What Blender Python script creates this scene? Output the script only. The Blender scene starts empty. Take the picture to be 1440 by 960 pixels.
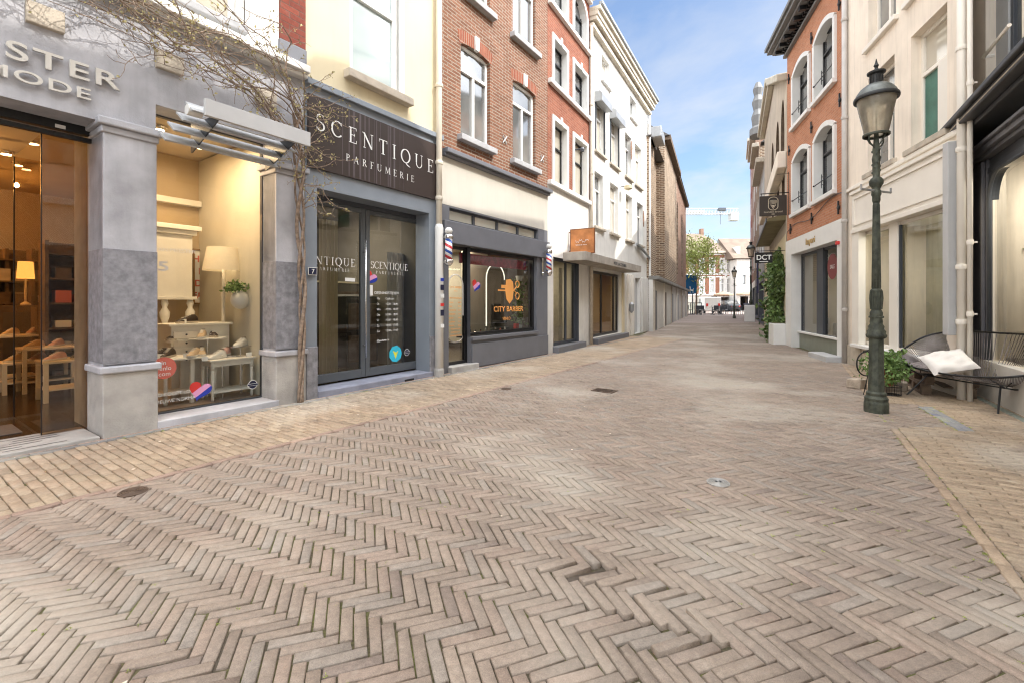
import bpy, math, random
import numpy as np
from mathutils import Vector, Matrix
R = math.radians
rnd = random.Random(7)
sc = bpy.context.scene
col = sc.collection
HC = 1.25           # camera height; focal length of a 16 mm lens on 36 mm film
# ------------------------------------------------------------------ materials
class NT:
    def __init__(s, name):
        s.m = bpy.data.materials.new(name); s.m.use_nodes = True
        s.t = s.m.node_tree; s.t.nodes.clear()
        s.out = s.n('ShaderNodeOutputMaterial')
    def n(s, typ, **kw):
        nd = s.t.nodes.new(typ)
        for k, v in kw.items():
            if k.startswith('i_'):
                nd.inputs[k[2:].replace('_', ' ')].default_value = v
            else: setattr(nd, k, v)
        return nd
    def l(s, a, b): s.t.links.new(a, b)
    def ramp(s, fac, stops):
        r = s.n('ShaderNodeValToRGB'); e = r.color_ramp.elements
        while len(e) < len(stops): e.new(.5)
        for i, (p, c) in enumerate(stops):
            e[i].position = p; e[i].color = (c[0], c[1], c[2], 1) if not isinstance(c, (int, float)) else (c, c, c, 1)
        s.l(fac, r.inputs[0]); return r.outputs[0]
    def mix(s, a, b, f, mode='MIX'):
        m = s.n('ShaderNodeMix', data_type='RGBA', blend_type=mode)
        for v, i in ((f, 0), (a, 6), (b, 7)):
            if hasattr(v, 'links'): s.l(v, m.inputs[i])
            else: m.inputs[i].default_value = v if i == 0 else (v[0], v[1], v[2], 1)
        return m.outputs[2]
    def noise(s, vec, scale, detail=4, rough=.55):
        n = s.n('ShaderNodeTexNoise'); n.inputs['Scale'].default_value = scale
        n.inputs['Detail'].default_value = detail; n.inputs['Roughness'].default_value = rough
        s.l(vec, n.inputs['Vector']); return n.outputs['Fac']
    def vmul(s, vec, k):
        m = s.n('ShaderNodeVectorMath', operation='MULTIPLY'); s.l(vec, m.inputs[0]); m.inputs[1].default_value = k
        return m.outputs[0]
def sh(c, k): return tuple(max(0, min(1, x * k)) for x in c)
MATS = {}
def mat(name, c, rough=.7, var=.15, scale=6, bump=.15, metal=0, streak=.0, spec=.4, bscale=60, dirt=0, c2=None):
    if name in MATS: return MATS[name]
    t = NT(name); b = t.n('ShaderNodeBsdfPrincipled'); t.l(b.outputs[0], t.out.inputs[0])
    tc = t.n('ShaderNodeTexCoord').outputs['Object']
    n1 = t.noise(tc, scale)
    cc = t.ramp(n1, [(.25, sh(c, 1 - var)), (.75, sh(c2 or c, 1 + var * .6))])
    if streak:
        n2 = t.noise(t.vmul(tc, (9, 9, .7)), 1.3, 5)
        cc = t.mix(cc, sh(c, .55), t.ramp(n2, [(.5, 0), (.75, streak)]))
    if dirt:   # grime gathering towards the bottom of a wall
        sx = t.n('ShaderNodeSeparateXYZ'); t.l(tc, sx.inputs[0])
        mr = t.n('ShaderNodeMapRange'); t.l(sx.outputs['Z'], mr.inputs['Value'])
        mr.inputs['From Min'].default_value = 0; mr.inputs['From Max'].default_value = 1.1
        mr.inputs['To Min'].default_value = dirt; mr.inputs['To Max'].default_value = 0
        n3 = t.noise(tc, 5, 6)
        mm = t.n('ShaderNodeMath', operation='MULTIPLY'); t.l(mr.outputs[0], mm.inputs[0]); t.l(n3, mm.inputs[1])
        cc = t.mix(cc, (.10, .085, .07), mm.outputs[0])
    t.l(cc, b.inputs['Base Color'])
    b.inputs['Roughness'].default_value = rough; b.inputs['Metallic'].default_value = metal
    b.inputs['Specular IOR Level'].default_value = spec
    if bump:
        bp = t.n('ShaderNodeBump'); bp.inputs['Strength'].default_value = bump; bp.inputs['Distance'].default_value = .01
        t.l(t.noise(tc, bscale, 5), bp.inputs['Height']); t.l(bp.outputs[0], b.inputs['Normal'])
    MATS[name] = t.m; return t.m
def brickmat(name, c1, c2, mort, bw=.215, bh=.062, ms=.009, stain=.4, bump=.5, streak=0):
    t = NT(name); b = t.n('ShaderNodeBsdfPrincipled'); t.l(b.outputs[0], t.out.inputs[0])
    tc = t.n('ShaderNodeTexCoord').outputs['Object']
    sx = t.n('ShaderNodeSeparateXYZ'); t.l(tc, sx.inputs[0])
    ad = t.n('ShaderNodeMath', operation='ADD'); t.l(sx.outputs['X'], ad.inputs[0]); t.l(sx.outputs['Y'], ad.inputs[1])
    cb = t.n('ShaderNodeCombineXYZ'); t.l(ad.outputs[0], cb.inputs['X']); t.l(sx.outputs['Z'], cb.inputs['Y'])
    br = t.n('ShaderNodeTexBrick'); t.l(cb.outputs[0], br.inputs['Vector'])
    br.inputs['Scale'].default_value = 1; br.inputs['Brick Width'].default_value = bw; br.inputs['Row Height'].default_value = bh
    br.inputs['Mortar Size'].default_value = ms; br.inputs['Mortar Smooth'].default_value = .25; br.inputs['Bias'].default_value = 0
    br.inputs['Color1'].default_value = (*c1, 1); br.inputs['Color2'].default_value = (*c2, 1); br.inputs['Mortar'].default_value = (*mort, 1)
    n1 = t.noise(tc, 1.6, 6); n2 = t.noise(tc, 30, 3)
    cc = t.mix(br.outputs['Color'], sh(c1, .45), t.ramp(n1, [(.45, 0), (.72, stain)]))
    cc = t.mix(cc, (.75, .72, .66), t.ramp(t.noise(tc, 3.3, 6), [(.6, 0), (.85, stain * .5)]))
    cc = t.mix(cc, t.ramp(n2, [(.3, .7), (.7, 1.0)]), .8, 'MULTIPLY')
    if streak: cc = t.mix(cc, sh(c1, .4), t.ramp(t.noise(t.vmul(tc, (5, 5, .5)), 1.5, 5), [(.5, 0), (.75, streak)]))
    t.l(cc, b.inputs['Base Color']); b.inputs['Roughness'].default_value = .88; b.inputs['Specular IOR Level'].default_value = .2
    bp = t.n('ShaderNodeBump'); bp.inputs['Strength'].default_value = bump; bp.inputs['Distance'].default_value = .012
    hh = t.n('ShaderNodeMath', operation='MULTIPLY_ADD'); t.l(n2, hh.inputs[0]); hh.inputs[1].default_value = .3
    iv = t.n('ShaderNodeMath', operation='SUBTRACT'); iv.inputs[0].default_value = 1; t.l(br.outputs['Fac'], iv.inputs[1])
    t.l(iv.outputs[0], hh.inputs[2]); t.l(hh.outputs[0], bp.inputs['Height']); t.l(bp.outputs[0], b.inputs['Normal'])
    MATS[name] = t.m; return t.m
def glass(name, tint=(.93, .95, .93), ior=1.5, k=1.0, base=.03):
    t = NT(name); tr = t.n('ShaderNodeBsdfTransparent'); tr.inputs[0].default_value = (*tint, 1)
    gl = t.n('ShaderNodeBsdfGlossy'); gl.inputs['Roughness'].default_value = .015
    fr = t.n('ShaderNodeFresnel'); fr.inputs[0].default_value = ior
    m = t.n('ShaderNodeMath', operation='MULTIPLY_ADD'); t.l(fr.outputs[0], m.inputs[0]); m.inputs[1].default_value = k; m.inputs[2].default_value = base
    m.use_clamp = True
    mx = t.n('ShaderNodeMixShader'); t.l(m.outputs[0], mx.inputs[0]); t.l(tr.outputs[0], mx.inputs[1]); t.l(gl.outputs[0], mx.inputs[2])
    t.l(mx.outputs[0], t.out.inputs[0]); MATS[name] = t.m; return t.m
def emit(name, c, s):
    t = NT(name); e = t.n('ShaderNodeEmission'); e.inputs[0].default_value = (*c, 1); e.inputs[1].default_value = s
    t.l(e.outputs[0], t.out.inputs[0]); MATS[name] = t.m; return t.m
# ------------------------------------------------------------------ mesh builder
class MB:
    def __init__(s): s.v = []; s.f = []; s.m = []; s.mi = 0; s.smooth = False; s.sm = []
    def add(s, vs, fs):
        o = len(s.v); s.v += [tuple(p) for p in vs]
        for f in fs: s.f.append([i + o for i in f]); s.m.append(s.mi); s.sm.append(s.smooth)
        return s
    def box(s, x0, x1, y0, y1, z0, z1, tr=None):
        if x0 > x1: x0, x1 = x1, x0
        if y0 > y1: y0, y1 = y1, y0
        if z0 > z1: z0, z1 = z1, z0
        vs = [(x, y, z) for z in (z0, z1) for y in (y0, y1) for x in (x0, x1)]
        if tr: vs = [tuple(tr @ Vector(v)) for v in vs]
        return s.add(vs, [(0, 2, 3, 1), (4, 5, 7, 6), (0, 1, 5, 4), (2, 6, 7, 3), (0, 4, 6, 2), (1, 3, 7, 5)])
    def quad(s, a, b, c, d): return s.add([a, b, c, d], [(0, 1, 2, 3)])
    def prism(s, pts, axis, a, b):
        # polygon pts (2D, ccw) extruded along axis from a to b; axis 'y': pts=(x,z), 'x': pts=(y,z), 'z': pts=(x,y)
        f = {'y': lambda p, t: (p[0], t, p[1]), 'x': lambda p, t: (t, p[0], p[1]), 'z': lambda p, t: (p[0], p[1], t)}[axis]
        n = len(pts); vs = [f(p, a) for p in pts] + [f(p, b) for p in pts]
        return s.add(vs, [list(range(n)), list(range(2 * n - 1, n - 1, -1))] + [[i, i + n, (i + 1) % n + n, (i + 1) % n] for i in range(n)])
    def lathe(s, prof, n=24, c=(0, 0, 0), cap=True, squash=1):
        vs = []
        for r, z in prof:
            for i in range(n):
                a = 2 * math.pi * i / n; vs.append((c[0] + r * math.cos(a), c[1] + r * squash * math.sin(a), c[2] + z))
        fs = []
        for k in range(len(prof) - 1):
            for i in range(n):
                j = (i + 1) % n; fs.append((k * n + i, k * n + j, (k + 1) * n + j, (k + 1) * n + i))
        if cap: fs += [list(range(n))[::-1], [(len(prof) - 1) * n + i for i in range(n)]]
        return s.add(vs, fs)
    def tube(s, pts, r, n=6, closed=False):
        pts = [Vector(p) for p in pts]; N = len(pts); vs = []; up = Vector((0, 0, 1)); prev = None
        rr = r if isinstance(r, (list, tuple)) else [r] * N
        for i, p in enumerate(pts):
            if closed: d = pts[(i + 1) % N] - pts[i - 1]
            else: d = pts[min(i + 1, N - 1)] - pts[max(i - 1, 0)]
            d.normalize() if d.length > 1e-9 else None
            if prev is None:
                a = d.cross(up)
                if a.length < .05: a = d.cross(Vector((1, 0, 0)))
            else: a = prev - d * prev.dot(d)
            a.normalize(); prev = a; b = d.cross(a)
            for k in range(n):
                t = 2 * math.pi * k / n; q = p + (a * math.cos(t) + b * math.sin(t)) * rr[i]; vs.append(tuple(q))
        fs = []
        for i in range(N if closed else N - 1):
            j = (i + 1) % N
            for k in range(n):
                l = (k + 1) % n; fs.append((i * n + k, i * n + l, j * n + l, j * n + k))
        if not closed: fs += [list(range(n))[::-1], [(N - 1) * n + k for k in range(n)]]
        return s.add(vs, fs)
    def ball(s, c, r, n=10, m=7, sq=(1, 1, 1)):
        vs = []; fs = []
        for j in range(m + 1):
            t = math.pi * j / m
            for i in range(n):
                a = 2 * math.pi * i / n
                vs.append((c[0] + r * sq[0] * math.sin(t) * math.cos(a), c[1] + r * sq[1] * math.sin(t) * math.sin(a), c[2] + r * sq[2] * math.cos(t)))
        for j in range(m):
            for i in range(n):
                k = (i + 1) % n; fs.append((j * n + i, (j + 1) * n + i, (j + 1) * n + k, j * n + k))
        return s.add(vs, fs)
    def leaf(s, p, size, rg, droop=0):
        d = Vector((rg.gauss(0, 1), rg.gauss(0, 1), rg.gauss(0, .7) - droop)).normalized()
        a = d.orthogonal().normalized(); a.rotate(Matrix.Rotation(rg.random() * 6.28, 3, d)); b = d.cross(a)
        p = Vector(p); l = size * (.7 + .6 * rg.random()); w = l * .33
        return s.add([p, p + a * l * .5 + b * w + d * .1 * l, p + a * l, p + a * l * .5 - b * w + d * .1 * l], [(0, 1, 2, 3)])
    def build(s, name, mats, parent=None, bev=0, label=None, smooth=None, loc=None, rot=None):
        me = bpy.data.meshes.new(name); me.from_pydata(s.v, [], s.f)
        if not isinstance(mats, (list, tuple)): mats = [mats]
        for m in mats: me.materials.append(m)
        if len(mats) > 1: me.polygons.foreach_set('material_index', s.m)
        sm = s.sm if smooth is None else [smooth] * len(s.f)
        me.polygons.foreach_set('use_smooth', sm); me.update()
        o = bpy.data.objects.new(name, me); col.objects.link(o)
        if parent: o.parent = parent
        if loc: o.location = loc
        if rot: o.rotation_euler = rot
        if bev:
            md = o.modifiers.new('Bevel', 'BEVEL'); md.width = bev; md.segments = 2; md.limit_method = 'ANGLE'; md.angle_limit = R(40)
        if label: o['label'] = label
        return o
def recalc(o):
    import bmesh
    bm = bmesh.new(); bm.from_mesh(o.data); bmesh.ops.recalc_face_normals(bm, faces=bm.faces); bm.to_mesh(o.data); bm.free(); return o
def tag(o, label=None, cat=None, group=None, kind=None):
    if label: o['label'] = label
    if cat: o['category'] = cat
    if group: o['group'] = group
    if kind: o['kind'] = kind
    return o
def empty(name, loc=(0, 0, 0), rz=0, label=None, cat=None, group=None):
    o = bpy.data.objects.new(name, None); col.objects.link(o); o.empty_display_size = .1
    o.location = loc; o.rotation_euler = (0, 0, rz); return tag(o, label, cat, group)
KIDS = {}
def kids(o): return [c for c in bpy.data.objects if c.parent == o]
def copy_tree(o, parent=None):
    c = o.copy(); col.objects.link(c); c.parent = parent
    for ch in kids(o): copy_tree(ch, c)
    return c
# ------------------------------------------------------------------ facade frames: x to the right along the wall, y into the building, z up
class Frame:
    def __init__(s, c, k, side, Y0):
        s.c, s.k = c, k                    # wall line on the ground: X = c + k*Y
        n = math.hypot(k, 1); u = Vector((k / n, 1 / n))
        if side == 'R': u = -u
        s.u = u; s.v = Vector((-u.y, u.x)); s.O = Vector((c + k * Y0, Y0)); s.a = math.atan2(u.y, u.x)
    def hit(s, px, d=0):                   # point of the wall plane (moved d into the building) seen in the photograph's column px
        r = (px - 720) / 640; p = s.O + s.v * d; c = p.x - s.k * p.y; Y = c / (r - s.k); return Vector((r * Y, Y))
    def s(s, px, d=0): return (s.hit(px, d) - s.O).dot(s.u)
    def z(s, px, y, d=0): return HC + (425 - y) / 640 * s.hit(px, d).y
    def P(s, x, y=0, z=0): q = s.O + s.u * x + s.v * y; return Vector((q.x, q.y, z))
    def root(s, name, label=None, cat=None, x=0, y=0, z=0, rz=0, group=None): return empty(name, s.P(x, y, z), s.a + rz, label, cat, group)
    def loc(s, X, Y): q = Vector((X, Y)) - s.O; return q.dot(s.u), q.dot(s.v)
def G(px, y, z=0):                         # ground point (height z) seen at pixel px,y
    Y = 640 * (HC - z) / (y - 425); return Vector(((px - 720) / 640 * Y, Y, z))
L1 = Frame(-6.576, .682, 'L', 4.173)
L2 = Frame(-5.406, .575, 'L', 10.88)
L3 = Frame(-2.9, .45, 'L', 19.13)
R1 = Frame(4.15, .29, 'R', 13.19)
RD = Frame(2.7, .602, 'R', 6.58)
R2 = Frame(1.535, .49, 'R', 13.05)
# ------------------------------------------------------------------ facade pieces
def wall(mb, x0, x1, z0, z1, holes=(), y=0, rev=1):
    # sheet at y with rectangular holes (hx0,hx1,hz0,hz1,depth[,arch]); reveals go into the building
    xs = sorted({x0, x1, *[max(x0, min(x1, h[i])) for h in holes for i in (0, 1)]})
    zs = sorted({z0, z1, *[max(z0, min(z1, h[i])) for h in holes for i in (2, 3)]})
    base = mb.mi
    for a, b in zip(xs, xs[1:]):
        if b - a < 1e-6: continue
        for c, d in zip(zs, zs[1:]):
            if d - c < 1e-6: continue
            mx, mz = (a + b) / 2, (c + d) / 2
            if any(h[0] < mx < h[1] and h[2] < mz < h[3] for h in holes): continue
            mb.quad((a, y, c), (b, y, c), (b, y, d), (a, y, d))
    for h in holes:
        a, b, c, d, e = h[:5]; arch = h[5] if len(h) > 5 else 0
        mb.mi = rev if rev is not None else base
        t = y + e; dd = d - arch if arch else d
        mb.quad((a, y, c), (a, t, c), (a, t, dd), (a, y, dd)); mb.quad((b, t, c), (b, y, c), (b, y, dd), (b, t, dd))
        if c > z0 + 1e-4: mb.quad((a, y, c), (b, y, c), (b, t, c), (a, t, c))
        if not arch: mb.quad((a, t, d), (b, t, d), (b, y, d), (a, y, d))
        else:
            N = 12; w = (b - a) / 2; cx = (a + b) / 2
            if arch < w: rad = (w * w + arch * arch) / (2 * arch)
            else: rad = w; 
            pts = []
            for i in range(N + 1):
                x = a + (b - a) * i / N
                if arch < w: zz = dd + math.sqrt(max(0, rad * rad - (x - cx) ** 2)) - (rad - arch)
                else: zz = dd + arch * math.sqrt(max(0, 1 - ((x - cx) / w) ** 2))
                pts.append((x, zz))
            for (xa, za), (xb, zb) in zip(pts, pts[1:]):
                mb.mi = rev if rev is not None else base
                mb.quad((xa, t, za), (xb, t, zb), (xb, y, zb), (xa, y, za))
                mb.mi = base
                mb.quad((xa, y, za), (xb, y, zb), (xb, y, d), (xa, y, d))
        mb.mi = base
    return mb
def shell(mb, x0, x1, z1, dep, y=0, z0=0):   # side, back and top of a building behind its front sheet
    mb.quad((x0, y + dep, z0), (x0, y, z0), (x0, y, z1), (x0, y + dep, z1))
    mb.quad((x1, y, z0), (x1, y + dep, z0), (x1, y + dep, z1), (x1, y, z1))
    mb.quad((x1, y + dep, z0), (x0, y + dep, z0), (x0, y + dep, z1), (x1, y + dep, z1)); return mb
def roof(parent, x0, x1, z, dep, m, h=0, y=0, over=.05):
    mb = MB()
    if h: mb.prism([(y + .1, z), (y + dep, z), (y + dep / 2, z + h)], 'x', x0, x1)
    else: mb.box(x0, x1, y + .02, y + dep, z - .12, z)
    return recalc(mb.build('roof', m, parent))
def window(parent, x0, x1, z0, z1, y, fm, pm, tr=(), mu=(), w=.05, dep=.06, name='window', lower_mu=(), pane='pane', label=None, curtain=None):
    mb = MB()
    mb.box(x0, x1, y, y + dep, z0, z0 + w); mb.box(x0, x1, y, y + dep, z1 - w, z1)
    mb.box(x0, x0 + w, y, y + dep, z0 + w, z1 - w); mb.box(x1 - w, x1, y, y + dep, z0 + w, z1 - w)
    for t in tr: mb.box(x0 + w, x1 - w, y - .012, y + dep - .005, t - w * .5, t + w * .5)
    for u in mu: mb.box(u - w * .45, u + w * .45, y + .004, y + dep - .004, z0 + w, z1 - w)
    top = tr[0] if tr else z1
    for u in lower_mu: mb.box(u - w * .55, u + w * .55, y - .006, y + dep - .004, z0 + w, top - w * .5)
    o = mb.build(name, fm, parent, bev=.004 if w > .03 else 0, label=label)
    p = MB().quad((x0 + w * .5, y + dep * .6, z0 + w * .5), (x1 - w * .5, y + dep * .6, z0 + w * .5), (x1 - w * .5, y + dep * .6, z1 - w * .5), (x0 + w * .5, y + dep * .6, z1 - w * .5))
    p.build(pane, pm, o)
    if curtain:
        c = MB(); N = 24
        xs = [x0 + w + (x1 - x0 - 2 * w) * i / N for i in range(N + 1)]
        for a, b, i in zip(xs, xs[1:], range(N)):
            ya = y + dep + .08 + .02 * (i % 2); yb = y + dep + .08 + .02 * ((i + 1) % 2)
            c.quad((a, ya, z0 + w), (b, yb, z0 + w), (b, yb, z1 - w), (a, ya, z1 - w))
        c.build('curtain', curtain, o)
    return o
def box(parent, name, m, x0, x1, y0, y1, z0, z1, bev=.006, label=None):
    return MB().box(x0, x1, y0, y1, z0, z1).build(name, m, parent, bev=bev, label=label)
def text(body, size, m, parent, x, y, z, name='lettering', sx=1, ext=.003, align='LEFT', sp=1, boldo=0, yrot=0, label=None):
    cu = bpy.data.curves.new('t', 'FONT'); cu.body = body; cu.size = 1; cu.extrude = ext / size; cu.align_x = align; cu.space_character = sp; cu.offset = boldo
    ob = bpy.data.objects.new('t', cu); col.objects.link(ob); bpy.context.view_layer.update()
    me = bpy.data.meshes.new_from_object(ob); bpy.data.objects.remove(ob)
    for v in me.vertices:
        q = v.co; v.co = (x + q.x * size * sx, y - q.z * size, z + q.y * size)
    me.name = name; me.materials.clear(); me.materials.append(m)
    o = bpy.data.objects.new(name, me); col.objects.link(o); o.parent = parent
    if label: o['label'] = label
    return o
# roman capitals with serifs, drawn as thick and thin ribbons on a unit-high box
def arc(cx, cz, rx, rz, a0, a1, n=14, tk=.13, th=.045):
    return [((cx + rx * math.cos(R(a0 + (a1 - a0) * i / n)), cz + rz * math.sin(R(a0 + (a1 - a0) * i / n))),
             th + (tk - th) * abs(math.cos(R(a0 + (a1 - a0) * i / n)))) for i in range(n + 1)]
def st(a, b, w): return [(a, w), (b, w)]
K, H_ = .12, .045
def sf(x, z, w=.15): return st((x - w, z), (x + w, z), .04)
ROM = {
 'S': (.58, [arc(.29, .755, .22, .225, 25, 270, tk=.10), arc(.29, .265, .24, .245, 90, -155, tk=.12), st((.5, .78), (.5, .96), .03), st((.05, .22), (.05, .04), .03)]),
 'C': (.78, [arc(.42, .5, .38, .48, 42, 318, 24), st((.72, .75), (.72, .96), .03)]),
 'E': (.64, [st((.16, 0), (.16, 1), K), st((.02, .98), (.58, .98), H_), st((.16, .52), (.46, .52), H_), st((.02, .02), (.6, .02), H_), st((.57, .82), (.57, 1), .035), st((.59, 0), (.59, .2), .035), st((.45, .42), (.45, .62), .035)]),
 'N': (.86, [st((.13, 0), (.13, 1), H_), st((.1, .98), (.72, .02), K), st((.73, 0), (.73, 1), H_), sf(.13, .02, .1), sf(.06, .98, .1), sf(.73, .98, .11)]),
 'T': (.74, [st((.37, 0), (.37, 1), K), st((.03, .98), (.71, .98), H_), st((.04, .8), (.04, 1), .035), st((.70, .8), (.70, 1), .035), sf(.37, .02)]),
 'I': (.34, [st((.17, 0), (.17, 1), K), sf(.17, .02), sf(.17, .98)]),
 'Q': (.9, [arc(.44, .5, .4, .48, 0, 360, 30), [((.4, .05), .05), ((.6, -.12), .09), ((.88, -.22), .03)]]),
 'U': (.84, [st((.15, .35), (.15, 1), K), arc(.42, .34, .27, .32, 180, 360, tk=.09), st((.69, .35), (.69, 1), H_), sf(.15, .98), sf(.69, .98, .12)]),
 'P': (.64, [st((.17, 0), (.17, 1), K), arc(.26, .74, .28, .24, -95, 95, tk=.11), sf(.17, .02), st((.03, .98), (.28, .98), .04), st((.17, .5), (.28, .5), .04)]),
 'R': (.76, [st((.17, 0), (.17, 1), K), arc(.26, .76, .27, .22, -95, 95, tk=.11), sf(.17, .02), st((.03, .98), (.28, .98), .04), st((.34, .54), (.68, .02), .11), sf(.68, .02, .08)]),
 'A': (.82, [st((.1, 0), (.41, 1), H_), st((.41, 1), (.7, 0), K), st((.2, .34), (.6, .34), .04), sf(.1, .02, .1), sf(.7, .02, .12)]),
 'F': (.6, [st((.16, 0), (.16, 1), K), st((.02, .98), (.56, .98), H_), st((.16, .52), (.44, .52), H_), st((.55, .82), (.55, 1), .035), sf(.16, .02), st((.43, .42), (.43, .62), .035)]),
 'M': (1.0, [st((.14, 0), (.16, 1), H_), st((.16, 1), (.5, .1), K), st((.5, .1), (.84, 1), H_), st((.84, 1), (.86, 0), K), sf(.14, .02, .1), sf(.86, .02, .13)]),
}
def roman(body, x0, x1, z0, h, y, m, parent, name='lettering', zs=0, ext=.004):
    tot = sum(ROM[c][0] for c in body if c in ROM); gap = ((x1 - x0) / h - tot) / max(1, len(body) - 1); x = x0; mb = MB()
    for c in body:
        wd, strokes = ROM[c]
        for k, s_ in enumerate(strokes):
            yy = y - ext - k * .0004; P = [Vector(p[0]) for p in s_]; W = [p[1] for p in s_]; L_ = []; Rr = []
            for i, p in enumerate(P):
                d = (P[min(i + 1, len(P) - 1)] - P[max(i - 1, 0)]).normalized(); nn = Vector((-d.y, d.x)) * W[i] * .5
                L_.append(p + nn); Rr.append(p - nn)
            for i in range(len(P) - 1):
                q = [Rr[i], Rr[i + 1], L_[i + 1], L_[i]]
                mb.add([(x + v.x * h, yy, z0 + v.y * h + zs * (x - x0)) for v in q], [(0, 1, 2, 3)])
        x += (wd + gap) * h
    return mb.build(name, m, parent)
# ------------------------------------------------------------------ camera, light, sky
cam = bpy.data.cameras.new('camera'); camo = bpy.data.objects.new('camera', cam); col.objects.link(camo)
camo.location = (0, 0, HC); camo.rotation_euler = (R(90), 0, 0)
cam.lens = 16; cam.sensor_width = 36; cam.shift_y = -55 / 1440; cam.clip_end = 3000; cam.clip_start = .05
sc.camera = camo
sc.view_settings.view_transform = 'Standard'; sc.view_settings.look = 'None'; sc.view_settings.exposure = 0
SUN = Vector((.90 * math.cos(R(48)), -.436 * math.cos(R(48)), math.sin(R(48)))).normalized()
sl = bpy.data.lights.new('sun', 'SUN'); sl.energy = 4.2; sl.angle = R(.55); sl.color = (1, .95, .87)
so = bpy.data.objects.new('sun', sl); col.objects.link(so); so.rotation_euler = (-SUN).to_track_quat('-Z', 'Y').to_euler(); so.location = (8, -8, 20)
w = bpy.data.worlds.new('World'); sc.world = w; w.use_nodes = True
nt = w.node_tree; nt.nodes.clear()
def N(t, **k):
    n = nt.nodes.new(t)
    for a, b in k.items(): setattr(n, a, b)
    return n
wo = N('ShaderNodeOutputWorld'); bg = N('ShaderNodeBackground'); nt.links.new(bg.outputs[0], wo.inputs[0])
bg.inputs[1].default_value = .15
sky = N('ShaderNodeTexSky', sky_type='NISHITA'); sky.sun_disc = False; sky.sun_elevation = R(48)
sky.sun_rotation = math.atan2(SUN.x, SUN.y); sky.air_density = 1.0; sky.dust_density = 1.2; sky.ozone_density = 1.2
tc = N('ShaderNodeTexCoord'); sp = N('ShaderNodeSeparateXYZ'); nt.links.new(tc.outputs['Generated'], sp.inputs[0])
# project the direction on a flat cloud layer
az = N('ShaderNodeMath', operation='MAXIMUM'); nt.links.new(sp.outputs['Z'], az.inputs[0]); az.inputs[1].default_value = .0
ad = N('ShaderNodeMath', operation='ADD'); nt.links.new(az.outputs[0], ad.inputs[0]); ad.inputs[1].default_value = .22
dx = N('ShaderNodeMath', operation='DIVIDE'); nt.links.new(sp.outputs['X'], dx.inputs[0]); nt.links.new(ad.outputs[0], dx.inputs[1])
dy = N('ShaderNodeMath', operation='DIVIDE'); nt.links.new(sp.outputs['Y'], dy.inputs[0]); nt.links.new(ad.outputs[0], dy.inputs[1])
cb = N('ShaderNodeCombineXYZ'); nt.links.new(dx.outputs[0], cb.inputs[0]); nt.links.new(dy.outputs[0], cb.inputs[1]); cb.inputs[2].default_value = 3.7
nz = N('ShaderNodeTexNoise'); nz.inputs['Scale'].default_value = .95; nz.inputs['Detail'].default_value = 9; nz.inputs['Roughness'].default_value = .56
nz.inputs['Distortion'].default_value = .35
nt.links.new(cb.outputs[0], nz.inputs['Vector'])
rp = N('ShaderNodeValToRGB'); rp.color_ramp.elements[0].position = .45; rp.color_ramp.elements[1].position = .64
rp.color_ramp.elements[0].color = (.06, .06, .06, 1); rp.color_ramp.elements[1].color = (.85, .85, .85, 1)
nt.links.new(nz.outputs['Fac'], rp.inputs[0])
# bright cloud bank added around the sun, unseen behind the camera, as fill light
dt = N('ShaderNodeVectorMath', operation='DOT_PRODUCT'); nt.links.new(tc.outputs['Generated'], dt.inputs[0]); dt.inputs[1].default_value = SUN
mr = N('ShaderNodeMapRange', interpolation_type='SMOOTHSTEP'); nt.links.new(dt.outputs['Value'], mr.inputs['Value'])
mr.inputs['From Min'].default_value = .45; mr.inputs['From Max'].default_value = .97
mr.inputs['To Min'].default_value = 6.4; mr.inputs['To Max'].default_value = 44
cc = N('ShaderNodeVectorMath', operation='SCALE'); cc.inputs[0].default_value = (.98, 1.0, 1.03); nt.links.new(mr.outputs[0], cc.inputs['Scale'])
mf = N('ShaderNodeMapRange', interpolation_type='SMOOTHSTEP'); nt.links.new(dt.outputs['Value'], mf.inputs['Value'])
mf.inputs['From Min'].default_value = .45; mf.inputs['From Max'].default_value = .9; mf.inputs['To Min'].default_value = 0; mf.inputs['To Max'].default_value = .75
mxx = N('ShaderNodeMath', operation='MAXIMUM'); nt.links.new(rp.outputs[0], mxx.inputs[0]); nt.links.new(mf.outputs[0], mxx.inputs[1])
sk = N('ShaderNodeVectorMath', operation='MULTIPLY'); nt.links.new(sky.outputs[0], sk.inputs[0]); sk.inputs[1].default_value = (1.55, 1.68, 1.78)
dv = N('ShaderNodeVectorMath', operation='DOT_PRODUCT'); nt.links.new(tc.outputs['Generated'], dv.inputs[0]); dv.inputs[1].default_value = Vector((.42, .82, .38)).normalized()  # bright cloud added outside the view, lifts the shaded walls
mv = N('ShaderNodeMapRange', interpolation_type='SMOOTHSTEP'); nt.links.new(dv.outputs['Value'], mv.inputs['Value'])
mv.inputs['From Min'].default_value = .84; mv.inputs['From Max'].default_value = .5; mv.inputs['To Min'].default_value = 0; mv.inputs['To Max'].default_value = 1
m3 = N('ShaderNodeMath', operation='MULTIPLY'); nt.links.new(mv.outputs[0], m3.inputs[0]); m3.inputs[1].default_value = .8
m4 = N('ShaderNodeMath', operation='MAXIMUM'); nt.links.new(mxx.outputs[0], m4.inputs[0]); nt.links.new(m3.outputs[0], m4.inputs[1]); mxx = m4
m5 = N('ShaderNodeMath', operation='MULTIPLY_ADD'); nt.links.new(mv.outputs[0], m5.inputs[0]); m5.inputs[1].default_value = 18.0; nt.links.new(mr.outputs[0], m5.inputs[2]); nt.links.new(m5.outputs[0], cc.inputs['Scale'])
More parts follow.
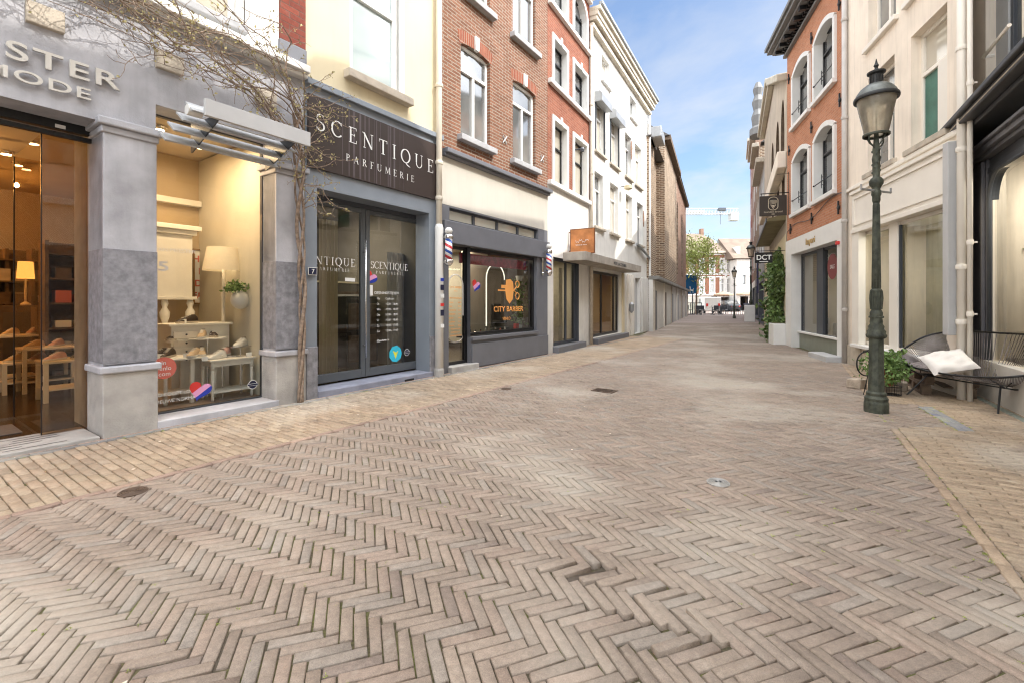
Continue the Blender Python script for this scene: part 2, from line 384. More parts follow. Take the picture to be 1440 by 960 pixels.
mx = N('ShaderNodeMix', data_type='RGBA'); nt.links.new(mxx.outputs[0], mx.inputs[0]); nt.links.new(sk.outputs[0], mx.inputs[6]); nt.links.new(cc.outputs[0], mx.inputs[7])
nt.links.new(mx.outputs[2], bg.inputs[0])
try:
    sc.cycles.use_denoising = True; sc.cycles.max_bounces = 9; sc.cycles.transparent_max_bounces = 14; sc.cycles.sample_clamp_indirect = 6
    sc.cycles.filter_width = 1.15; sc.cycles.blur_glossy = 0.2; sc.cycles.caustics_reflective = False; sc.cycles.caustics_refractive = False
except Exception: pass
# ------------------------------------------------------------------ palette
M_blue = mat('bluestone', (.40, .40, .43), .75, .22, 3.2, .25, c2=(.47, .47, .50), streak=.25)
M_bluedk = mat('bluestone dark', (.205, .205, .225), .7, .28, 15, .3, c2=(.27, .268, .29), streak=.45)
M_bluelt = mat('bluestone base', (.42, .40, .38), .8, .22, 4, .5, c2=(.52, .50, .47), dirt=.5)
M_sill = mat('stone sill', (.40, .40, .41), .8, .2, 7, .3)
M_tan = mat('sandstone', (.50, .44, .36), .85, .2, 9, .3)
M_pgrey = mat('grey paint', (.23, .26, .30), .45, .12, 2.5, .05, dirt=.25)
M_pgrey2 = mat('slate grey paint', (.155, .16, .18), .5, .12, 3, .08, dirt=.3)
M_dk = mat('anthracite paint', (.06, .066, .078), .4, .12, 5, .04)
M_blk = mat('black paint', (.012, .012, .013), .35, .2, 5, .04)
M_yel = mat('yellow render', (.66, .57, .39), .9, .07, 1.4, .15, bscale=180, streak=.12)
M_white = mat('white plaster', (.71, .69, .65), .9, .12, 1.5, .25, bscale=110, streak=.34, dirt=.5)
M_cream = mat('cream render', (.85, .755, .64), .9, .13, 1.6, .22, bscale=120, streak=.36, dirt=.3)
M_creamp = mat('cream paint', (.82, .77, .69), .5, .05, 3, .04, dirt=.2)
M_trim = mat('white paint', (.74, .73, .70), .45, .06, 4, .03)
M_greyl = mat('light grey paint', (.50, .50, .50), .5, .08, 4, .03)
M_fascia = mat('cream fascia render', (.54, .51, .45), .9, .08, 1.5, .1, streak=.1)
M_zinc = mat('zinc', (.36, .37, .38), .45, .15, 5, .06, metal=.5)
M_steel = mat('brushed steel', (.62, .62, .62), .25, .08, 5, .02, metal=1)
M_chrome = mat('chrome', (.75, .75, .75), .1, .05, 5, 0, metal=1)
M_iron = mat('green cast iron', (.028, .035, .028), .62, .45, 14, .3, c2=(.075, .082, .06))
M_dkiron = mat('black iron', (.02, .021, .022), .5, .3, 12, .15)
M_roof = mat('slate roof', (.12, .11, .105), .75, .25, 6, .4)
M_wood = mat('weathered wood', (.13, .09, .06), .85, .4, 9, .6)
M_floor = mat('dark wood floor', (.035, .02, .012), .22, .4, 5, .1)
M_room = mat('room wall warm', (.34, .22, .11), .9, .12, 2, .05)
M_roomw = mat('room wall pale', (.64, .60, .50), .9, .1, 2, .05)
M_roomd = mat('room wall dark', (.10, .085, .07), .8, .3, 2, .05)
M_furn = mat('ivory painted wood', (.80, .77, .70), .5, .06, 8, .04)
M_shade = mat('lamp shade linen', (.85, .76, .60), .9, .04, 20, .05)
M_pane = None
def panemat(name, c, r=.055, c2=None, ior=1.5):
    t = NT(name); b = t.n('ShaderNodeBsdfPrincipled'); t.l(b.outputs[0], t.out.inputs[0])
    tcn = t.n('ShaderNodeTexCoord').outputs['Object']
    t.l(t.ramp(t.noise(tcn, .8, 3), [(.35, c), (.65, c2 or c)]), b.inputs['Base Color'])
    b.inputs['Roughness'].default_value = r; b.inputs['Specular IOR Level'].default_value = 1.0; b.inputs['IOR'].default_value = 1.9
    bp = t.n('ShaderNodeBump'); bp.inputs['Strength'].default_value = .03; bp.inputs['Distance'].default_value = .02
    t.l(t.noise(tcn, 1.2, 1), bp.inputs['Height']); t.l(bp.outputs[0], b.inputs['Normal'])
    MATS[name] = t.m; return t.m
P_dark = panemat('upstairs glass', (.07, .075, .08), c2=(.20, .20, .19))
P_pale = panemat('curtained glass', (.30, .37, .38), c2=(.42, .50, .50))
P_blind = panemat('blind behind glass', (.42, .38, .30), c2=(.52, .48, .40))
P_green = mat('green curtain', (.06, .17, .13), .5, .4, 4, .1)
GLi = glass('inner glass', (.80, .66, .47), k=.2, base=.015); GLe = glass('glow tinted entrance glass', (.80, .66, .46), k=.9, base=.05); GL = glass('shop glass'); GLs = glass('strong shop glass', k=1.15, base=.04); GLd = glass('display glass', k=.6, base=.01)  # amber tint paints the warm interior glow into entrance and inner glass
GLamp = None
def milky():
    t = NT('lantern glass'); tr = t.n('ShaderNodeBsdfTransparent'); tr.inputs[0].default_value = (.93, .88, .78, 1)
    tl = t.n('ShaderNodeBsdfTranslucent'); tl.inputs[0].default_value = (.85, .78, .64, 1); df = t.n('ShaderNodeBsdfDiffuse'); df.inputs[0].default_value = (.75, .68, .55, 1)
    a = t.n('ShaderNodeMixShader'); a.inputs[0].default_value = .5; t.l(tl.outputs[0], a.inputs[1]); t.l(df.outputs[0], a.inputs[2])
    tc = t.n('ShaderNodeTexCoord').outputs['Object']; f = t.ramp(t.noise(tc, 6, 4), [(.3, .35), (.7, .6)])
    b = t.n('ShaderNodeMixShader'); t.l(f, b.inputs[0]); t.l(tr.outputs[0], b.inputs[1]); t.l(a.outputs[0], b.inputs[2])
    g = t.n('ShaderNodeBsdfGlossy'); g.inputs['Roughness'].default_value = .05; fr = t.n('ShaderNodeFresnel'); c = t.n('ShaderNodeMixShader')
    t.l(fr.outputs[0], c.inputs[0]); t.l(b.outputs[0], c.inputs[1]); t.l(g.outputs[0], c.inputs[2]); t.l(c.outputs[0], t.out.inputs[0]); return t.m
GLamp = milky()
B_brown = brickmat('brown brick', (.285, .13, .08), (.195, .088, .055), (.34, .28, .22), .22, .062, .010, .35)
B_red = brickmat('red brick', (.34, .125, .075), (.26, .09, .055), (.36, .23, .17), .22, .064, .005, .35)
B_redA = brickmat('dark red brick', (.27, .075, .05), (.20, .055, .04), (.14, .09, .07), .24, .075, .006, .3)
B_orange = brickmat('orange brick', (.56, .25, .14), (.48, .20, .11), (.50, .33, .24), .20, .058, .006, .18, bump=.3)
B_old = brickmat('old dark brick', (.30, .19, .12), (.15, .095, .065), (.60, .50, .38), .27, .095, .018, .5, bump=.8)
B_oldr = brickmat('old red brick', (.36, .20, .14), (.27, .15, .11), (.38, .30, .23), .25, .075, .012, .4)
B_soldier = brickmat('arch brick', (.36, .11, .06), (.27, .08, .05), (.36, .29, .22), .062, .30, .008, .3)
B_farbrick = brickmat('far red brick', (.36, .14, .08), (.31, .115, .07), (.36, .25, .18), .25, .08, .01, .2)
E_warm = emit('spot lamp glow', (1, .72, .38), 22)
M_leafd = mat('dark leaf', (.05, .10, .03), .45, .5, 9, 0, c2=(.14, .20, .06))
M_leafm = mat('mid leaf', (.07, .16, .035), .45, .4, 9, 0, c2=(.20, .30, .09))
M_leafy = mat('spring leaf', (.24, .32, .06), .6, .35, 2, 0, c2=(.42, .46, .14))
M_bark = mat('bark', (.19, .135, .10), .9, .4, 20, .6, c2=(.32, .24, .18))
# ------------------------------------------------------------------ paving: every clay brick of the near street is modelled
def pavemat(name, rough=.82):
    t = NT(name); b = t.n('ShaderNodeBsdfPrincipled'); t.l(b.outputs[0], t.out.inputs[0])
    at = t.n('ShaderNodeAttribute', attribute_name='Col').outputs['Color']
    tc = t.n('ShaderNodeTexCoord').outputs['Object']
    f = t.noise(tc, 45, 5, .6); g = t.noise(tc, 1.1, 5); h = t.noise(tc, 8, 5, .65); q = t.noise(tc, .45, 3)
    c = t.mix(at, t.ramp(f, [(.28, .76), (.7, 1.05)]), 1, 'MULTIPLY')
    c = t.mix(c, t.ramp(t.noise(tc, 260, 3, .7), [(.3, .74), (.66, 1.14)]), 1, 'MULTIPLY')
    c = t.mix(c, t.ramp(g, [(.3, .84), (.7, 1.08)]), 1, 'MULTIPLY')
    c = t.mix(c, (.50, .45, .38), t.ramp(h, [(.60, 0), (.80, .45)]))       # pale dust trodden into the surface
    c = t.mix(c, (.50, .46, .39), t.ramp(q, [(.50, 0), (.62, .42)]))  # broad pale patches painted in, standing for soft sunlight on the paving
    c = t.mix(c, (.13, .10, .085), t.ramp(t.noise(tc, 2.7, 6), [(.58, 0), (.76, .5)]))
    t.l(c, b.inputs['Base Color']); b.inputs['Roughness'].default_value = rough; b.inputs['Specular IOR Level'].default_value = .3
    bp = t.n('ShaderNodeBump'); bp.inputs['Strength'].default_value = .55; bp.inputs['Distance'].default_value = .004
    t.l(t.noise(tc, 130, 4), bp.inputs['Height']); t.l(bp.outputs[0], b.inputs['Normal'])
    return t.m
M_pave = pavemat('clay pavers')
def bedmat():
    t = NT('joint sand and moss'); b = t.n('ShaderNodeBsdfPrincipled'); t.l(b.outputs[0], t.out.inputs[0])
    tc = t.n('ShaderNodeTexCoord').outputs['Object']
    c = t.ramp(t.noise(tc, 3.5, 6), [(.40, (.085, .068, .048)), (.52, (.105, .093, .042)), (.64, (.13, .14, .038))])
    c = t.mix(c, t.ramp(t.noise(tc, 90, 3), [(.3, .55), (.7, 1.2)]), 1, 'MULTIPLY')
    t.l(c, b.inputs['Base Color']); b.inputs['Roughness'].default_value = .95
    return t.m
M_bed = bedmat()
def pavers(name, C, A, LEN, WID, Z, COL, tiltx=None, tilty=None, depth=.035, ch=.004):
    n = len(C); C = np.array(C, float); A = np.array(A, float); Z = np.array(Z, float); COL = np.array(COL, float)
    LEN = np.broadcast_to(np.array(LEN, float), n); WID = np.broadcast_to(np.array(WID, float), n)
    tx = np.zeros(n) if tiltx is None else np.array(tiltx); ty = np.zeros(n) if tilty is None else np.array(tilty)
    s = np.array([(-1, -1), (1, -1), (1, 1), (-1, 1)], float)
    rng = np.random.default_rng(3)
    V = np.zeros((n, 12, 3)); chip = (rng.random((n, 4)) < .10) * rng.random((n, 4)) * .011
    for lay, (ins, dz) in enumerate(((ch, 0), (0, -ch), (0, -depth))):
        lx = s[None, :, 0] * (LEN[:, None] / 2 - ins); ly = s[None, :, 1] * (WID[:, None] / 2 - ins)
        jx = rng.normal(0, .0012, (n, 4)); jy = rng.normal(0, .0009, (n, 4))
        if lay < 2: lx = lx + jx - s[None, :, 0] * chip; ly = ly + jy - s[None, :, 1] * chip * .7
        V[:, lay * 4:lay * 4 + 4, 0] = C[:, 0, None] + lx * np.cos(A)[:, None] - ly * np.sin(A)[:, None]
        V[:, lay * 4:lay * 4 + 4, 1] = C[:, 1, None] + lx * np.sin(A)[:, None] + ly * np.cos(A)[:, None]
        V[:, lay * 4:lay * 4 + 4, 2] = Z[:, None] + dz + lx * tx[:, None] + ly * ty[:, None]
    F = [(0, 1, 2, 3)]
    for a in (0, 4):
        for i in range(4):
            j = (i + 1) % 4; F.append((a + 4 + i, a + 4 + j, a + j, a + i))
    F = np.array(F); FF = (F[None] + (np.arange(n) * 12)[:, None, None]).reshape(-1, 4)
    me = bpy.data.meshes.new(name); nv = n * 12; nf = len(FF)
    me.vertices.add(nv); me.vertices.foreach_set('co', V.reshape(-1))
    me.loops.add(nf * 4); me.loops.foreach_set('vertex_index', FF.reshape(-1).astype(np.int32))
    me.polygons.add(nf); me.polygons.foreach_set('loop_start', (np.arange(nf) * 4).astype(np.int32))
    me.update(calc_edges=True); me.validate()
    ca = me.color_attributes.new('Col', 'FLOAT_COLOR', 'POINT')
    cc = np.ones((n, 12, 4)); cc[:, :, :3] = COL[:, None, :]; ca.data.foreach_set('color', cc.reshape(-1))
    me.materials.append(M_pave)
    o = bpy.data.objects.new(name, me); col.objects.link(o); return o
CT = .011                                      # top of the pavers above the ground sheet
def inpoly(x, y, P):
    c = False; j = len(P) - 1
    for i in range(len(P)):
        if (P[i][1] > y) != (P[j][1] > y) and x < (P[j][0] - P[i][0]) * (y - P[i][1]) / (P[j][1] - P[i][1]) + P[i][0]: c = not c
        j = i
    return c
def lineX(c, k, Y): return c + k * Y
WK = 1.57                                       # width of the left pavement
cL = -6.576 + WK * 1.2104
YF = 27.0
street_in = [(cL + .682 * -2, -2), (lineX(cL, .682, 9.5), 9.5), (lineX(-2.9, .45, 19.2), 19.2), (lineX(-2.9, .45, YF), YF), (lineX(1.535, .49, YF), YF), (lineX(1.535, .49, 13.1), 13.1), (lineX(4.15, .29, 9.2), 9.2), (lineX(.95, .62, 5.62), 5.62), (lineX(2.11, .51, 5.6) , 5.6), (lineX(2.11, .51, 4.5), 4.5), (lineX(.95, .62, 4.5), 4.5), (lineX(.95, .62, -2), -2)]
street = [(cL - .09 + .682 * -2 + .03, -2), (lineX(cL - .12, .682, 9.5), 9.5), (lineX(-2.9, .45, 19.2), 19.2), (lineX(-2.9, .45, YF), YF), (lineX(1.535, .49, YF), YF), (lineX(1.535, .49, 13.1), 13.1),
          (lineX(4.15, .29, 9.2), 9.2), (lineX(1.07, .62, 5.7), 5.7), (lineX(2.2, .51, 5.7) , 5.7), (lineX(2.2, .51, 4.42), 4.42), (lineX(1.07, .62, 4.42), 4.42), (lineX(1.07, .62, -2), -2)]
def smooth2(x, y): return math.sin(x * 1.7 + 1.3 * math.sin(y * .9)) * .5 + math.sin(y * 2.3 + x * .7 + 2) * .5
SUNK = Vector((.40, 1.16))                      # middle of the broken patch
HX, HY = G(882, 838).x, G(882, 838).y
C, A, Z, Cc, TX, TY, LN = [], [], [], [], [], [], []
p = .0494; th = R(90 - 71.0)                     # brick pitch and direction of the first brick set
ax = Vector((math.cos(th), math.sin(th))); bx = Vector((-ax.y, ax.x)) * -1
for i in range(-700, 800):
    for j in range(-140, 140):
        for kind in (0, 1):
            a0 = i + 4 * j; b0 = i - 4 * j
            if kind == 0: ca, cb_ = a0 + 2, b0 + .5
            else: ca, cb_ = a0 + 4.5, b0 - 1
            X = ca * p * ax.x + cb_ * p * bx.x; Y = ca * p * ax.y + cb_ * p * bx.y
            if Y < .9 or Y > YF or abs(X) > 1.25 * Y + .6: continue
            if not inpoly(X, Y, street): continue
            under = not inpoly(X, Y, street_in)
            X += .02 * smooth2(X * .8, Y * .8); Y += .02 * smooth2(Y * .7 + 3, X * .6)
            ang = th + (0 if kind == 0 else math.pi / 2) + rnd.gauss(0, .012)
            z = CT + rnd.gauss(0, .0011) + .0025 * smooth2(X * 1.4, Y * 1.2) - (.007 if under else 0); tx, ty = rnd.gauss(0, .008), rnd.gauss(0, .015)
            base = [(.325, .260, .208), (.32, .258, .210), (.338, .270, .217), (.306, .245, .198), (.33, .256, .206)][min(4, int(rnd.random() ** 1.1 * 5))]
            if rnd.random() < .13: base = (.315, .268, .226)
            if rnd.random() < .02: base = (.27, .215, .18)
            k = 1 + rnd.gauss(0, .045); L_ = .1975 - .0045 - abs(rnd.gauss(0, .001))
            dxh, dyh = X - HX, Y - HY
            uu = dxh * .62 - dyh * .78; vv = dxh * .78 + dyh * .62     # along / across the sunken strip
            if abs(uu) < .33 and abs(vv) < .125:
                z += rnd.choice((.012, .015, .009, .017)); tx += rnd.gauss(0, .035); ty += rnd.gauss(0, .07); L_ -= .012
                X += rnd.gauss(0, .004); Y += rnd.gauss(0, .004)
                if (abs(uu + .20) < .05 and abs(vv + .06) < .06): z = .004; tx = ty = 0; base = (.085, .065, .05)
            C.append((X, Y)); A.append(ang); Z.append(z); Cc.append([c * k for c in base]); TX.append(tx); TY.append(ty); LN.append(L_)
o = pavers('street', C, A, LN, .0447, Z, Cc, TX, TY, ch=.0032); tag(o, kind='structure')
# left pavement: tan pavers laid across the walking direction, with a soldier edge
def sidewalk(name, F, s0, s1, y0f, y1f, L_, W_, pal, edge, keep=None, edgepal=None):
    C, A, Z, Cc, TX, TY, LN, WD = [], [], [], [], [], [], [], []
    ns = int((s1 - s0) / W_)
    for i in range(ns):
        s_ = s0 + (i + .5) * W_; y0 = y0f(s_); y1 = y1f(s_); off = (L_ / 2 if i % 2 else 0) + rnd.gauss(0, .004); nn = int((y1 - y0) / L_) + 2
        for j in range(-1, nn):
            ya = y0 + j * L_ + off; yb = ya + L_
            ya2, yb2 = max(ya, y0), min(yb, y1)
            if yb2 - ya2 < .03: continue
            q = F.P(s_, (ya2 + yb2) / 2)
            if q.y < .8 or abs(q.x) > 1.25 * q.y + .7 or (keep and not keep(q)): continue
            C.append((q.x, q.y)); A.append(F.a + math.pi / 2 + rnd.gauss(0, .006)); LN.append(yb2 - ya2 - .006); WD.append(W_ - .006)
            Z.append(CT + .003 + rnd.gauss(0, .001)); b = rnd.choice(pal); k = 1 + rnd.gauss(0, .07); Cc.append([c * k for c in b]); TX.append(rnd.gauss(0, .006)); TY.append(rnd.gauss(0, .01))
    for (ye, wd, ln, pl) in edge:
        n = int((s1 - s0) / ln)
        for i in range(n):
            s_ = s0 + (i + .5) * ln; q = F.P(s_, ye(s_))
            if q.y < .8 or abs(q.x) > 1.25 * q.y + .7 or (keep and not keep(q)): continue
            C.append((q.x, q.y)); A.append(F.a + rnd.gauss(0, .003)); LN.append(ln - .004); WD.append(wd - .004); Z.append(CT + .006)
            b = rnd.choice(pl); k = 1 + rnd.gauss(0, .05); Cc.append([c * k for c in b]); TX.append(0); TY.append(rnd.gauss(0, .005))
    return tag(pavers(name, C, A, LN, WD, Z, Cc, TX, TY), kind='structure')
TANL = [(.395, .305, .218), (.37, .285, .205), (.41, .32, .226), (.35, .268, .192), (.39, .294, .21)]
PINK = [(.37, .26, .20), (.34, .24, .19)]; GREYS = [(.22, .21, .20), (.25, .24, .22)]
sC = L1.s(770)
sidewalk('left_sidewalk', L1, -5, 15, lambda s: -WK + .065, lambda s: -.15 if s < sC else .2 + (s - sC) * .14, .205, .068, TANL,
         [(lambda s: -WK + .03, .062, .21, PINK), (lambda s: -.115, .07, .3, GREYS), (lambda s: -.04, .08, .10, PINK)])
TANR = [(.385, .297, .21), (.365, .28, .197), (.40, .312, .22), (.345, .262, .185), (.378, .287, .20)]
RE = Frame(.95, .62, 'R', 9.3)
def keepR(q):
    if 4.5 < q.y < 5.62 and q.x < lineX(2.11, .51, q.y) + .05: return False
    return True
sidewalk('right_sidewalk', RE, .0, 11.5, lambda s: .065, lambda s: 3.2, .205, .052, TANR, [(lambda s: .03, .062, .21, [(.40, .30, .21), (.37, .275, .195)])], keepR)
# grey gutter strips let into the right pavement
C, A, Z, Cc, LN = [], [], [], [], []
for k in range(12):
    for q_ in (0, 1):
        Y = 4.42 + k * .086; X = lineX(2.11 + q_ * .075, .51, Y)
        C.append((X, Y)); A.append(math.atan2(1, .51)); Z.append(CT + .006); Cc.append([.28 + rnd.gauss(0, .03)] * 2 + [.27]); LN.append(.092)
for k in range(22):
    Y = 3.6 + k * .115; X = lineX(2.62, .602, Y) - .12
    C.append((X, Y)); A.append(math.atan2(1, .602)); Z.append(CT + .008); Cc.append((.25, .27, .22)); LN.append(.13)
tag(pavers('gutter', C, A, LN, .07, Z, Cc), kind='structure')
g = MB().quad((-400, -60, 0), (400, -60, 0), (400, 900, 0), (-400, 900, 0)).build('ground', M_bed); tag(g, kind='structure')
def farmat():
    t = NT('far paving'); b = t.n('ShaderNodeBsdfPrincipled'); t.l(b.outputs[0], t.out.inputs[0])
    tc = t.n('ShaderNodeTexCoord').outputs['Object']
    mp = t.n('ShaderNodeMapping'); t.l(tc, mp.inputs[0]); mp.inputs['Rotation'].default_value = (0, 0, R(25))
    br = t.n('ShaderNodeTexBrick'); t.l(mp.outputs[0], br.inputs['Vector']); br.inputs['Scale'].default_value = 1
    br.inputs['Brick Width'].default_value = .2; br.inputs['Row Height'].default_value = .05; br.inputs['Mortar Size'].default_value = .004
    br.inputs['Color1'].default_value = (.34, .27, .235, 1); br.inputs['Color2'].default_value = (.32, .255, .22, 1); br.inputs['Mortar'].default_value = (.22, .175, .145, 1)
    c = t.mix(br.outputs['Color'], t.ramp(t.noise(tc, .5, 5), [(.3, .8), (.7, 1.15)]), 1, 'MULTIPLY')
    t.l(c, b.inputs['Base Color']); b.inputs['Roughness'].default_value = .85; return t.m
M_far = farmat()
fs = MB().add([(lineX(-2.9, .45, YF - .05) - 1, YF - .05, CT - .001), (lineX(1.535, .49, YF - .05) + .4, YF - .05, CT - .001), (lineX(1.535, .49, 60) + 30, 75, CT - .001), (-20, 75, CT - .001)], [(0, 1, 2, 3)])
fs = fs.build('square', M_far); tag(fs, kind='structure')
fb = MB().quad((-6, -14, CT - .003), (8.5, -14, CT - .003), (8.5, .95, CT - .003), (-6, .95, CT - .003)).build('street_behind', M_far); tag(fb, kind='structure')
def settle(root, F, xb, yb=0):
    for c in kids(root): c.location = Vector(c.location) - Vector((xb, yb, 0))
    root.location = F.P(xb, yb); return root
def room(parent, x0, x1, y0, y1, z0, z1, mw, mf, mc=None, name='interior'):
    mb = MB()
    mb.mi = 0
    mb.quad((x0, y1, z0), (x1, y1, z0), (x1, y1, z1), (x0, y1, z1)); mb.quad((x0, y0, z0), (x0, y1, z0), (x0, y1, z1), (x0, y0, z1)); mb.quad((x1, y1, z0), (x1, y0, z0), (x1, y0, z1), (x1, y1, z1))
    mb.mi = 1; mb.quad((x0, y0, z0), (x1, y0, z0), (x1, y1, z0), (x0, y1, z0))
    mb.mi = 2; mb.quad((x0, y1, z1), (x1, y1, z1), (x1, y0, z1), (x0, y0, z1))
    return mb.build(name, [mw, mf, mc or mw], parent)
def pane(parent, x0, x1, y, z0, z1, m=None, name='pane'):
    return MB().quad((x0, y, z0), (x1, y, z0), (x1, y, z1), (x0, y, z1)).build(name, m or GL, parent)
def area(name, loc, e, size, c=(1, .78, .5), rot=(0, 0, 0), parent=None, sy=None):
    if name == 'display_fill': rot = (0, 0, 0); size = .25; loc = (loc[0], loc[1], 3.22)
    if name == 'shop_spot_light':
        l = bpy.data.lights.new(name, 'POINT'); l.energy = e; l.shadow_soft_size = .04; l.color = c
        o = bpy.data.objects.new(name, l); col.objects.link(o); o.location = loc; o.parent = parent; return o
    l = bpy.data.lights.new(name, 'AREA'); l.energy = e; l.size = size; l.color = c
    if sy: l.shape = 'RECTANGLE'; l.size_y = sy
    o = bpy.data.objects.new(name, l); col.objects.link(o); o.location = loc; o.rotation_euler = rot
    if parent: o.parent = parent
    return o
# ================================================================== A  corner shop with the shoe display
xp0, xp1, xp2, xp3 = L1.s(148), L1.s(219), L1.s(386.5), L1.s(427)
A_ = empty('shop_building', L1.P(0), L1.a, 'grey stone shop front with a wide entrance and a lit display window of shoes', 'building')
xe = -6.2
mb = MB(); wall(mb, xe, xp3, 0, 4.05, [(-3.6, xp0 - .02, 0, 2.9, .9), (xp1, xp2, .078, 3.2, .34)], rev=None)
mb.build('wall', M_blue, A_)
# pillars: shaft, dark band, ledge, base, cap
for (a, b, lab) in ((xp0 - .02, xp1, 'stone pillar between entrance and display window'), (xp2, xp3 - .004, 'stone pillar under the vine')):
    pd = .42 if a < 1 - 0.5 and lab.startswith('stone pillar between') else .33
    o = MB().box(a, b, -.03, pd, .68, 2.80).build('pillar', M_blue, A_, bev=.006, label=lab)
    MB().box(a - .004, b + .004, -.036, pd - .01, .69, 1.74).build('dark_band', M_bluedk, o, bev=.004)
    MB().box(a - .035, b + .03, -.075, pd - .01, .60, .665).build('ledge', M_blue, o, bev=.012)
    MB().box(a - .012, b + .006, -.05, pd - .005, 0, .60).build('base', M_bluelt, o, bev=.012)
    mb = MB().box(a - .05, b + .04, -.085, pd, 2.86, 2.93); mb.box(a - .02, b + .015, -.05, pd - .002, 2.80, 2.86); mb.build('capital', M_blue, o, bev=.012)
# sandstone blocks of the fascia
for px in ((35, 90), (218, 257), (359, 387)):
    MB().box(L1.s(px[0]), L1.s(px[1]), -.045, .02, 3.56, 3.74).build('stone_block', M_tan, A_, bev=.008)
MB().box(xe, xp3, -.10, .02, 4.05, 4.10).box(xe, xp3, -.16, .02, 4.10, 4.19).build('cornice', M_trim, A_, bev=.01)
mb = MB(); xb0, xb1 = L1.s(391), L1.s(425)
xw = L1.s(343); wall(mb, xe, xw, 4.19, 11.2, [(L1.s(-40), L1.s(120), 4.35, 6.4, .2), (L1.s(205), L1.s(338), 4.35, 6.4, .2)]); mb.build('upper_wall', [M_white, M_trim], A_)
MB().quad((xw, -.02, 4.19), (xb0, -.02, 4.19), (xb0, -.02, 11.2), (xw, -.02, 11.2)).build('pilaster', M_white, A_)
MB().box(xb0, xb1 + .02, -.045, .1, 4.19, 11.2).build('brick_pier', B_redA, A_)
MB().box(xb0 - .01, xb1 + .03, -.06, .1, 4.19, 4.42).build('pier_foot', M_pgrey2, A_, bev=.01)
for (a, b) in ((L1.s(-40), L1.s(120)), (L1.s(205), L1.s(338))):
    window(A_, a, b, 4.35, 6.4, .12, M_trim, P_blind, tr=(5.7,), lower_mu=((a * .5 + b * .5),), w=.07)
    MB().box(a - .05, b + .05, -.09, .1, 4.27, 4.35).build('window_sill', M_sill, A_, bev=.01)
mb = MB(); shell(mb, xe, xp3, 11.2, 7); mb.build('side_wall', M_white, A_)
roof(A_, xe, xp3, 11.2, 7, M_roof)
# entrance: threshold, glass screen, room beyond
mb = MB(); zt = .03
mb.box(-3.6, xp0 - .05, -.06, .55, 0, .045)
o = mb.build('threshold', M_bluelt, A_, bev=.006)
gr = MB()
for k in range(6):
    x = -3.5
    while x < xp0 - .5:
        l = rnd.uniform(.5, .9); gr.box(x, min(x + l, xp0 - .25), .02 + k * .085, .032 + k * .085, .0465, .0475); x += l + rnd.uniform(.08, .3)
gr.build('groove', M_blk, o)
mb = MB(); mb.quad((-3.6, 0, 2.9), (-3.6, .9, 2.9), (xp0 - .02, .9, 2.9), (xp0 - .02, 0, 2.9)); 
room(A_, -5.2, xp3 - .08, .345, 7.0, .035, 3.32, M_room, M_floor, mat('ceiling warm', (.62, .52, .38), .9, .05, 2, 0))
o = MB().box(-3.6, xp0 - .02, .30, .36, 2.82, 2.9).box(-3.6, xp0 - .02, .32, .36, 2.76, 2.80).build('door_track', M_blk, A_)
sg = MB().box(L1.s(90), L1.s(105), .29, .30, 2.83, 2.86).build('plate', M_trim, o)
yg = .42
pane(A_, L1.s(58, yg), xp0 - .03, yg, .05, 2.78, GLe, 'glass_screen')
pane(A_, L1.s(-60, 1.6), L1.s(58, 1.6), 1.6, .05, 2.78, GLi, 'sliding_door')
p = MB(); a_ = L1.s(58, yg); p.quad((a_, yg, .05), (a_, 1.6, .05), (a_, 1.6, 2.78), (a_, yg, 2.78)); p.build('glass_screen', GLi, A_)
p = MB().quad((xp1 - .15, .36, .10), (xp1 - .15, 2.0, .10), (xp1 - .15, 2.0, 3.1), (xp1 - .15, .36, 3.1)).build('glass_screen', GLi, A_)
MB().box(a_ - .004, a_ + .004, yg - .01, yg + .0, .05, 2.78).box(a_ - .006, a_ + .006, 1.59, 1.6, .05, 2.78).build('door_frame', M_blk, A_)
MB().box(L1.s(-30, .9), L1.s(27, .9), .75, 1.25, .037, .042).build('floor_grid', mat('mat grid', (.10, .095, .09), .6, .3, 20, .2), A_)
# ceiling spots (lit in the photograph)
spots = [(xp0 - .6, 1.5), (xp0 - 1.1, 2.3), (xp0 - .4, 3.2), (xp0 - 1.5, 3.6), (xp0 - .9, 4.6), (xp0 + .2, 2.2), (xp1 + .35, 1.0), (xp1 + .9, 1.3), (xp1 + .3, 2.2), (xp1 + 1.1, 2.4), (xp0 - 2.0, 1.9), (xp0 - 2.1, 4.8), (xp0 + .1, 4.4), (xp0 - .3, 5.2), (xp0 - 1.3, 5.6), (xp0 - 1.9, 3.2), (xp0 - .7, 2.9), (xp0 - 1.2, 4.1), (xp0 - 2.6, 5.4), (xp0 - .1, 3.8), (xp0 - 1.6, 2.5)]
for i, (x, y) in enumerate(spots):
    o = MB().lathe([(.055, 0), (.055, .03), (.075, .03), (.075, .04)], 16, (x, y, 3.27)).build('ceiling_spot', M_chrome, A_)
    MB().lathe([(.05, 0), (.05, .004)], 16, (x, y, 3.262)).build('lamp_glow', E_warm, o)
for (x, y, e) in ((xp0 - 1.0, 3.4, 60), (xp0 - .9, 5.4, 130), (xp0 - 2.6, 4.6, 70)):
    a = area('shop_spot_light', (x, y, 3.15), e, .5, (1, .50, .15), parent=A_)
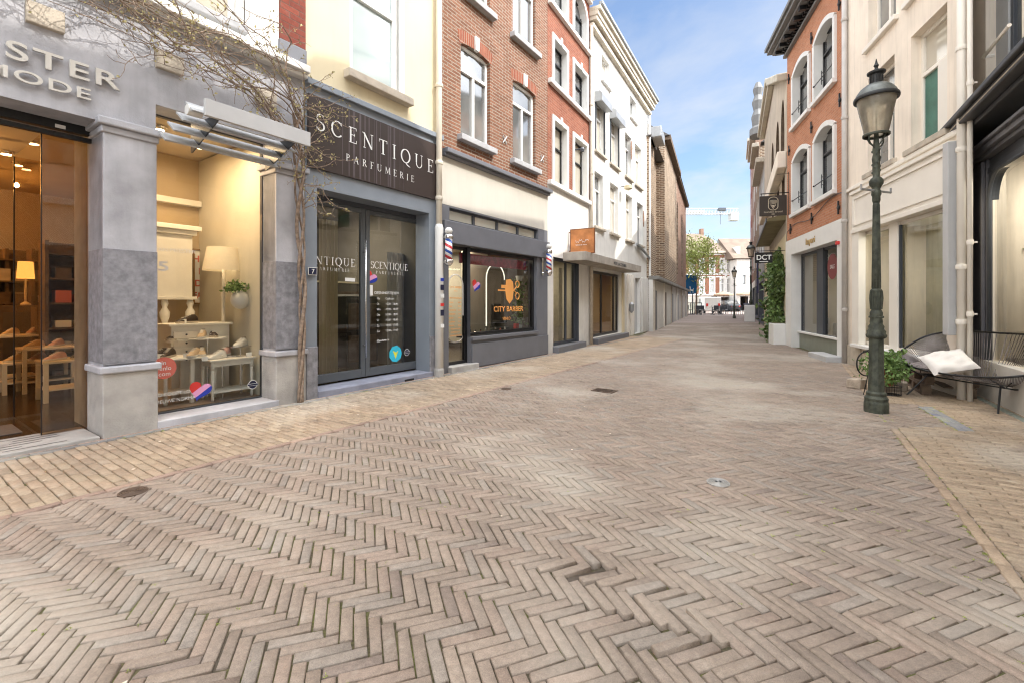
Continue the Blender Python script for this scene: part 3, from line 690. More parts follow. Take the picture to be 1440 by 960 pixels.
# display floor and the sill in front of the glass
MB().box(xp1, xp2 + .02, -.06, .30, 0, .085).build('sill', M_blue, A_, bev=.008)
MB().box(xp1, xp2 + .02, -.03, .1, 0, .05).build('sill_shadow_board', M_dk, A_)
MB().box(xp1, xp3 - .09, .37, 2.1, .04, .10).build('display_floor', mat('display floor', (.30, .21, .14), .35, .3, 4, .05), A_)
MB().quad((xp1 + .45, 2.1, .1), (xp3 - .09, 2.1, .1), (xp3 - .09, 2.1, 3.3), (xp1 + .45, 2.1, 3.3)).build('display_back', mat('display wall', (.50, .39, .25), .9, .1, 2, .05), A_)
x_ = xp2 + .006; MB().quad((x_, 2.1, .1), (x_, .36, .1), (x_, .36, 3.3), (x_, 2.1, 3.3)).build('display_side', M_roomw, A_)
MB().box(xp1 + .3, x_ - .01, 1.98, 2.09, 2.62, 2.70).build('wall_ledge', M_furn, A_)
area('display_fill', ((xp1 + xp2) / 2 + .1, .55, 2.75), 19, .35, (1, .72, .42), parent=A_); area('display_fill', (xp1 + .3, .55, 2.8), 22, .35, (1, .72, .42), parent=A_); area('display_fill', ((xp1 + xp2) / 2 - .2, 1.2, 2.8), 13, .35, (1, .68, .38), parent=A_)  # added fill lamps near the ceiling, brighten the shoe display
mb = MB(); y = .30
mb.box(xp1, xp1 + .012, y - .02, y + .03, .085, 3.2); mb.box(xp2 - .012, xp2, y - .02, y + .03, .085, 3.2); mb.box(xp1, xp2, y - .02, y + .03, 3.185, 3.2); mb.box(xp1, xp2, y - .02, y + .03, .085, .10)
o = mb.build('display_window', M_dk, A_); pane(o, xp1, xp2, y, .09, 3.19, GLd)
# stickers and lettering on the display window
def disc(parent, name, cx, cz, r, y, m, n=24, sx=1):
    return MB().add([(cx + r * sx * math.cos(6.2832 * i / n), y, cz + r * math.sin(6.2832 * i / n)) for i in range(n)], [list(range(n))]).build(name, m, parent)
M_cor = mat('coral sticker', (.62, .16, .12), .5, .05, 3, 0); M_redst = mat('red sticker', (.60, .04, .035), .5, .05, 3, 0); M_pink = mat('pink sticker', (.72, .33, .55), .5, .05, 3, 0)
M_blust = mat('blue sticker', (.02, .045, .36), .5, .05, 3, 0); M_wst = mat('white sticker', (.78, .78, .76), .5, .03, 3, 0); M_navy = mat('navy sticker', (.015, .018, .05), .4, .05, 3, 0)
M_oran = mat('orange lettering', (.80, .36, .10), .5, .05, 3, 0); M_cyan = mat('cyan sticker', (.04, .52, .72), .5, .05, 3, 0); M_yst = mat('yellow sticker', (.72, .75, .08), .5, .05, 3, 0)
yy = y - .006
cx, cz = L1.s(230, y), L1.z(230, 517, y); disc(o, 'round_sticker', cx + .0, cz, .115, yy, M_cor)
for k, t_ in enumerate(('in', 'venlo', '.com')): text(t_, .062, M_wst, o, cx, yy - .002, cz + .035 - .058 * k, name='sticker_lettering', align='CENTER', ext=.0005)
def heart(parent, cx, cz, r, y, rot):
    # half heart sticker made of three diagonal stripes
    pts = []
    for i in range(40):
        t = 2 * math.pi * i / 40; pts.append((.062 * 16 * math.sin(t) ** 3, .062 * (13 * math.cos(t) - 5 * math.cos(2 * t) - 2 * math.cos(3 * t) - math.cos(4 * t))))
    def clip(P, f):
        out = []
        for i in range(len(P)):
            a, b = P[i], P[(i + 1) % len(P)]; fa, fb = f(a), f(b)
            if fa >= 0: out.append(a)
            if (fa >= 0) != (fb >= 0): t = fa / (fa - fb); out.append((a[0] + (b[0] - a[0]) * t, a[1] + (b[1] - a[1]) * t))
        return out
    ca, sa = math.cos(rot), math.sin(rot)
    for k, (lo, hi, m) in enumerate(((-2, -.25, M_redst), (-.25, .3, M_pink), (.3, 2, M_blust))):
        Q = clip(clip(pts, lambda p: (p[0] * .8 + -p[1] * .6) - lo), lambda p: hi - (p[0] * .8 + -p[1] * .6))
        if len(Q) > 2: MB().add([(cx + r * (a * ca - b * sa), y, cz + r * (a * sa + b * ca)) for a, b in Q], [list(range(len(Q)))]).build('heart_sticker', m, parent)
heart(o, L1.s(281, y), L1.z(281, 548, y), .115, yy - .003, R(-18))
text('ZO KOOPT LOKAAL,', .052, M_wst, o, L1.s(219, y) - .02, yy, L1.z(235, 556, y), ext=.0005, sx=.95)
text('NIEUWE NORMAAL', .052, M_wst, o, L1.s(219, y) - .02, yy, L1.z(235, 565.5, y), ext=.0005, sx=.95)
text('VAN MEESTER', .055, M_wst, o, L1.s(216, y), yy, L1.z(232, 354, y), ext=.0005, sx=1.1)
text('5', .14, M_wst, o, L1.s(221, y), yy, L1.z(228, 381, y), ext=.0005, sx=1.5, boldo=.02)
def badge(parent, cx, cz, r, y):
    o_ = disc(parent, 'badge', cx, cz, r, y, M_wst); disc(o_, 'badge_field', cx, cz, r * .86, y - .001, M_navy)
    MB().box(cx - r * 1.15, cx + r * 1.15, y - .003, y - .0015, cz - r * .24, cz + r * .24).build('badge_band', M_wst, o_)
    MB().box(cx - r * 1.08, cx + r * 1.08, y - .0045, y - .0031, cz - r * .17, cz + r * .17).build('badge_band_field', M_navy, o_)
badge(o, L1.s(355, y), L1.z(355, 540, y), .055, yy)
# raised metal letters
M_let = mat('brushed letters', (.66, .64, .60), .35, .05, 9, .02, metal=.3)
xs_ = L1.s(4.5)
text('STER', .205, M_let, A_, xs_, -.028, 3.215, name='sign_lettering', sx=1.5, ext=.012, sp=1.12, boldo=.012)
text('MODE', .135, M_let, A_, L1.s(127), -.028, 3.05, name='sign_lettering', sx=1.62, ext=.011, sp=1.12, boldo=.012, align='RIGHT')
settle(A_, L1, (xe + xp3) / 2)
# louvred awning over the display window
aw = empty('louvred_awning', L1.P(L1.s(330), 0, 2.8), L1.a, 'grey louvred metal awning projecting over the shoe display window', 'awning')
X0 = L1.s(286, -.6) - L1.s(330); X1 = L1.s(434, -.6) - L1.s(330)
MB().box(X0, X1, -.64, -.60, .21, .37).build('front_beam', M_greyl, aw, bev=.004)
for k in range(4):
    e = .13 + .125 * k; zz = .055 + .075 * k; dx = -.02 + .03 * k
    MB().prism([(-e - .10, zz - .045), (-e - .085, zz - .055), (-e + .075, zz + .06), (-e + .055, zz + .07)], 'x', X0 - .16 + dx, X1 - .12 + dx).build('slat', mat('pale grey blades', (.44, .45, .46), .4, .1, 4, .02), aw)
for x in (X0 + .12, X1 - .18): MB().prism([(-.6, .20), (-.6, .26), (0, .30), (0, .0), (-.03, .0)], 'x', x, x + .012).build('bracket', M_dk, aw)
MB().lathe([(.05, 0), (.05, .12), (.03, .13)], 12, (0, 0, 0)).build('motor_cap', M_trim, aw, loc=(X0 - .1, -.5, .26), rot=(0, R(90), 0))
# ================================================================== B  perfumery
xa, xb = L1.s(428.5), L1.s(620.5)
B_ = empty('shop_building', L1.P(0), L1.a, 'perfume shop with yellow rendered upper wall and a tall dark name board', 'building')
dx0, dx1, dyy = L1.s(445), L1.s(603), .32
mb = MB(); wall(mb, xa, xb, 0, 4.09, [(dx0, dx1, 0, 2.73, dyy)], y=-.01); mb.build('shop_front', [M_pgrey, M_pgrey], B_)
wx0, wx1 = L1.s(492), L1.s(561)
mb = MB(); wall(mb, xa, xb, 4.09, 10.6, [(wx0, wx1, 4.46, 6.7, .16), (wx0, wx1, 7.6, 9.4, .16)]); shell(mb, xa, xb, 10.6, 7); mb.build('wall', [M_yel, M_trim], B_)
roof(B_, xa, xb, 10.6, 7, M_roof)
window(B_, wx0, wx1, 4.46, 6.7, .05, M_trim, P_pale, tr=(5.62,), w=.085); window(B_, wx0, wx1, 7.6, 9.4, .05, M_trim, P_pale, w=.085)
MB().box(wx1, wx1 + .10, -.012, .05, 4.5, 6.72).build('window_surround', M_trim, B_)
MB().box(wx0 - .10, wx1 + .20, -.13, .05, 4.33, 4.45).build('window_sill', M_tan, B_, bev=.012)
MB().box(xa, xb, -.07, 0, 4.02, 4.10).build('fascia_top', M_pgrey, B_, bev=.008)
nb = MB().box(L1.s(431), L1.s(612), -.045, -.012, 2.97, 3.91).build('name_board', mat('dark brown panel', (.045, .033, .030), .35, .15, 1.2, .02), B_, bev=.004)
cur = MB(); 
for k in range(15):
    x = L1.s(478 + k * 6.2 + rnd.uniform(-3, 3)); wd = rnd.choice((.006, .01, .018, .03)); cur.quad((x, -.0475, 2.98), (x + wd, -.0475, 2.98), (x + wd, -.0475, 3.90), (x, -.0475, 3.90))
cur.build('stripe_print', mat('mauve stripes', (.10, .08, .085), .4, .3, 3, 0), nb)
roman('SCENTIQUE', L1.s(441), L1.s(606), 3.47, .215, -.050, M_wst, nb, zs=-.035)
roman('PARFUMERIE', L1.s(483), L1.s(579), 3.18, .10, -.050, M_wst, nb, zs=-.02)
for (a, b) in ((xa + .004, dx0 - .002), (dx1 + .002, L1.s(614.5))):
    MB().box(a, b, -.035, .05, 0, .68).build('plinth', M_bluedk, B_, bev=.006)
MB().box(dx0, dx1 + .05, -.05, .36, 0, .10).build('threshold', mat('blue stone step', (.25, .26, .32), .7, .3, 5, .2), B_, bev=.01)
MB().box(L1.s(566), L1.s(579), -.054, -.03, 0.01, .05).build('vent', M_blk, B_)
M_roomg = mat('room wall grey brown', (.26, .23, .18), .9, .2, 2, .05)
room(B_, xa + .1, xb - .1, .40, 4.6, .10, 3.0, M_roomg, M_floor, M_roomg)
area('shop_light', ((xa + xb) / 2, 1.6, 2.9), 26, 1.2, (1, .9, .75), parent=B_)
# door leaves
yD = dyy; xm = L1.s(513, yD); xl = dx0; xr = L1.s(592, yD)
MB().box(xl - .0, xr + .06, yD - .02, yD + .06, 2.66, 2.74).box(xr - .0, dx1 + .25, yD - .03, yD + .06, .10, 2.74).build('door_frame', M_dk, B_)
dl = []
for (a, b) in ((xl, xm - .004), (xm + .004, xr)):
    w_ = .075
    mb = MB().box(a, a + w_, yD - .02, yD + .04, .13, 2.655).box(b - w_, b, yD - .02, yD + .04, .13, 2.655).box(a + w_, b - w_, yD - .02, yD + .04, .13, .25).box(a + w_, b - w_, yD - .02, yD + .04, 2.59, 2.655)
    o = mb.build('door', mat('door grey', (.09, .10, .11), .4, .1, 4, .03), B_, bev=.004); pane(o, a + w_, b - w_, yD + .01, .25, 2.59, GLs); dl.append(o)
MB().tube([(xm - .05, yD - .09, .42), (xm - .05, yD - .09, 2.18)], .014, 10).tube([(xm - .05, yD - .09, .6), (xm - .05, yD - .02, .6)], .008).tube([(xm - .05, yD - .09, 2.0), (xm - .05, yD - .02, 2.0)], .008).build('handle', M_steel, dl[0], smooth=True)
yy = yD - .004
z_ = L1.z(540, 378, yD)
for o, pa, pb in ((dl[0], 436, 499), (dl[1], 521, 573)):
    a, b = L1.s(pa, yD), L1.s(pb, yD)
    if o is dl[0]: a = xl + .09; roman('ENTIQUE', a, b, z_ - .01, .115, yy, M_wst, o, ext=.001)
    else: roman('SCENTIQUE', a, b, z_ - .01, .11, yy, M_wst, o, ext=.001)
    roman('PARFUMERIE', a + .1, b - .1, z_ - .09, .045, yy, M_wst, o, ext=.001)
X = L1.s(526, yD); zz = L1.z(540, 414, yD)
text('OPENINGSTIJDEN', .062, M_wst, dl[1], X, yy, zz, ext=.0004)
for k, (d_, h_) in enumerate((('Ma', 'Gesloten'), ('Di', '10.00 - 18.00'), ('Wo', '10.00 - 18.00'), ('Do', '10.00 - 18.00'), ('Vr', '10.00 - 18.00'), ('Za', '10.00 - 17.00'), ('Zo', '12.00 - 17.00'))):
    text(d_, .048, M_wst, dl[1], X + .05, yy, zz - .085 * (k + 1), ext=.0004); text(h_, .048, M_wst, dl[1], X + .22, yy, zz - .085 * (k + 1), ext=.0004)
text('@parfumerie', .045, M_wst, dl[1], X + .05, yy, zz - .085 * 8.7, ext=.0004)
heart(dl[1], L1.s(521, yD), L1.z(521, 391, yD), .12, yy - .002, R(-30))
MB().quad((L1.s(518.6, yD), yy, L1.z(520, 416, yD)), (L1.s(524, yD), yy, L1.z(520, 416, yD)), (L1.s(524, yD), yy, L1.z(520, 401, yD)), (L1.s(518.6, yD), yy, L1.z(520, 401, yD))).build('notice', M_wst, dl[1])
MB().quad((L1.s(485, yD), yy, L1.z(490, 396, yD)), (L1.s(499, yD), yy, L1.z(490, 396, yD)), (L1.s(499, yD), yy, L1.z(490, 391, yD)), (L1.s(485, yD), yy, L1.z(490, 391, yD))).build('notice', M_wst, dl[0])
cx, cz = L1.s(556, yD), L1.z(556, 497, yD)
o = disc(dl[1], 'round_sticker', cx, cz, .135, yy, M_cyan, 9); MB().add([(cx - .06, yy - .001, cz + .06), (cx + .0, yy - .001, cz - .08), (cx + .06, yy - .001, cz + .05), (cx + .01, yy - .001, cz + .02)], [(0, 1, 2, 3)]).build('sticker_mark', M_yst, o)
badge(dl[1], L1.s(572, yD), L1.z(572, 495, yD), .058, yy)
settle(B_, L1, (xa + xb) / 2)
pl = L1.root('house_number_plate', 'small dark blue enamel house number plate on the pillar beside the glass doors', 'sign', L1.s(437), -.046, L1.z(437, 382))
MB().box(-.062, .062, 0, .008, -.05, .05).build('plate', M_trim, pl, bev=.003); MB().box(-.055, .055, -.002, .006, -.043, .043).build('enamel', M_navy, pl, bev=.002)
text('7', .085, M_wst, pl, 0, -.004, -.03, align='CENTER', ext=.0005)
# down pipe with stickers
def downpipe(F, x, y, z1, label, m, r=.045, z0=0, rings=(1.2, 3.0, 4.9, 6.8), low=None, lowm=None):
    o = F.root('downpipe', label, 'downpipe', x, y); mb = MB(); mb.smooth = True
    mb.lathe([(r, z0), (r, z1)], 14).build('pipe', m, o)
    for z in rings:
        if z0 < z < z1: MB().lathe([(r * 1.22, z - .03), (r * 1.3, z), (r * 1.22, z + .03)], 14).box(-.012, .012, 0, -y + .02 if y < 0 else .1, z - .01, z + .01).build('bracket', m, o)
    if low:
        l = MB(); l.smooth = True; l.lathe([(r * 1.45, .08), (r * 1.45, low), (r * 1.1, low + .06)], 14).build('standpipe', lowm, o); MB().lathe([(r * 1.7, 0), (r * 1.7, .12), (r * 1.5, .15)], 12).build('foot', M_bluelt, o)
    return o
dp = downpipe(L1, L1.s(617.5, -.09), -.09, 10.5, 'cream downpipe with stickers on its white foot beside the barber door', mat('cream pipe', (.66, .60, .50), .5, .1, 5, .05), .05, low=2.5, lowm=M_trim, rings=(1.9, 3.0, 3.6, 4.9, 6.8))
for (z, h, m) in ((1.02, .10, M_navy), (1.18, .05, M_redst), (1.32, .07, M_wst), (1.45, .09, M_navy), (.82, .06, M_wst), (1.60, .05, M_blust)):
    MB().box(-.045, .04, -.078, -.0745, z, z + h).build('sticker', m, dp)
# ================================================================== C  barber, brown brick above
xc0, xc1 = L1.s(621.5), L1.s(770)
C_ = empty('shop_building', L1.P(0), L1.a, 'barber shop with brown brick upper floors and a grey painted front', 'building')
wy = .14
W_ = [(L1.s(648), L1.s(689), 4.28, 6.02, wy, .07), (L1.s(721), L1.s(753), 4.28, 6.02, wy, .07), (L1.s(664) - .2, L1.s(700), 6.94, 8.6, wy, .07), (L1.s(719), L1.s(757), 6.94, 8.6, wy, .07)]
W_[2] = (W_[0][0], W_[0][1], 6.94, 8.6, wy, .07); W_[3] = (W_[1][0], W_[1][1], 6.94, 8.6, wy, .07)
mb = MB(); wall(mb, xc0, xc1, 3.9, 11.0, W_, rev=None); shell(mb, xc0, xc1, 11.0, 7, z0=3.9); mb.build('wall', B_brown, C_)
roof(C_, xc0, xc1, 11.0, 7, M_roof)
for (a, b, c, d, e, ar) in W_:
    N_ = 14; ab = MB(); cx = (a + b) / 2; hw = (b - a) / 2 + .05
    for i in range(N_):     # gauged brick arch above the window
        x0_, x1_ = cx - hw + 2 * hw * i / N_, cx - hw + 2 * hw * (i + 1) / N_
        f = lambda x: d - .07 + .07 * (1 - ((x - cx) / hw) ** 2)
        ab.add([(x0_, -.006, f(x0_)), (x1_, -.006, f(x1_)), (cx + (x1_ - cx) * 1.07, -.006, f(x1_) + .23), (cx + (x0_ - cx) * 1.07, -.006, f(x0_) + .23)], [(0, 1, 2, 3)])
    ab.build('brick_arch', B_soldier, C_)
    MB().prism([(cx - .05, d - .02), (cx + .05, d - .02), (cx + .07, d + .24), (cx - .07, d + .24)], 'y', -.045, .02).build('keystone', M_trim, C_, bev=.006)
    window(C_, a, b, c, d - .02, .07, M_trim, P_dark, tr=(c + (d - c) * .72,), lower_mu=((a + b) / 2,), w=.06, curtain=None)
    MB().box(a - .10, b + .10, -.12, .06, c - .11, c).build('window_sill', M_sill, C_, bev=.012)
mb = MB(); wall(mb, xc0, xc1, 2.95, 3.78, (), y=-.004); mb.build('fascia', M_fascia, C_)
MB().box(xc0, xc1 + .01, -.08, .02, 3.78, 3.83).box(xc0, xc1 + .02, -.14, .02, 3.83, 3.91).build('cornice', M_pgrey2, C_, bev=.01)
dxa, dxb = L1.s(631), L1.s(661.5); sxa, sxb = L1.s(664.5), L1.s(755); cz0, cz1 = 2.69, 2.92
mb = MB(); wall(mb, xc0, xc1, 0, 2.95, [(dxa, dxb, 0, 2.28, .2), (dxb, sxb, .60, 2.28, .2), (L1.s(632), sxb + .06, cz0, cz1, .2)], y=0); mb.build('shop_front', [M_pgrey2, M_pgrey2], C_)
MB().box(xc0, xc1, -.07, .0, 2.28, 2.67).build('lintel', M_pgrey2, C_, bev=.01)
xx = [L1.s(632) + (sxb + .06 - L1.s(632)) * k / 4 for k in range(5)]
for a, b in zip(xx, xx[1:]): window(C_, a, b, cz0, cz1, .06, M_dk, panemat('clerestory glass', (.50, .48, .40), c2=(.58, .55, .46)), w=.03)
room(C_, xc0 + .12, xc1 - .1, .26, 4.5, .06, 2.6, M_roomd, M_floor, M_roomw)
for (x, y, e) in (((xc0 + xc1) / 2, 1.4, 50), ((xc0 + xc1) / 2 + .8, 3.2, 40)): area('shop_light', (x, y, 2.5), e, .8, (1, .85, .65), parent=C_)
o = MB().box(dxa, dxa + .05, .10, .15, .12, 2.27).box(dxb - .05, dxb, .10, .15, .12, 2.27).box(dxa + .05, dxb - .05, .10, .15, .12, .18).box(dxa + .05, dxb - .05, .10, .15, 2.21, 2.27).build('door', M_blk, C_, bev=.003)
pane(o, dxa + .05, dxb - .05, .125, .18, 2.21, GLs)
nl = MB(); cxx = (dxa + dxb) / 2
nl.tube([(cxx + .20 * math.cos(R(t)), .098, 1.55 + .20 * math.sin(R(t))) for t in range(180, -1, -12)] + [(cxx + .20, .098, 1.0)], .010, 6).build('arch_line', M_trim, o)
nl = MB(); nl.tube([(cxx + .19 * math.cos(R(t)), .098, .62 + .10 * math.sin(R(t))) for t in range(180, 361, 15)], .010, 6).build('handle_ring', M_steel, o)
text('CITY BARBER', .055, M_oran, o, cxx, .099, 1.50, align='CENTER', ext=.0005, boldo=.01)
text('VENLO', .03, M_oran, o, cxx, .099, 1.44, align='CENTER', ext=.0005)
text('BEHANDELINGEN', .042, M_oran, o, cxx, .099, 1.31, align='CENTER', ext=.0005, boldo=.01)
for k, (t1, t2) in enumerate((('HEREN', '20,00'), ('FADE', '22,50'), ('TONDEUSE', '15,00'), ('KINDEREN', '17,50'), ('BAARD', '15,00'), ('SCHEREN', '12,50'), ('WASSEN', '25,00'))):
    text(t1, .036, M_oran, o, cxx - .18, .099, 1.23 - .07 * k, ext=.0005, boldo=.01); text(t2, .036, M_oran, o, cxx + .06, .099, 1.23 - .07 * k, ext=.0005, boldo=.01)
for k in range(3): text(('MA-VR 9-18 UUR', 'ZATERDAG 9-17', 'ZONDAG GESLOTEN')[k], .034, M_oran, o, cxx, .099, .73 - .06 * k + .02, align='CENTER', ext=.0005, boldo=.01)
o = MB().box(sxa - .05, sxa, .08, .15, .61, 2.27).box(sxb - .05, sxb, .08, .15, .61, 2.27).box(sxa, sxb - .05, .08, .15, .61, .67).box(sxa, sxb - .05, .08, .15, 2.21, 2.27).build('shop_window', M_blk, C_, bev=.003)
pane(o, sxa, sxb - .05, .12, .67, 2.21, GLs)
MB().box(dxb, sxa - .05, .08, .18, .02, 2.27).build('door_post', M_blk, C_)
xL, yL = L1.s(716, .12), .112
text('CITY BARBER', .155, M_oran, o, (L1.s(694, .12) + L1.s(735, .12)) / 2, yL, L1.z(714, 438, .12), align='CENTER', ext=.001, boldo=.02, sx=1.2)
text('VENLO', .09, M_oran, o, L1.s(712, .12), yL, L1.z(712, 450, .12), align='CENTER', ext=.001, boldo=.01)
lx, lz = L1.s(716, .12), L1.z(716, 408, .12)
lg = MB(); lg.add([(lx + a_ * 1.25, yL, lz + b_ * 1.25) for a_, b_ in ((-.10, .17), (.02, .19), (.11, .14), (.13, 0), (.10, -.16), (.0, -.24), (-.09, -.16), (-.13, 0))], [list(range(8))])
lg.box(lx - .42, lx - .14, yL - .001, yL + .001, lz - .03, lz + .0).box(lx - .30, lx - .12, yL - .001, yL + .001, lz + .03, lz + .10)
lg.build('barber_emblem', M_oran, o)
sc_ = MB()
for sgn in (1, -1): sc_.tube([(lx + .30 + .075 * math.cos(t / 8 * 6.28), yL - .004, lz + sgn * .13 + .075 * math.sin(t / 8 * 6.28)) for t in range(8)], .010, 5, closed=True); sc_.tube([(lx + .14, yL - .004, lz - sgn * .02), (lx + .26, yL - .004, lz + sgn * .07)], .010, 5)
sc_.build('scissors_emblem', M_oran, o)
heart(o, L1.s(669, .12), L1.z(669, 402, .12), .13, yL, R(-20))
gy = .10
ar = MB(); ax_ = L1.s(697, .9); az_ = 1.78
ar.tube([(ax_ + .36 * math.cos(R(t)), .9, az_ + .36 * math.sin(R(t))) for t in range(180, -1, -9)], .014, 6); ar.tube([(ax_ - .36, .9, az_), (ax_ - .36, .9, .7)], .014, 6); ar.build('mirror_arch', emit('neon tube', (1, .93, .75), 1.6), C_)
MB().box(ax_ - .75, ax_ + .15, 1.25, 1.3, .06, 2.4).build('partition', M_roomw, C_)
MB().box(sxa, sxb, .3, .34, 2.0, 2.2).build('pink_banner', mat('pink banner', (.55, .06, .12), .6, .5, 12, 0), C_)
MB().box(sxa - .05, sxb + .02, -.05, .08, .53, .60).build('ledge', M_pgrey2, C_, bev=.008)
for px in (702, 748): MB().box(L1.s(px - 8), L1.s(px + 5), -.012, .02, .20, .27).build('vent', M_blk, C_)
MB().box(sxa - .04, xc1 - .01, -.03, .0, .03, .47).build('stall_riser', M_pgrey2, C_, bev=.006)
MB().box(dxa - .02, dxb + .14, -.10, .2, 0, .12).build('door_step', M_bluelt, C_, bev=.012)
for px, z in ((1060 / 3.43 + 400, 4.6), (1240 / 3.43 + 400, 4.6)):
    MB().tube([(L1.s(px) - .07, -.02, z - .08), (L1.s(px) + .07, -.02, z + .08)], .012).tube([(L1.s(px) - .06, -.02, z + .07), (L1.s(px) + .06, -.02, z - .07)], .012).build('wall_anchor', M_greyl, C_)
settle(C_, L1, (xc0 + xc1) / 2)
# barber poles
def stripemat():
    t = NT('barber stripes'); b = t.n('ShaderNodeBsdfPrincipled'); t.l(b.outputs[0], t.out.inputs[0])
    tc = t.n('ShaderNodeTexCoord').outputs['Object']; sx = t.n('ShaderNodeSeparateXYZ'); t.l(tc, sx.inputs[0])
    at = t.n('ShaderNodeMath', operation='ARCTAN2'); t.l(sx.outputs['Y'], at.inputs[0]); t.l(sx.outputs['X'], at.inputs[1])
    m1 = t.n('ShaderNodeMath', operation='MULTIPLY_ADD'); t.l(sx.outputs['Z'], m1.inputs[0]); m1.inputs[1].default_value = 5.2
    m2 = t.n('ShaderNodeMath', operation='DIVIDE'); t.l(at.outputs[0], m2.inputs[0]); m2.inputs[1].default_value = 6.2832; t.l(m2.outputs[0], m1.inputs[2])
    fr = t.n('ShaderNodeMath', operation='FRACT'); t.l(m1.outputs[0], fr.inputs[0])
    r = t.n('ShaderNodeValToRGB'); r.color_ramp.interpolation = 'CONSTANT'; e = r.color_ramp.elements
    while len(e) < 4: e.new(.5)
    for i, (p, c) in enumerate(((0, (.8, .8, .8, 1)), (.25, (.03, .09, .38, 1)), (.5, (.8, .8, .8, 1)), (.75, (.55, .04, .05, 1)))): e[i].position = p; e[i].color = c
    t.l(fr.outputs[0], r.inputs[0]); t.l(r.outputs[0], b.inputs['Base Color']); b.inputs['Roughness'].default_value = .12; return t.m
M_str = stripemat()
def barberpole(F, x, y, zc, h, r, label, ball=True):
    o = F.root('barber_pole', label, 'barber pole', x, y, zc, group='barber poles')
    a = MB(); a.smooth = True; a.lathe([(r, -h * .28), (r, h * .28)], 20).build('striped_tube', M_str, o)
    for sg in (1, -1):
        q = [(r * 1.05, .28), (r * 1.25, .30), (r * 1.25, .36), (r * .95, .40), (r * .5, .45)]
        a = MB(); a.smooth = True; a.lathe([(rr, sg * zz * h) for rr, zz in q], 20).build('cap', M_chrome, o)
    if ball: a = MB(); a.smooth = True; a.ball((0, 0, h * .5), r * 1.05, 14, 10).build('globe', M_trim, o)
    a = MB(); a.tube([(0, 0, h * .34), (0, -y, h * .34)], .012).tube([(0, 0, -h * .34), (0, -y, -h * .34)], .012).box(-.03, .03, -y - .012, -y, -h * .42, h * .42).build('wall_bracket', M_chrome, o)
    return o
barberpole(L1, L1.s(631, -.22), -.22, L1.z(631, 351, -.22), .62, .062, 'chrome barber pole with a white globe beside the barber door')
barberpole(L2, L2.s(772, -.17) , -.17, L2.z(772, 369, -.17), .72, .062, 'striped barber pole on the white wall right of the barber window', True)
# ================================================================== D  narrow red brick house with white surrounds
xd0, xd1 = L2.s(770), L2.s(828.5)
D_ = empty('shop_building', L2.P(0), L2.a, 'narrow red brick house with white window surrounds above a white shop front', 'building')
zA, zB, zC = 4.17, 6.60, 8.50
def z2(px, y): return L2.z(px, y)
ws = ((L2.s(775.5), L2.s(799)), (L2.s(804.5), L2.s(826.5)))
H = []
for (a, b) in ws:
    H += [(a + .13, b - .13, zA + .06, 5.72, .22), (a + .13, b - .13, zB + .06, 7.72, .22), (a + .13, b - .13, zC + .12, 9.72, .22, .42)]
mb = MB(); wall(mb, xd0, xd1, zA, 10.3, H); shell(mb, xd0, xd1, 10.3, 7, z0=zA); mb.build('wall', [B_red, M_trim], D_)
mb = MB(); gx0, gx1 = L2.s(778), L2.s(814); wall(mb, xd0, xd1, 0, zA, [(gx0, gx1, .17, 2.36, .22)]); mb.build('ground_floor_wall', [M_white, M_dk], D_)
roof(D_, xd0, xd1, 10.3, 7, M_roof)
for (a, b) in ws:
    for (z0_, z1_, arch) in ((zA + .05, 5.72, 0), (zB + .05, 7.72, 0), (zC + .12, 9.72, .42)):
        m_ = MB(); t = .11
        if not arch:
            m_.box(a + .13 - t, a + .13, -.035, .0, z0_, z1_ + t).box(b - .13, b - .13 + t, -.035, .0, z0_, z1_ + t).box(a + .13, b - .13, -.035, .0, z1_, z1_ + t)
            m_.box((a + b) / 2 - .05, (a + b) / 2 + .05, -.06, -.035, z1_ - .01, z1_ + t + .07)
        else:
            cx, hw = (a + b) / 2, (b - a) / 2 - .13; N_ = 14
            m_.box(a + .13 - t, a + .13, -.035, 0, z0_, z1_ - arch).box(b - .13, b - .13 + t, -.035, 0, z0_, z1_ - arch)
            P1 = [(cx - hw * math.cos(math.pi * i / N_), z1_ - arch + arch * math.sin(math.pi * i / N_)) for i in range(N_ + 1)]
            P2 = [(cx - (hw + t) * math.cos(math.pi * i / N_), z1_ - arch + (arch + t) * math.sin(math.pi * i / N_)) for i in range(N_ + 1)]
            for i in range(N_): m_.prism([P1[i], P1[i + 1], P2[i + 1], P2[i]], 'y', -.035, 0)
        recalc(m_.build('window_surround', M_trim, D_, bev=0))
        window(D_, a + .13, b - .13, z0_, z1_, .13, M_blk, P_dark if z0_ > 5 else P_blind, tr=(z0_ + (z1_ - z0_) * .62,) if z0_ < 8 else (z1_ - arch,), w=.045)
for z in (zA, zB, zC): MB().box(xd0 + .01, xd1 - .01, -.10, .0, z - .10, z + .01).build('sill_band', M_trim, D_, bev=.008)
MB().box(xd0, xd1 + .04, -.30, 0, 10.05, 10.3).box(xd0, xd1, -.12, 0, 9.92, 10.05).build('cornice', M_trim, D_, bev=.01)
MB().box(xd1 - .045, xd1 + .0, -.012, .03, zA, 10).build('dark_brick_edge', B_redA, D_)
o = window(D_, gx0, gx1, .17, 2.36, .10, M_dk, GLs, mu=(gx0 + (gx1 - gx0) * .62,), w=.07, name='shop_window')
MB().box(gx0 - .03, gx1 + .18, -.16, .1, 0, .165).build('step', M_pgrey2, D_, bev=.012)
room(D_, xd0 + .1, xd1 - .1, .24, 4, .17, 2.6, M_roomw, M_floor, M_roomw)
MB().box(gx0 + .2, gx0 + .5, .5, .8, .17, 2.2).build('curtain', mat('cream curtain', (.62, .58, .46), .9, .2, 9, 0), D_)
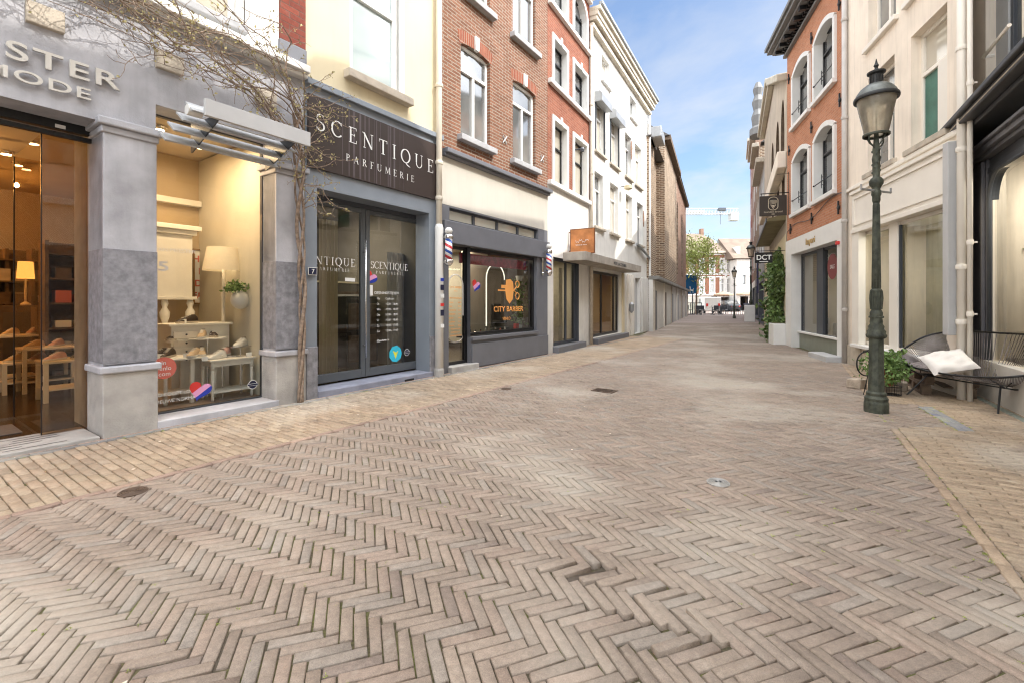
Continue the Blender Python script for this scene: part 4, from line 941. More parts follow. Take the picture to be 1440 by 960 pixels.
MB().box(gx1 - .35, gx1 - .1, .45, .6, .17, 2.2).build('curtain', MATS['cream curtain'], D_)
MB().tube([(L2.s(807), -.02, 5.36), (L2.s(807), -.22, 5.36)], .02).lathe([(.05, -.06), (.06, .0), (.04, .05)], 10, (L2.s(807), -.24, 5.34)).build('wall_lamp', M_dk, D_)
area('shop_light', ((xd0 + xd1) / 2, 1.4, 2.4), 35, .8, (1, .85, .65), parent=D_)
settle(D_, L2, (xd0 + xd1) / 2)
# orange hanging sign
hs = L2.root('hanging_sign', 'square copper brown hanging sign with white handwriting on the white shop wall', 'sign', L2.s(800), 0, 2.83)
MB().box(-.02, .02, -.70, -.06, -.31, .31).build('panel', mat('rust copper', (.42, .15, .045), .45, .45, 3, .1, c2=(.60, .24, .08)), hs, bev=.006)
MB().box(-.026, .026, -.715, -.045, .31, .325).box(-.026, .026, -.715, -.045, -.325, -.31).box(-.026, .026, -.715, -.70, -.31, .31).box(-.026, .026, -.06, -.045, -.31, .31).tube([(0, -.05, .25), (0, 0, .25)], .012).tube([(0, -.05, -.25), (0, 0, -.25)], .012).build('frame', mat('rust edge', (.20, .07, .02), .5, .2, 5, 0), hs)
sg = MB(); pts = [(-.024, -.55 + .010 * i, .02 * math.sin(i * 1.1) + .03 * math.sin(i * .37)) for i in range(36)]; sg.tube(pts, .0045, 5); sg.build('handwriting', M_wst, hs)
text('fashion & more', .05, M_wst, hs, 0, 0, 0, ext=.0005).data.transform(Matrix.Translation((-.0245, -.20, -.11)) @ Matrix.Rotation(R(-90), 4, 'Z') @ Matrix.Translation((0, 0, 0)))
# ================================================================== E  tall white building
xe0, xe1 = L2.s(828.5), L2.s(911)
E_ = empty('shop_building', L2.P(0), L2.a, 'tall sunlit white plastered building with a deep cornice and a flat canopy', 'building')
Z1 = (3.55, 5.22); Z2w = (5.86, 7.45); Z3 = (8.25, 9.05)
H = []; W1 = ((836, 848), (858, 869.5), (880, 889), (896, 904)); W2 = ((837, 850), (858, 870), (879, 888), (893, 902)); W3 = ((846, 857), (886, 894.5))
def hole(F, pa, pb, z, d, k=.0): return (F.s(pa), F.s(pb) + k, z[0], z[1], d)
for p_ in W1: H.append(hole(L2, *p_, Z1, .2))
for p_ in W2: H.append(hole(L2, *p_, Z2w, .2))
for p_ in W3: H.append(hole(L2, *p_, Z3, .2))
gw = [(L2.s(833), L2.s(874), .17, 2.22, .25), (L2.s(893), L2.s(900), .02, 2.2, .25)]
mb = MB(); wall(mb, xe0, xe1, 0, 9.6, H + gw); shell(mb, xe0, xe1, 9.6, 8); mb.build('wall', [M_white, M_trim], E_)
for i, h in enumerate(H):
    a, b, c, d, e = h
    window(E_, a, b, c, d, .12, M_trim, P_blind if i % 3 else P_dark, tr=(c + (d - c) * .7,) if i < 8 else (), lower_mu=((a + b) / 2,) if i < 8 else (), w=.055)
    MB().box(a - .08, b + .08, -.09, .04, c - .08, c).build('window_sill', M_tan if i < 8 else M_trim, E_, bev=.01)
for p_ in W2[:2]:
    a, b = L2.s(p_[0]), L2.s(p_[1])
    o = MB().prism([(-.24, Z2w[1] - .16), (.0, Z2w[1] - .16), (.0, Z2w[1] + .16), (-.16, Z2w[1] + .16), (-.24, Z2w[1] + .08)], 'x', a - .06, b + .06).build('shutter_box', M_zinc, E_, bev=.006); recalc(o)
    MB().box(a - .02, a + .03, -.03, .02, Z2w[0], Z2w[1] - .16).box(b - .03, b + .02, -.03, .02, Z2w[0], Z2w[1] - .16).build('shutter_rail', M_dk, E_)
MB().box(xe0, xe1 + .1, -.14, 0, 9.28, 9.42).box(xe0 - .02, xe1 + .18, -.28, 0, 9.60, 9.74).box(xe0 - .02, xe1 + .22, -.36, 0, 9.74, 9.86).box(xe0, xe1 + .15, -.24, 0, 9.48, 9.60).build('cornice', mat('cornice paint', (.58, .52, .42), .8, .3, 2, .15, streak=.4), E_, bev=.012)
MB().box(xe0, xe1 + .3, -.42, -.30, 9.86, 9.96).build('gutter', M_zinc, E_, bev=.01)
roof(E_, xe0, xe1, 9.95, 8, M_roof, h=2.0)
for (px, z, w_, h_) in ((888, 7.0, .35, .8), (833, 5.3, .12, .4), (905, 4.7, .3, .9)):
    x = L2.s(px); rr_ = random.Random(px); pts = [(x + w_ * rr_.uniform(.35, .5) * math.cos(t), z + h_ * rr_.uniform(.35, .5) * math.sin(t)) for t in [6.283 * i / 14 for i in range(14)]]
    MB().add([(a, -.004, b) for a, b in pts], [list(range(14))]).build('exposed_brick', B_brown, E_)
# canopy, shop window, doors
MB().box(L2.s(828, -.7) - .0, L2.s(901, -.6), -.62, -.001, 2.30, 2.52).build('canopy', mat('canopy render', (.40, .36, .31), .85, .25, 4, .2, streak=.4), E_, bev=.01)
text('MODE & ACCESSOIRES', .13, M_dk, E_, L2.s(862, -.6), -.624, 2.35, ext=.002)
a, b = gw[0][:2]; window(E_, a, b, .17, 2.22, .14, M_blk, GLs, mu=(a + (b - a) * .42, a + (b - a) * .86), w=.08, name='shop_window')
MB().box(a - .05, b + .25, -.20, .12, 0, .165).build('step', M_pgrey2, E_, bev=.012)
room(E_, xe0 + .1, b + .3, .27, 4, .17, 2.5, M_room, M_floor, M_roomw); area('shop_light', (a + .8, 1.4, 2.3), 60, .8, (1, .8, .5), parent=E_)
MB().box(a + .25, a + .55, .5, .9, .17, 1.1).box(a + .7, a + 1.0, .7, 1.1, .17, 1.3).build('display_block', M_trim, E_)
MB().box(b + .01, b + .22, -.05, .1, 0, 2.28).build('yellow_pilaster', M_yel, E_, bev=.01)
for px in (881, 886.5): MB().box(L2.s(px), L2.s(px + 2.6), -.07, .02, 0, 2.28).build('pilaster', M_creamp, E_, bev=.015)
MB().box(gw[1][0], gw[1][1], .12, .16, .02, 2.2).build('door', M_greyl, E_, bev=.006)
MB().box(L2.s(901.5), xe1, -.06, .02, 0, 2.25).build('corner_pier', M_white, E_, bev=.02)
MB().lathe([(.02, -.2), (.09, -.12), (.10, .12), (.02, .2)], 12, (L2.s(882), -.16, 1.05)).build('wall_lamp', M_zinc, E_)
an = MB(); zt = 10.1; xx_ = L2.s(845)
an.tube([(0, 0, 0), (0, 0, 2.2)], .02).tube([(-.6, 0, 1.6), (.6, 0, 1.6)], .012).tube([(0, -.5, 1.2), (0, .5, 1.2)], .012)
for k in range(6): an.tube([(-.5 + .2 * k, -.25, 1.6), (-.5 + .2 * k, .25, 1.6)], .008)
settle(E_, L2, (xe0 + xe1) / 2)
ante = L2.root('roof_antenna', 'thin television antenna on the roof of the white building', 'antenna', L2.s(848), 1.2, 10.3); an.build('mast', M_zinc, ante)
lg = L2.root('facade_lamp', 'small yellow lamp fixed on the white wall between the first floor windows', 'lamp', L2.s(872.5), 0, 5.25)
MB().lathe([(.03, -.1), (.14, -.04), (.14, .06), (.05, .1)], 14, (0, -.28, 0)).build('shade', MATS['yellow sticker'] if 0 else M_yel, lg); MB().tube([(0, 0, .05), (0, -.28, .08)], .015).build('arm', M_dk, lg)
downpipe(L2, L2.s(828.5), -.07, 9.3, 'sandy downpipe between the red brick house and the white building', M_tan, .05, rings=(2.8, 5, 7))
o = L2.root('downpipe', 'white downpipe at the far corner of the white building', 'downpipe', L2.s(910.5), -.09); MB().lathe([(.055, 0), (.055, 9.2)], 12).build('pipe', M_trim, o); MB().tube([(0, 0, 3.1), (-1.2, -.02, 3.35), (-2.1, 0, 3.5)], .05, 8).build('branch', M_zinc, o)
# ================================================================== F  old brick church wall
x0, xm1, xm2, x1 = L3.s(912), L3.s(930.5), L3.s(948), L3.s(964.5)
F_ = empty('church', L3.P(0), L3.a, 'old dark brick church side with buttresses and pointed windows over white ground floor', 'church')
mb = MB(); mb.mi = 0
wall(mb, x0, x0 + 1.9, 2.35, 8.3, (), y=-.0); wall(mb, x0 + 1.9, xm1, 2.35, 8.6, ((x0 + 2.5, x0 + 3.3, 3.4, 6.6, .3, .7),), y=.28)
shell(mb, x0, x0 + 1.9, 8.3, 1, y=0); shell(mb, x0 + 1.9, xm1, 8.6, 10, y=.28); mb.build('wall', [B_old, M_dk], F_)
mb = MB(); wall(mb, xm1, xm2, 2.35, 10.0, (), y=-.15); shell(mb, xm1, xm2, 10.0, 9, y=-.15); mb.build('tower_wall', B_old, F_)
mb = MB(); wall(mb, xm2, x1, 2.35, 10.3, [(xm2 + 2, xm2 + 3.4, 3.3, 8.6, .35, 1.1), (xm2 + 7, xm2 + 8.4, 3.3, 8.6, .35, 1.1)], y=0); shell(mb, xm2, x1, 10.3, 9); mb.build('nave_wall', [B_oldr, B_old], F_)
for a in (xm2 + 2, xm2 + 7): MB().quad((a, .3, 3.3), (a + 1.4, .3, 3.3), (a + 1.4, .3, 8.6), (a, .3, 8.6)).build('window', P_dark, F_)
MB().quad((x0 + 2.5, .5, 3.4), (x0 + 3.3, .5, 3.4), (x0 + 3.3, .5, 6.6), (x0 + 2.5, .5, 6.6)).build('window', P_dark, F_)
o = MB().prism([(x0 - .1, 8.3), (x0 + 2.0, 8.3), (x0 + 1.0, 8.9)], 'y', -.1, 1.1).prism([(-.12, 8.6), (6, 8.6), (6, 11)], 'x', x0 + 1.9, xm1).build('roof', M_roof, F_); recalc(o)
o = MB().prism([(-.4, 9.95), (8, 9.95), (4, 13)], 'x', xm1 - .1, xm2 + .1).prism([(-.3, 10.25), (9, 10.25), (4.5, 14)], 'x', xm2, x1 + .2).build('roof', M_roof, F_); recalc(o)
MB().box(x0 + .2, x0 + 1.6, -.5, .1, 8.3, 8.75).build('stone_spout', M_zinc, F_, bev=.03)
MB().box(xm1, xm2, -.45, -.15, 9.75, 10.0).box(xm2, x1 + .2, -.25, 0, 10.1, 10.3).build('eaves', M_wood, F_)
H = []; n_ = 6; L_ = x1 - x0
for k in range(n_): a = x0 + .5 + k * L_ / n_ * .93; H.append((a, a + min(1.0, .3 + .2 * k), .05, 1.85, .3))
mb = MB(); wall(mb, x0, x1, 0, 2.2, H, y=-.18); shell(mb, x0, x1, 2.2, 1, y=-.18); mb.build('ground_floor_wall', [M_white, M_dk], F_)
for k, h in enumerate(H): MB().box(h[0], h[1], .0, .06, .05, 1.85).build('door', M_pgrey if k % 2 else M_wood, F_); MB().box(h[0] + .05, h[1] + .35, -.215, -.19, .02, 1.75).build('shutter', (M_dk, M_wood, M_pgrey2)[k % 3], F_)
for k in range(n_ + 1):
    a = x0 + .1 + k * L_ / n_ * .95; MB().box(a, a + .25, -.24, -.17, 0, 2.2).build('pilaster', M_creamp if k % 2 else M_tan, F_)
MB().box(x0, x1 + .05, -.42, .02, 2.2, 2.36).build('ledge', mat('lead ledge', (.25, .24, .22), .7, .3, 3, .2), F_, bev=.02)
settle(F_, L3, (x0 + x1) / 2)
# ================================================================== far end of the street
G_ = empty('house', (23, 62, 0), 0, 'red brick house with white trim and hipped roof closing the far end of the street', 'house')
def gx(px, Y=62): return (px - 720) / 640 * Y - 23
def gz(y, Y=62): return HC + (425 - y) / 640 * Y
H = []
for a, b in ((1013, 1018.5), (1022.5, 1028), (998.5, 1004.5), (984, 990), (970, 976)):
    H.append((gx(a), gx(b), gz(383), gz(365), .2)); H.append((gx(a), gx(b), gz(412), gz(392), .2))
g0, g1 = gx(958), gx(1034)
mb = MB(); wall(mb, g0, g1, gz(417), gz(354), H); shell(mb, g0, g1, gz(354), 9); mb.build('wall', [B_farbrick, M_trim], G_)
for h in H:
    window(G_, h[0], h[1], h[2], h[3], .1, M_trim, P_dark, tr=(h[2] + (h[3] - h[2]) * .66,), mu=((h[0] + h[1]) / 2,), w=.08)
    MB().box(h[0] - .12, h[0], -.05, 0, h[2] - .1, h[3] + .2).box(h[1], h[1] + .12, -.05, 0, h[2] - .1, h[3] + .2).box(h[0], h[1], -.05, 0, h[3], h[3] + .2).box(h[0] - .2, h[1] + .2, -.1, 0, h[2] - .15, h[2]).build('window_trim', M_trim, G_)
for y in (358, 386, 389.5, 415): MB().box(g0, g1, -.07, 0, gz(y) - .09, gz(y) + .09).build('stone_band', M_trim, G_)
MB().box(gx(1008.5), gx(1031), -.03, 0, gz(414), gz(356)).build('white_bay', mat('pale stone', (.66, .60, .52), .8, .15, 2, .1), G_) if 0 else None
MB().box(gx(1019), gx(1022), -.04, 0, gz(414), gz(358)).box(gx(1029), gx(1034), -.04, 0, gz(414), gz(358)).build('pale_pier', M_trim, G_)
mb = MB(); wall(mb, g0, g1, 0, gz(417), [(gx(1000), gx(1008), .2, 2.0, .3), (gx(1012), gx(1030), .2, 1.9, .3)], y=-.05); mb.build('ground_floor', [mat('far plaster', (.46, .43, .38), .9, .2, 1, .1), M_dk], G_)
r_ = MB(); e, rz = gz(354) , gz(322); hw = .35
r_.add([(g0 - hw, -hw, e), (g1 + hw, -hw, e), (g1 + hw, 9 + hw, e), (g0 - hw, 9 + hw, e), (g0 + .2, 4.5, rz), (g1 - 3.0, 4.5, rz)], [(0, 1, 5, 4), (1, 2, 5), (2, 3, 4, 5), (3, 0, 4)])
rf = r_.build('roof', mat('brown roof tiles', (.20, .15, .115), .85, .3, 1.2, .5), G_)
MB().box(g0 - hw, g1 + hw, -hw - .05, -hw + .1, e - .22, e).build('gutter', M_tan, G_)
for k in range(28): pass
MB().box(gx(1004), gx(1008), 4.2, 5.0, rz - .6, rz + .7).build('chimney', B_oldr, rf)
for px in (1012, 1018): MB().prism([(-.02, 0), (.02, 0)], 'x', 0, 0) if 0 else MB().box(gx(px), gx(px) + .6, 1.9, 2.0, e + 1.15, e + 1.7).build('skylight', P_pale, rf)
Hh = empty('house', (32, 60, 0), 0, 'white house with dark roof and dormer at the far right end of the street', 'house')
def hx(px, Y=60): return (px - 720) / 640 * Y - 32
def hz(y, Y=60): return HC + (425 - y) / 640 * Y
h0, h1 = hx(1036), hx(1072)
mb = MB(); wall(mb, h0, h1, 0, hz(365), [(hx(1044), hx(1048.5), hz(400), hz(387), .15), (hx(1054), hx(1058), hz(400), hz(387), .15), (hx(1041), hx(1052), .1, hz(417), .4)]); shell(mb, h0, h1, hz(365), 8); mb.build('wall', [M_white, M_dk], Hh)
window(Hh, hx(1044), hx(1048.5), hz(400), hz(387), .08, M_blk, P_dark, w=.07)
mb = MB(); mb.prism([(-.4, hz(364)), (8.4, hz(364)), (4, hz(330))], 'x', h0 - .6, h1 + 1); rf = recalc(mb.build('roof', MATS['brown roof tiles'], Hh))
MB().box(hx(1039.5), hx(1044), .6, 2.5, hz(358), hz(346)).build('dormer', M_trim, rf)
MB().box(h0, h1, -1.2, 0, hz(412) - .1, hz(412)).build('awning', M_white, Hh)
# big dark roof between both
# tree in spring leaf
def tree(name, X, Y, h, r, label, seed, m, n=2600, size=.16, trunk=.14, cz=.62):
    o = empty(name, (X, Y, 0), 0, label, 'tree'); rg = random.Random(seed); tb = MB(); tips = []
    tb.tube([(0, 0, 0), (.05, 0, h * .2), (0, .05, h * .42)], [trunk, trunk * .8, trunk * .65], 8)
    for k in range(11):
        a = rg.random() * 6.28; l = r * rg.uniform(.7, 1.05); up = rg.uniform(.15, .55) * h; z0_ = h * rg.uniform(.3, .5)
        p1 = Vector((math.cos(a) * l * .5, math.sin(a) * l * .5, z0_ + up * .6)); p2 = Vector((math.cos(a) * l, math.sin(a) * l, z0_ + up))
        tb.tube([(0, 0, z0_), p1, p2], [trunk * .4, trunk * .22, .015], 5); tips += [p1, p2, (p1 + p2) / 2]
        for q in range(3):
            p3 = p1.lerp(p2, rg.random()) + Vector((rg.gauss(0, r * .3), rg.gauss(0, r * .3), rg.gauss(0, r * .25))); tb.tube([p1, p3], [trunk * .12, .01], 4); tips.append(p3)
    tb.build('trunk', M_bark, o)
    lb = MB()
    for k in range(n):
        t = rg.choice(tips); lb.leaf(t + Vector((rg.gauss(0, r * .17), rg.gauss(0, r * .17), rg.gauss(0, r * .15))), size, rg)
    lb.build('crown', m, o); return o
tree('street_tree', 18.6, 46, 7.9, 2.1, 'small street tree in pale green spring leaf beside the blue sign', 5, M_leafy, 4800, .18, .12)
# construction crane behind the roofs
cr = empty('tower_crane', (55, 180, 0), 0, 'white tower crane jib with counterweight above the roofs at the end of the street', 'crane')
def kx(px): return (px - 720) / 640 * 180 - 55
def kz(y): return HC + (425 - y) / 640 * 180
j = MB(); za_, zb_ = kz(302), kz(295); xL_, xR_ = kx(930), kx(1038)
for (yy_, zz_) in ((-.9, za_), (.9, za_), (0, zb_ + .4)): j.tube([(xL_, yy_, zz_), (xR_, yy_, zz_)], .13, 5)
n_ = 26
for k in range(n_):
    a, b = xL_ + (xR_ - xL_) * k / n_, xL_ + (xR_ - xL_) * (k + 1) / n_; m_ = (a + b) / 2
    for yy_ in (-.9, .9): j.tube([(a, yy_, za_), (m_, 0, zb_ + .4), (b, yy_, za_)], .08, 4)
j.build('jib', M_greyl, cr)
MB().box(kx(1026), kx(1037), -1.2, 1.2, kz(311), kz(300)).build('counterweight', M_greyl, cr)
MB().box(kx(968), kx(990), -.5, .5, kz(299.5), kz(296.5)).build('name_board', M_trim, cr)
MB().box(kx(1010), kx(1020), -.8, .8, kz(297), kz(293)).build('winch', M_dk, cr)
MB().tube([(kx(1013), 0, kz(299)), (kx(1013), 0, kz(316))], .08, 4).build('cable', M_dk, cr)
MB().box(xL_ + 2, xL_ + 4.2, -1.1, 1.1, 0, zb_ + 3).build('mast', M_trim, cr)
# blue corner sign and terrace at the far left
bs = empty('blue_sign', (17.3, 44.5, 2.05), R(0), 'large blue rounded sign with a white animal figure at the end of the church', 'sign')
def rrect(x0, x1, z0, z1, r, n=5):
    P = []
    for cx, cz, a0 in ((x1 - r, z1 - r, 0), (x0 + r, z1 - r, 90), (x0 + r, z0 + r, 180), (x1 - r, z0 + r, 270)):
        for i in range(n + 1): a = R(a0 + 90 * i / n); P.append((cx + r * math.cos(a), cz + r * math.sin(a)))
    return P
o = MB().prism(rrect(-.75, .72, 0, 1.85, .28), 'y', -.08, .08).build('panel', mat('teal blue panel', (.012, .11, .26), .4, .1, 1, 0), bs); recalc(o)
MB().box(.05, .40, -.10, -.085, .28, .42).box(.05, .13, -.10, -.085, .42, .62).box(.02, .12, -.10, -.085, .60, .70).box(.07, .11, -.10, -.085, .08, .3).box(.34, .38, -.10, -.085, .08, .3).box(.38, .44, -.10, -.085, .40, .52).build('animal_figure', M_wst, bs)
MB().box(-.7, -.35, -.10, -.085, .95, 1.08).build('lettering', M_wst, bs)
MB().tube([(-.75, 0, -2.05), (-.75, 0, 1.9)], .06).tube([(.35, 0, -2.05), (.35, 0, 0)], .05).build('post', M_dk, bs)
def parasol(X, Y, h, r, label, m, closed=False, grp='parasols on the far terrace'):
    o = empty('parasol', (X, Y, 0), 0, label, 'parasol', grp); MB().lathe([(.035, 0), (.035, h)], 8).lathe([(.3, 0), (.3, .06), (.06, .1)], 12).build('pole', M_wood, o)
    MB().lathe([(r, h * .80), (r * .98, h * .86), (.05, h)], 8, cap=False).build('canopy', m, o); return o
M_par = mat('taupe canvas', (.34, .25, .17), .8, .15, 3, .05)
parasol(27.0, 58, 2.6, 1.3, 'taupe parasol in front of the white ground floor of the brick house, left one', M_par); parasol(29.3, 57, 2.6, 1.2, 'taupe parasol nearest the far white house', M_par)
def terrace_chair():
    o = empty('terrace_chair'); MB().box(-.22, .22, -.22, .22, .42, .47).build('seat', M_dk, o)
    MB().box(-.22, .22, .19, .22, .5, .9).build('backrest', M_dk, o)
    for a in (-.2, .2):
        for b in (-.2, .2): MB().tube([(a, b, 0), (a, b, .44)], .018, 5).build('leg', M_dk, o)
    return o
ch = terrace_chair(); first = True; rg = random.Random(4)
for k in range(14):
    o = ch if first else copy_tree(ch); first = False
    o.location = (17.2 + rg.uniform(0, 5.5), 43.5 + rg.uniform(0, 7), 0.01); o.rotation_euler = (0, 0, rg.random() * 6.28)
    tag(o, 'dark chair standing on the terrace under and beside the blue sign', 'chair', 'chairs on the far terrace')
tbp = empty('terrace_table'); MB().lathe([(.38, .72), (.38, .75)], 14).build('tabletop', M_dk, tbp); MB().lathe([(.22, 0), (.22, .03), (.03, .05), (.03, .72)], 10).build('pedestal', M_dk, tbp)
for k in range(5):
    o = tbp if k == 0 else copy_tree(tbp); o.location = (17.8 + k * 1.05, 44.5 + rg.uniform(0, 4), .01); tag(o, 'small round dark terrace table among the chairs by the blue sign', 'table', 'tables on the far terrace')
# windbreak panels
for k in range(2):
    o = empty('windbreak', (17.3 + k * 1.5, 44.6 + k * 1.9, 0), R(6), ('left', 'right')[k] + ' of the dark framed terrace windbreaks below the blue sign', 'windbreak')
    MB().box(-.6, .6, -.02, .02, .0, .06).box(-.6, .6, -.02, .02, 1.15, 1.2).box(-.62, -.57, -.02, .02, 0, 1.2).box(.57, .62, -.02, .02, 0, 1.2).build('frame', M_dk, o); MB().box(-.57, .57, -.004, .004, .06, 1.15).build('panel', GL, o)
def car(X, Y, rz, label, m):
    o = empty('parked_car', (X, Y, 0), rz, label, 'car'); s_ = [(-2.05, .35), (-2.1, .75), (-1.9, .95), (-1.45, 1.0), (-.95, 1.42), (.6, 1.45), (1.25, 1.0), (1.95, .85), (2.1, .6), (2.08, .32)]
    recalc(MB().prism([(a, b) for a, b in s_], 'y', -.82, .82).build('body', m, o, bev=.06)); recalc(MB().prism([(-1.35, 1.0), (-.92, 1.36), (.55, 1.38), (1.1, 1.0)], 'y', -.835, .835).build('side_window', P_dark, o))
    recalc(MB().prism([(-1.47, 1.02), (-1.0, 1.38), (-.96, 1.38), (-1.43, 1.02)], 'y', -.66, .66).build('rear_window', P_dark, o))
    for a in (-1.3, 1.3):
        for b in (-.78, .78): w_ = MB().tube([(a, b - .1, .32), (a, b + .1, .32)], .32, 18).build('wheel', M_blk, o)
    for b in (-.6, .6): MB().box(-2.115, -2.06, b - .14, b + .14, .62, .78).build('tail_light', M_redst, o)
    return o
car(28.6, 60.4, R(90), 'dark grey car parked before the red brick house at the end of the street', mat('car paint dark', (.05, .055, .06), .25, .1, 2, 0))
def bin_(X, Y, label):
    o = empty('wheeled_bin', (X, Y, 0), 0, label, 'bin'); recalc(MB().prism([(-.4, .1), (.4, .1), (.46, 1.05), (-.46, 1.05)], 'y', -.38, .38).build('body', M_navy, o, bev=.02)); MB().box(-.5, .5, -.44, .44, 1.05, 1.13).build('lid', M_navy, o, bev=.02)
    for a in (-.35, .35): MB().tube([(a, .3, .1), (a + .06, .3, .1)], .1, 10).build('wheel', M_blk, o)
bin_(22.3, 42.5, 'dark blue wheeled bin left of its twin by the far green lamp'); bin_(23.5, 42.8, 'dark blue wheeled bin closest to the far green lamp')
vn = empty('parked_van', (21.6, 50, 0), R(80), 'small white van parked beyond the terrace', 'van'); recalc(MB().prism([(-1.9, .3), (-1.9, 1.75), (.7, 1.8), (1.2, 1.1), (1.9, .95), (1.95, .3)], 'y', -.8, .8).build('body', M_trim, vn, bev=.05)); recalc(MB().prism([(.1, 1.1), (.2, 1.62), (.66, 1.62), (1.02, 1.1)], 'y', -.815, .815).build('side_window', P_dark, vn))
for a in (-1.2, 1.2):
    for b in (-.75, .75): MB().tube([(a, b - .1, .3), (a, b + .1, .3)], .3, 14).build('wheel', M_blk, vn)
for b in (-.6, .6): MB().box(-1.93, -1.89, b - .1, b + .1, .8, 1.1).build('tail_light', M_redst, vn)
# ================================================================== K  orange brick building
k0, k1 = 0.0, R1.s(1189)
K_ = empty('shop_building', R1.P(0), R1.a, 'orange brick house with arched white window surrounds above a white framed shop window', 'building')
cols_ = ((R1.s(1115), R1.s(1140.6)), (R1.s(1145), R1.s(1177)))
H = []; t = .12
for a, b in cols_:
    for z0_, z1_ in ((3.62, 5.36), (6.02, 7.72)): H.append((a + t, b - t, z0_ + .06, z1_ - .12, .26, .16))
mb = MB(); wall(mb, k0, k1, 2.99, 8.9, H); shell(mb, k0, k1, 8.9, 7, z0=2.99); mb.build('wall', [B_orange, M_trim], K_)
for a, b in cols_:
    for z0_, z1_ in ((3.62, 5.36), (6.02, 7.72)):
        m_ = MB(); cx, hw = (a + b) / 2, (b - a) / 2; zs_ = z1_ - .28; N_ = 12
        m_.box(a, a + t, -.05, 0, z0_, zs_).box(b - t, b, -.05, 0, z0_, zs_)
        f = lambda x, w_, h_, zz: zz + h_ * (1 - (x / w_) ** 2)
        for i in range(N_):
            u0, u1 = -1 + 2 * i / N_, -1 + 2 * (i + 1) / N_
            m_.prism([(cx + u0 * (hw - t), f(u0, 1, .16, zs_)), (cx + u1 * (hw - t), f(u1, 1, .16, zs_)), (cx + u1 * hw, f(u1, 1, .24, zs_ + .04)), (cx + u0 * hw, f(u0, 1, .24, zs_ + .04))], 'y', -.05, 0)
        recalc(m_.build('window_surround', M_trim, K_))
        MB().box(a - .02, b + .02, -.10, .0, z0_ - .04, z0_ + .06).build('window_sill', M_trim, K_, bev=.01)
        w_ = window(K_, a + t, b - t, z0_ + .06, z1_ - .12, .14, M_blk, P_dark, tr=(z0_ + .06 + (z1_ - z0_ - .18) * .68,), mu=() , w=.05)
        rz = z0_ + .42; q = MB().tube([(a + t, -.04, rz), (b - t, -.04, rz)], .011)
        for dz in (-.09, .09): q.tube([(cx - .09, -.04, rz + dz), (cx + .09, -.04, rz + dz)], .008)
        for dx in (-.09, .09): q.tube([(cx + dx, -.04, rz - .16), (cx + dx, -.04, rz + .16)], .008)
        q.ball((a + t, -.05, rz), .022); q.build('window_rail', M_blk, w_)
for px, z in ((1110.5, 7.6), (1142.5, 7.75), (1182, 7.55), (1111, 5.55), (1142.5, 5.55), (1183, 5.5), (1113, 3.3), (1143, 3.3), (1181, 3.25)):
    MB().lathe([(.0, -.02), (.045, -.02), (.05, .0), (.035, .02), (0, .02)], 10, (0, 0, 0), cap=False).box(-.018, .018, -.14, .14, -.01, .015).build('wall_anchor', M_dkiron, K_, loc=(R1.s(px), -.03, z), rot=(R(90), 0, 0))
co = MB().box(k0 - .05, k1, -.10, 0, 8.32, 8.40).box(k0 - .20, k1, -.34, 0, 8.52, 8.60).box(k0 - .30, k1, -.46, 0, 8.60, 8.70).box(k0 - .34, k1, -.52, 0, 8.70, 8.80).build('cornice', mat('cornice grey', (.16, .155, .15), .6, .15, 3, .1), K_, bev=.01)
dn = MB(); x = k0 + .05
while x < k1 - .1: dn.box(x, x + .07, -.17, 0, 8.41, 8.50); x += .14
x = k0 + .0
while x < k1 - .1: dn.box(x, x + .10, -.32, -.16, 8.42, 8.52); x += .42
dn.build('dentils', M_blk, K_)
roof(K_, k0, k1, 8.95, 7, M_roof, h=1.6)
o0, o1 = R1.s(1114.5), R1.s(1180)
mb = MB(); wall(mb, k0, k1, 0, 2.99, [(o0, o1, 0, 2.57, .26)], y=-.04); mb.quad((k0, .3, 0), (k0, -.04, 0), (k0, -.04, 2.99), (k0, .3, 2.99)); mb.build('shop_front', [M_trim, M_trim], K_)
yw = .23
pw0, pm0, pm1, pw1 = R1.s(1127.5, yw), R1.s(1151.5, yw), R1.s(1160.5, yw), o1
o = MB().box(o0, pw1, yw - .02, yw + .06, .40, .46).box(o0, o0 + .07, yw - .02, yw + .06, .46, 2.57).box(pm0, pm1, yw - .05, yw + .06, .46, 2.57).box(o0 + .07, pm0, yw - .02, yw + .06, 2.50, 2.57).box(pm1, pw1, yw - .02, yw + .06, 2.50, 2.57).build('shop_window', M_dk, K_, bev=.004)
pane(o, o0 + .07, pm0, yw, .46, 2.5, GLs); pane(o, pm1, pw1, yw, .46, 2.5, GLs)
disc(o, 'sale_sticker', R1.s(1171, yw), R1.z(1171, 375, yw), .30, yw - .006, mat('maroon sticker', (.22, .05, .05), .5, .1, 3, 0)); text('SALE', .13, M_wst, o, R1.s(1171, yw), yw - .009, R1.z(1171, 378, yw), align='CENTER', ext=.0005)
MB().box(o0 + .004, o1 - .004, yw - .06, yw + .1, 0, .40).build('stall_riser', mat('sage panel', (.27, .29, .24), .6, .12, 3, .05, dirt=.3), K_)
MB().box(o0, o1, yw - .12, yw + .0, .405, .455).build('sill', M_trim, K_, bev=.006)
room(K_, k0 + .15, k1 - .15, .30, 4, .05, 2.7, M_roomw, M_floor, M_roomw); area('shop_light', ((k0 + k1) / 2, 1.6, 2.6), 28, 1.2, (1, .88, .72), parent=K_)
MB().box(pw0 + .15, pw0 + .85, .55, .6, .46, 2.4).build('display_panel', M_cream, K_); MB().box(pm1 + .1, pm1 + .5, .6, 1.0, .1, 1.05).build('display_table', M_furn, K_)
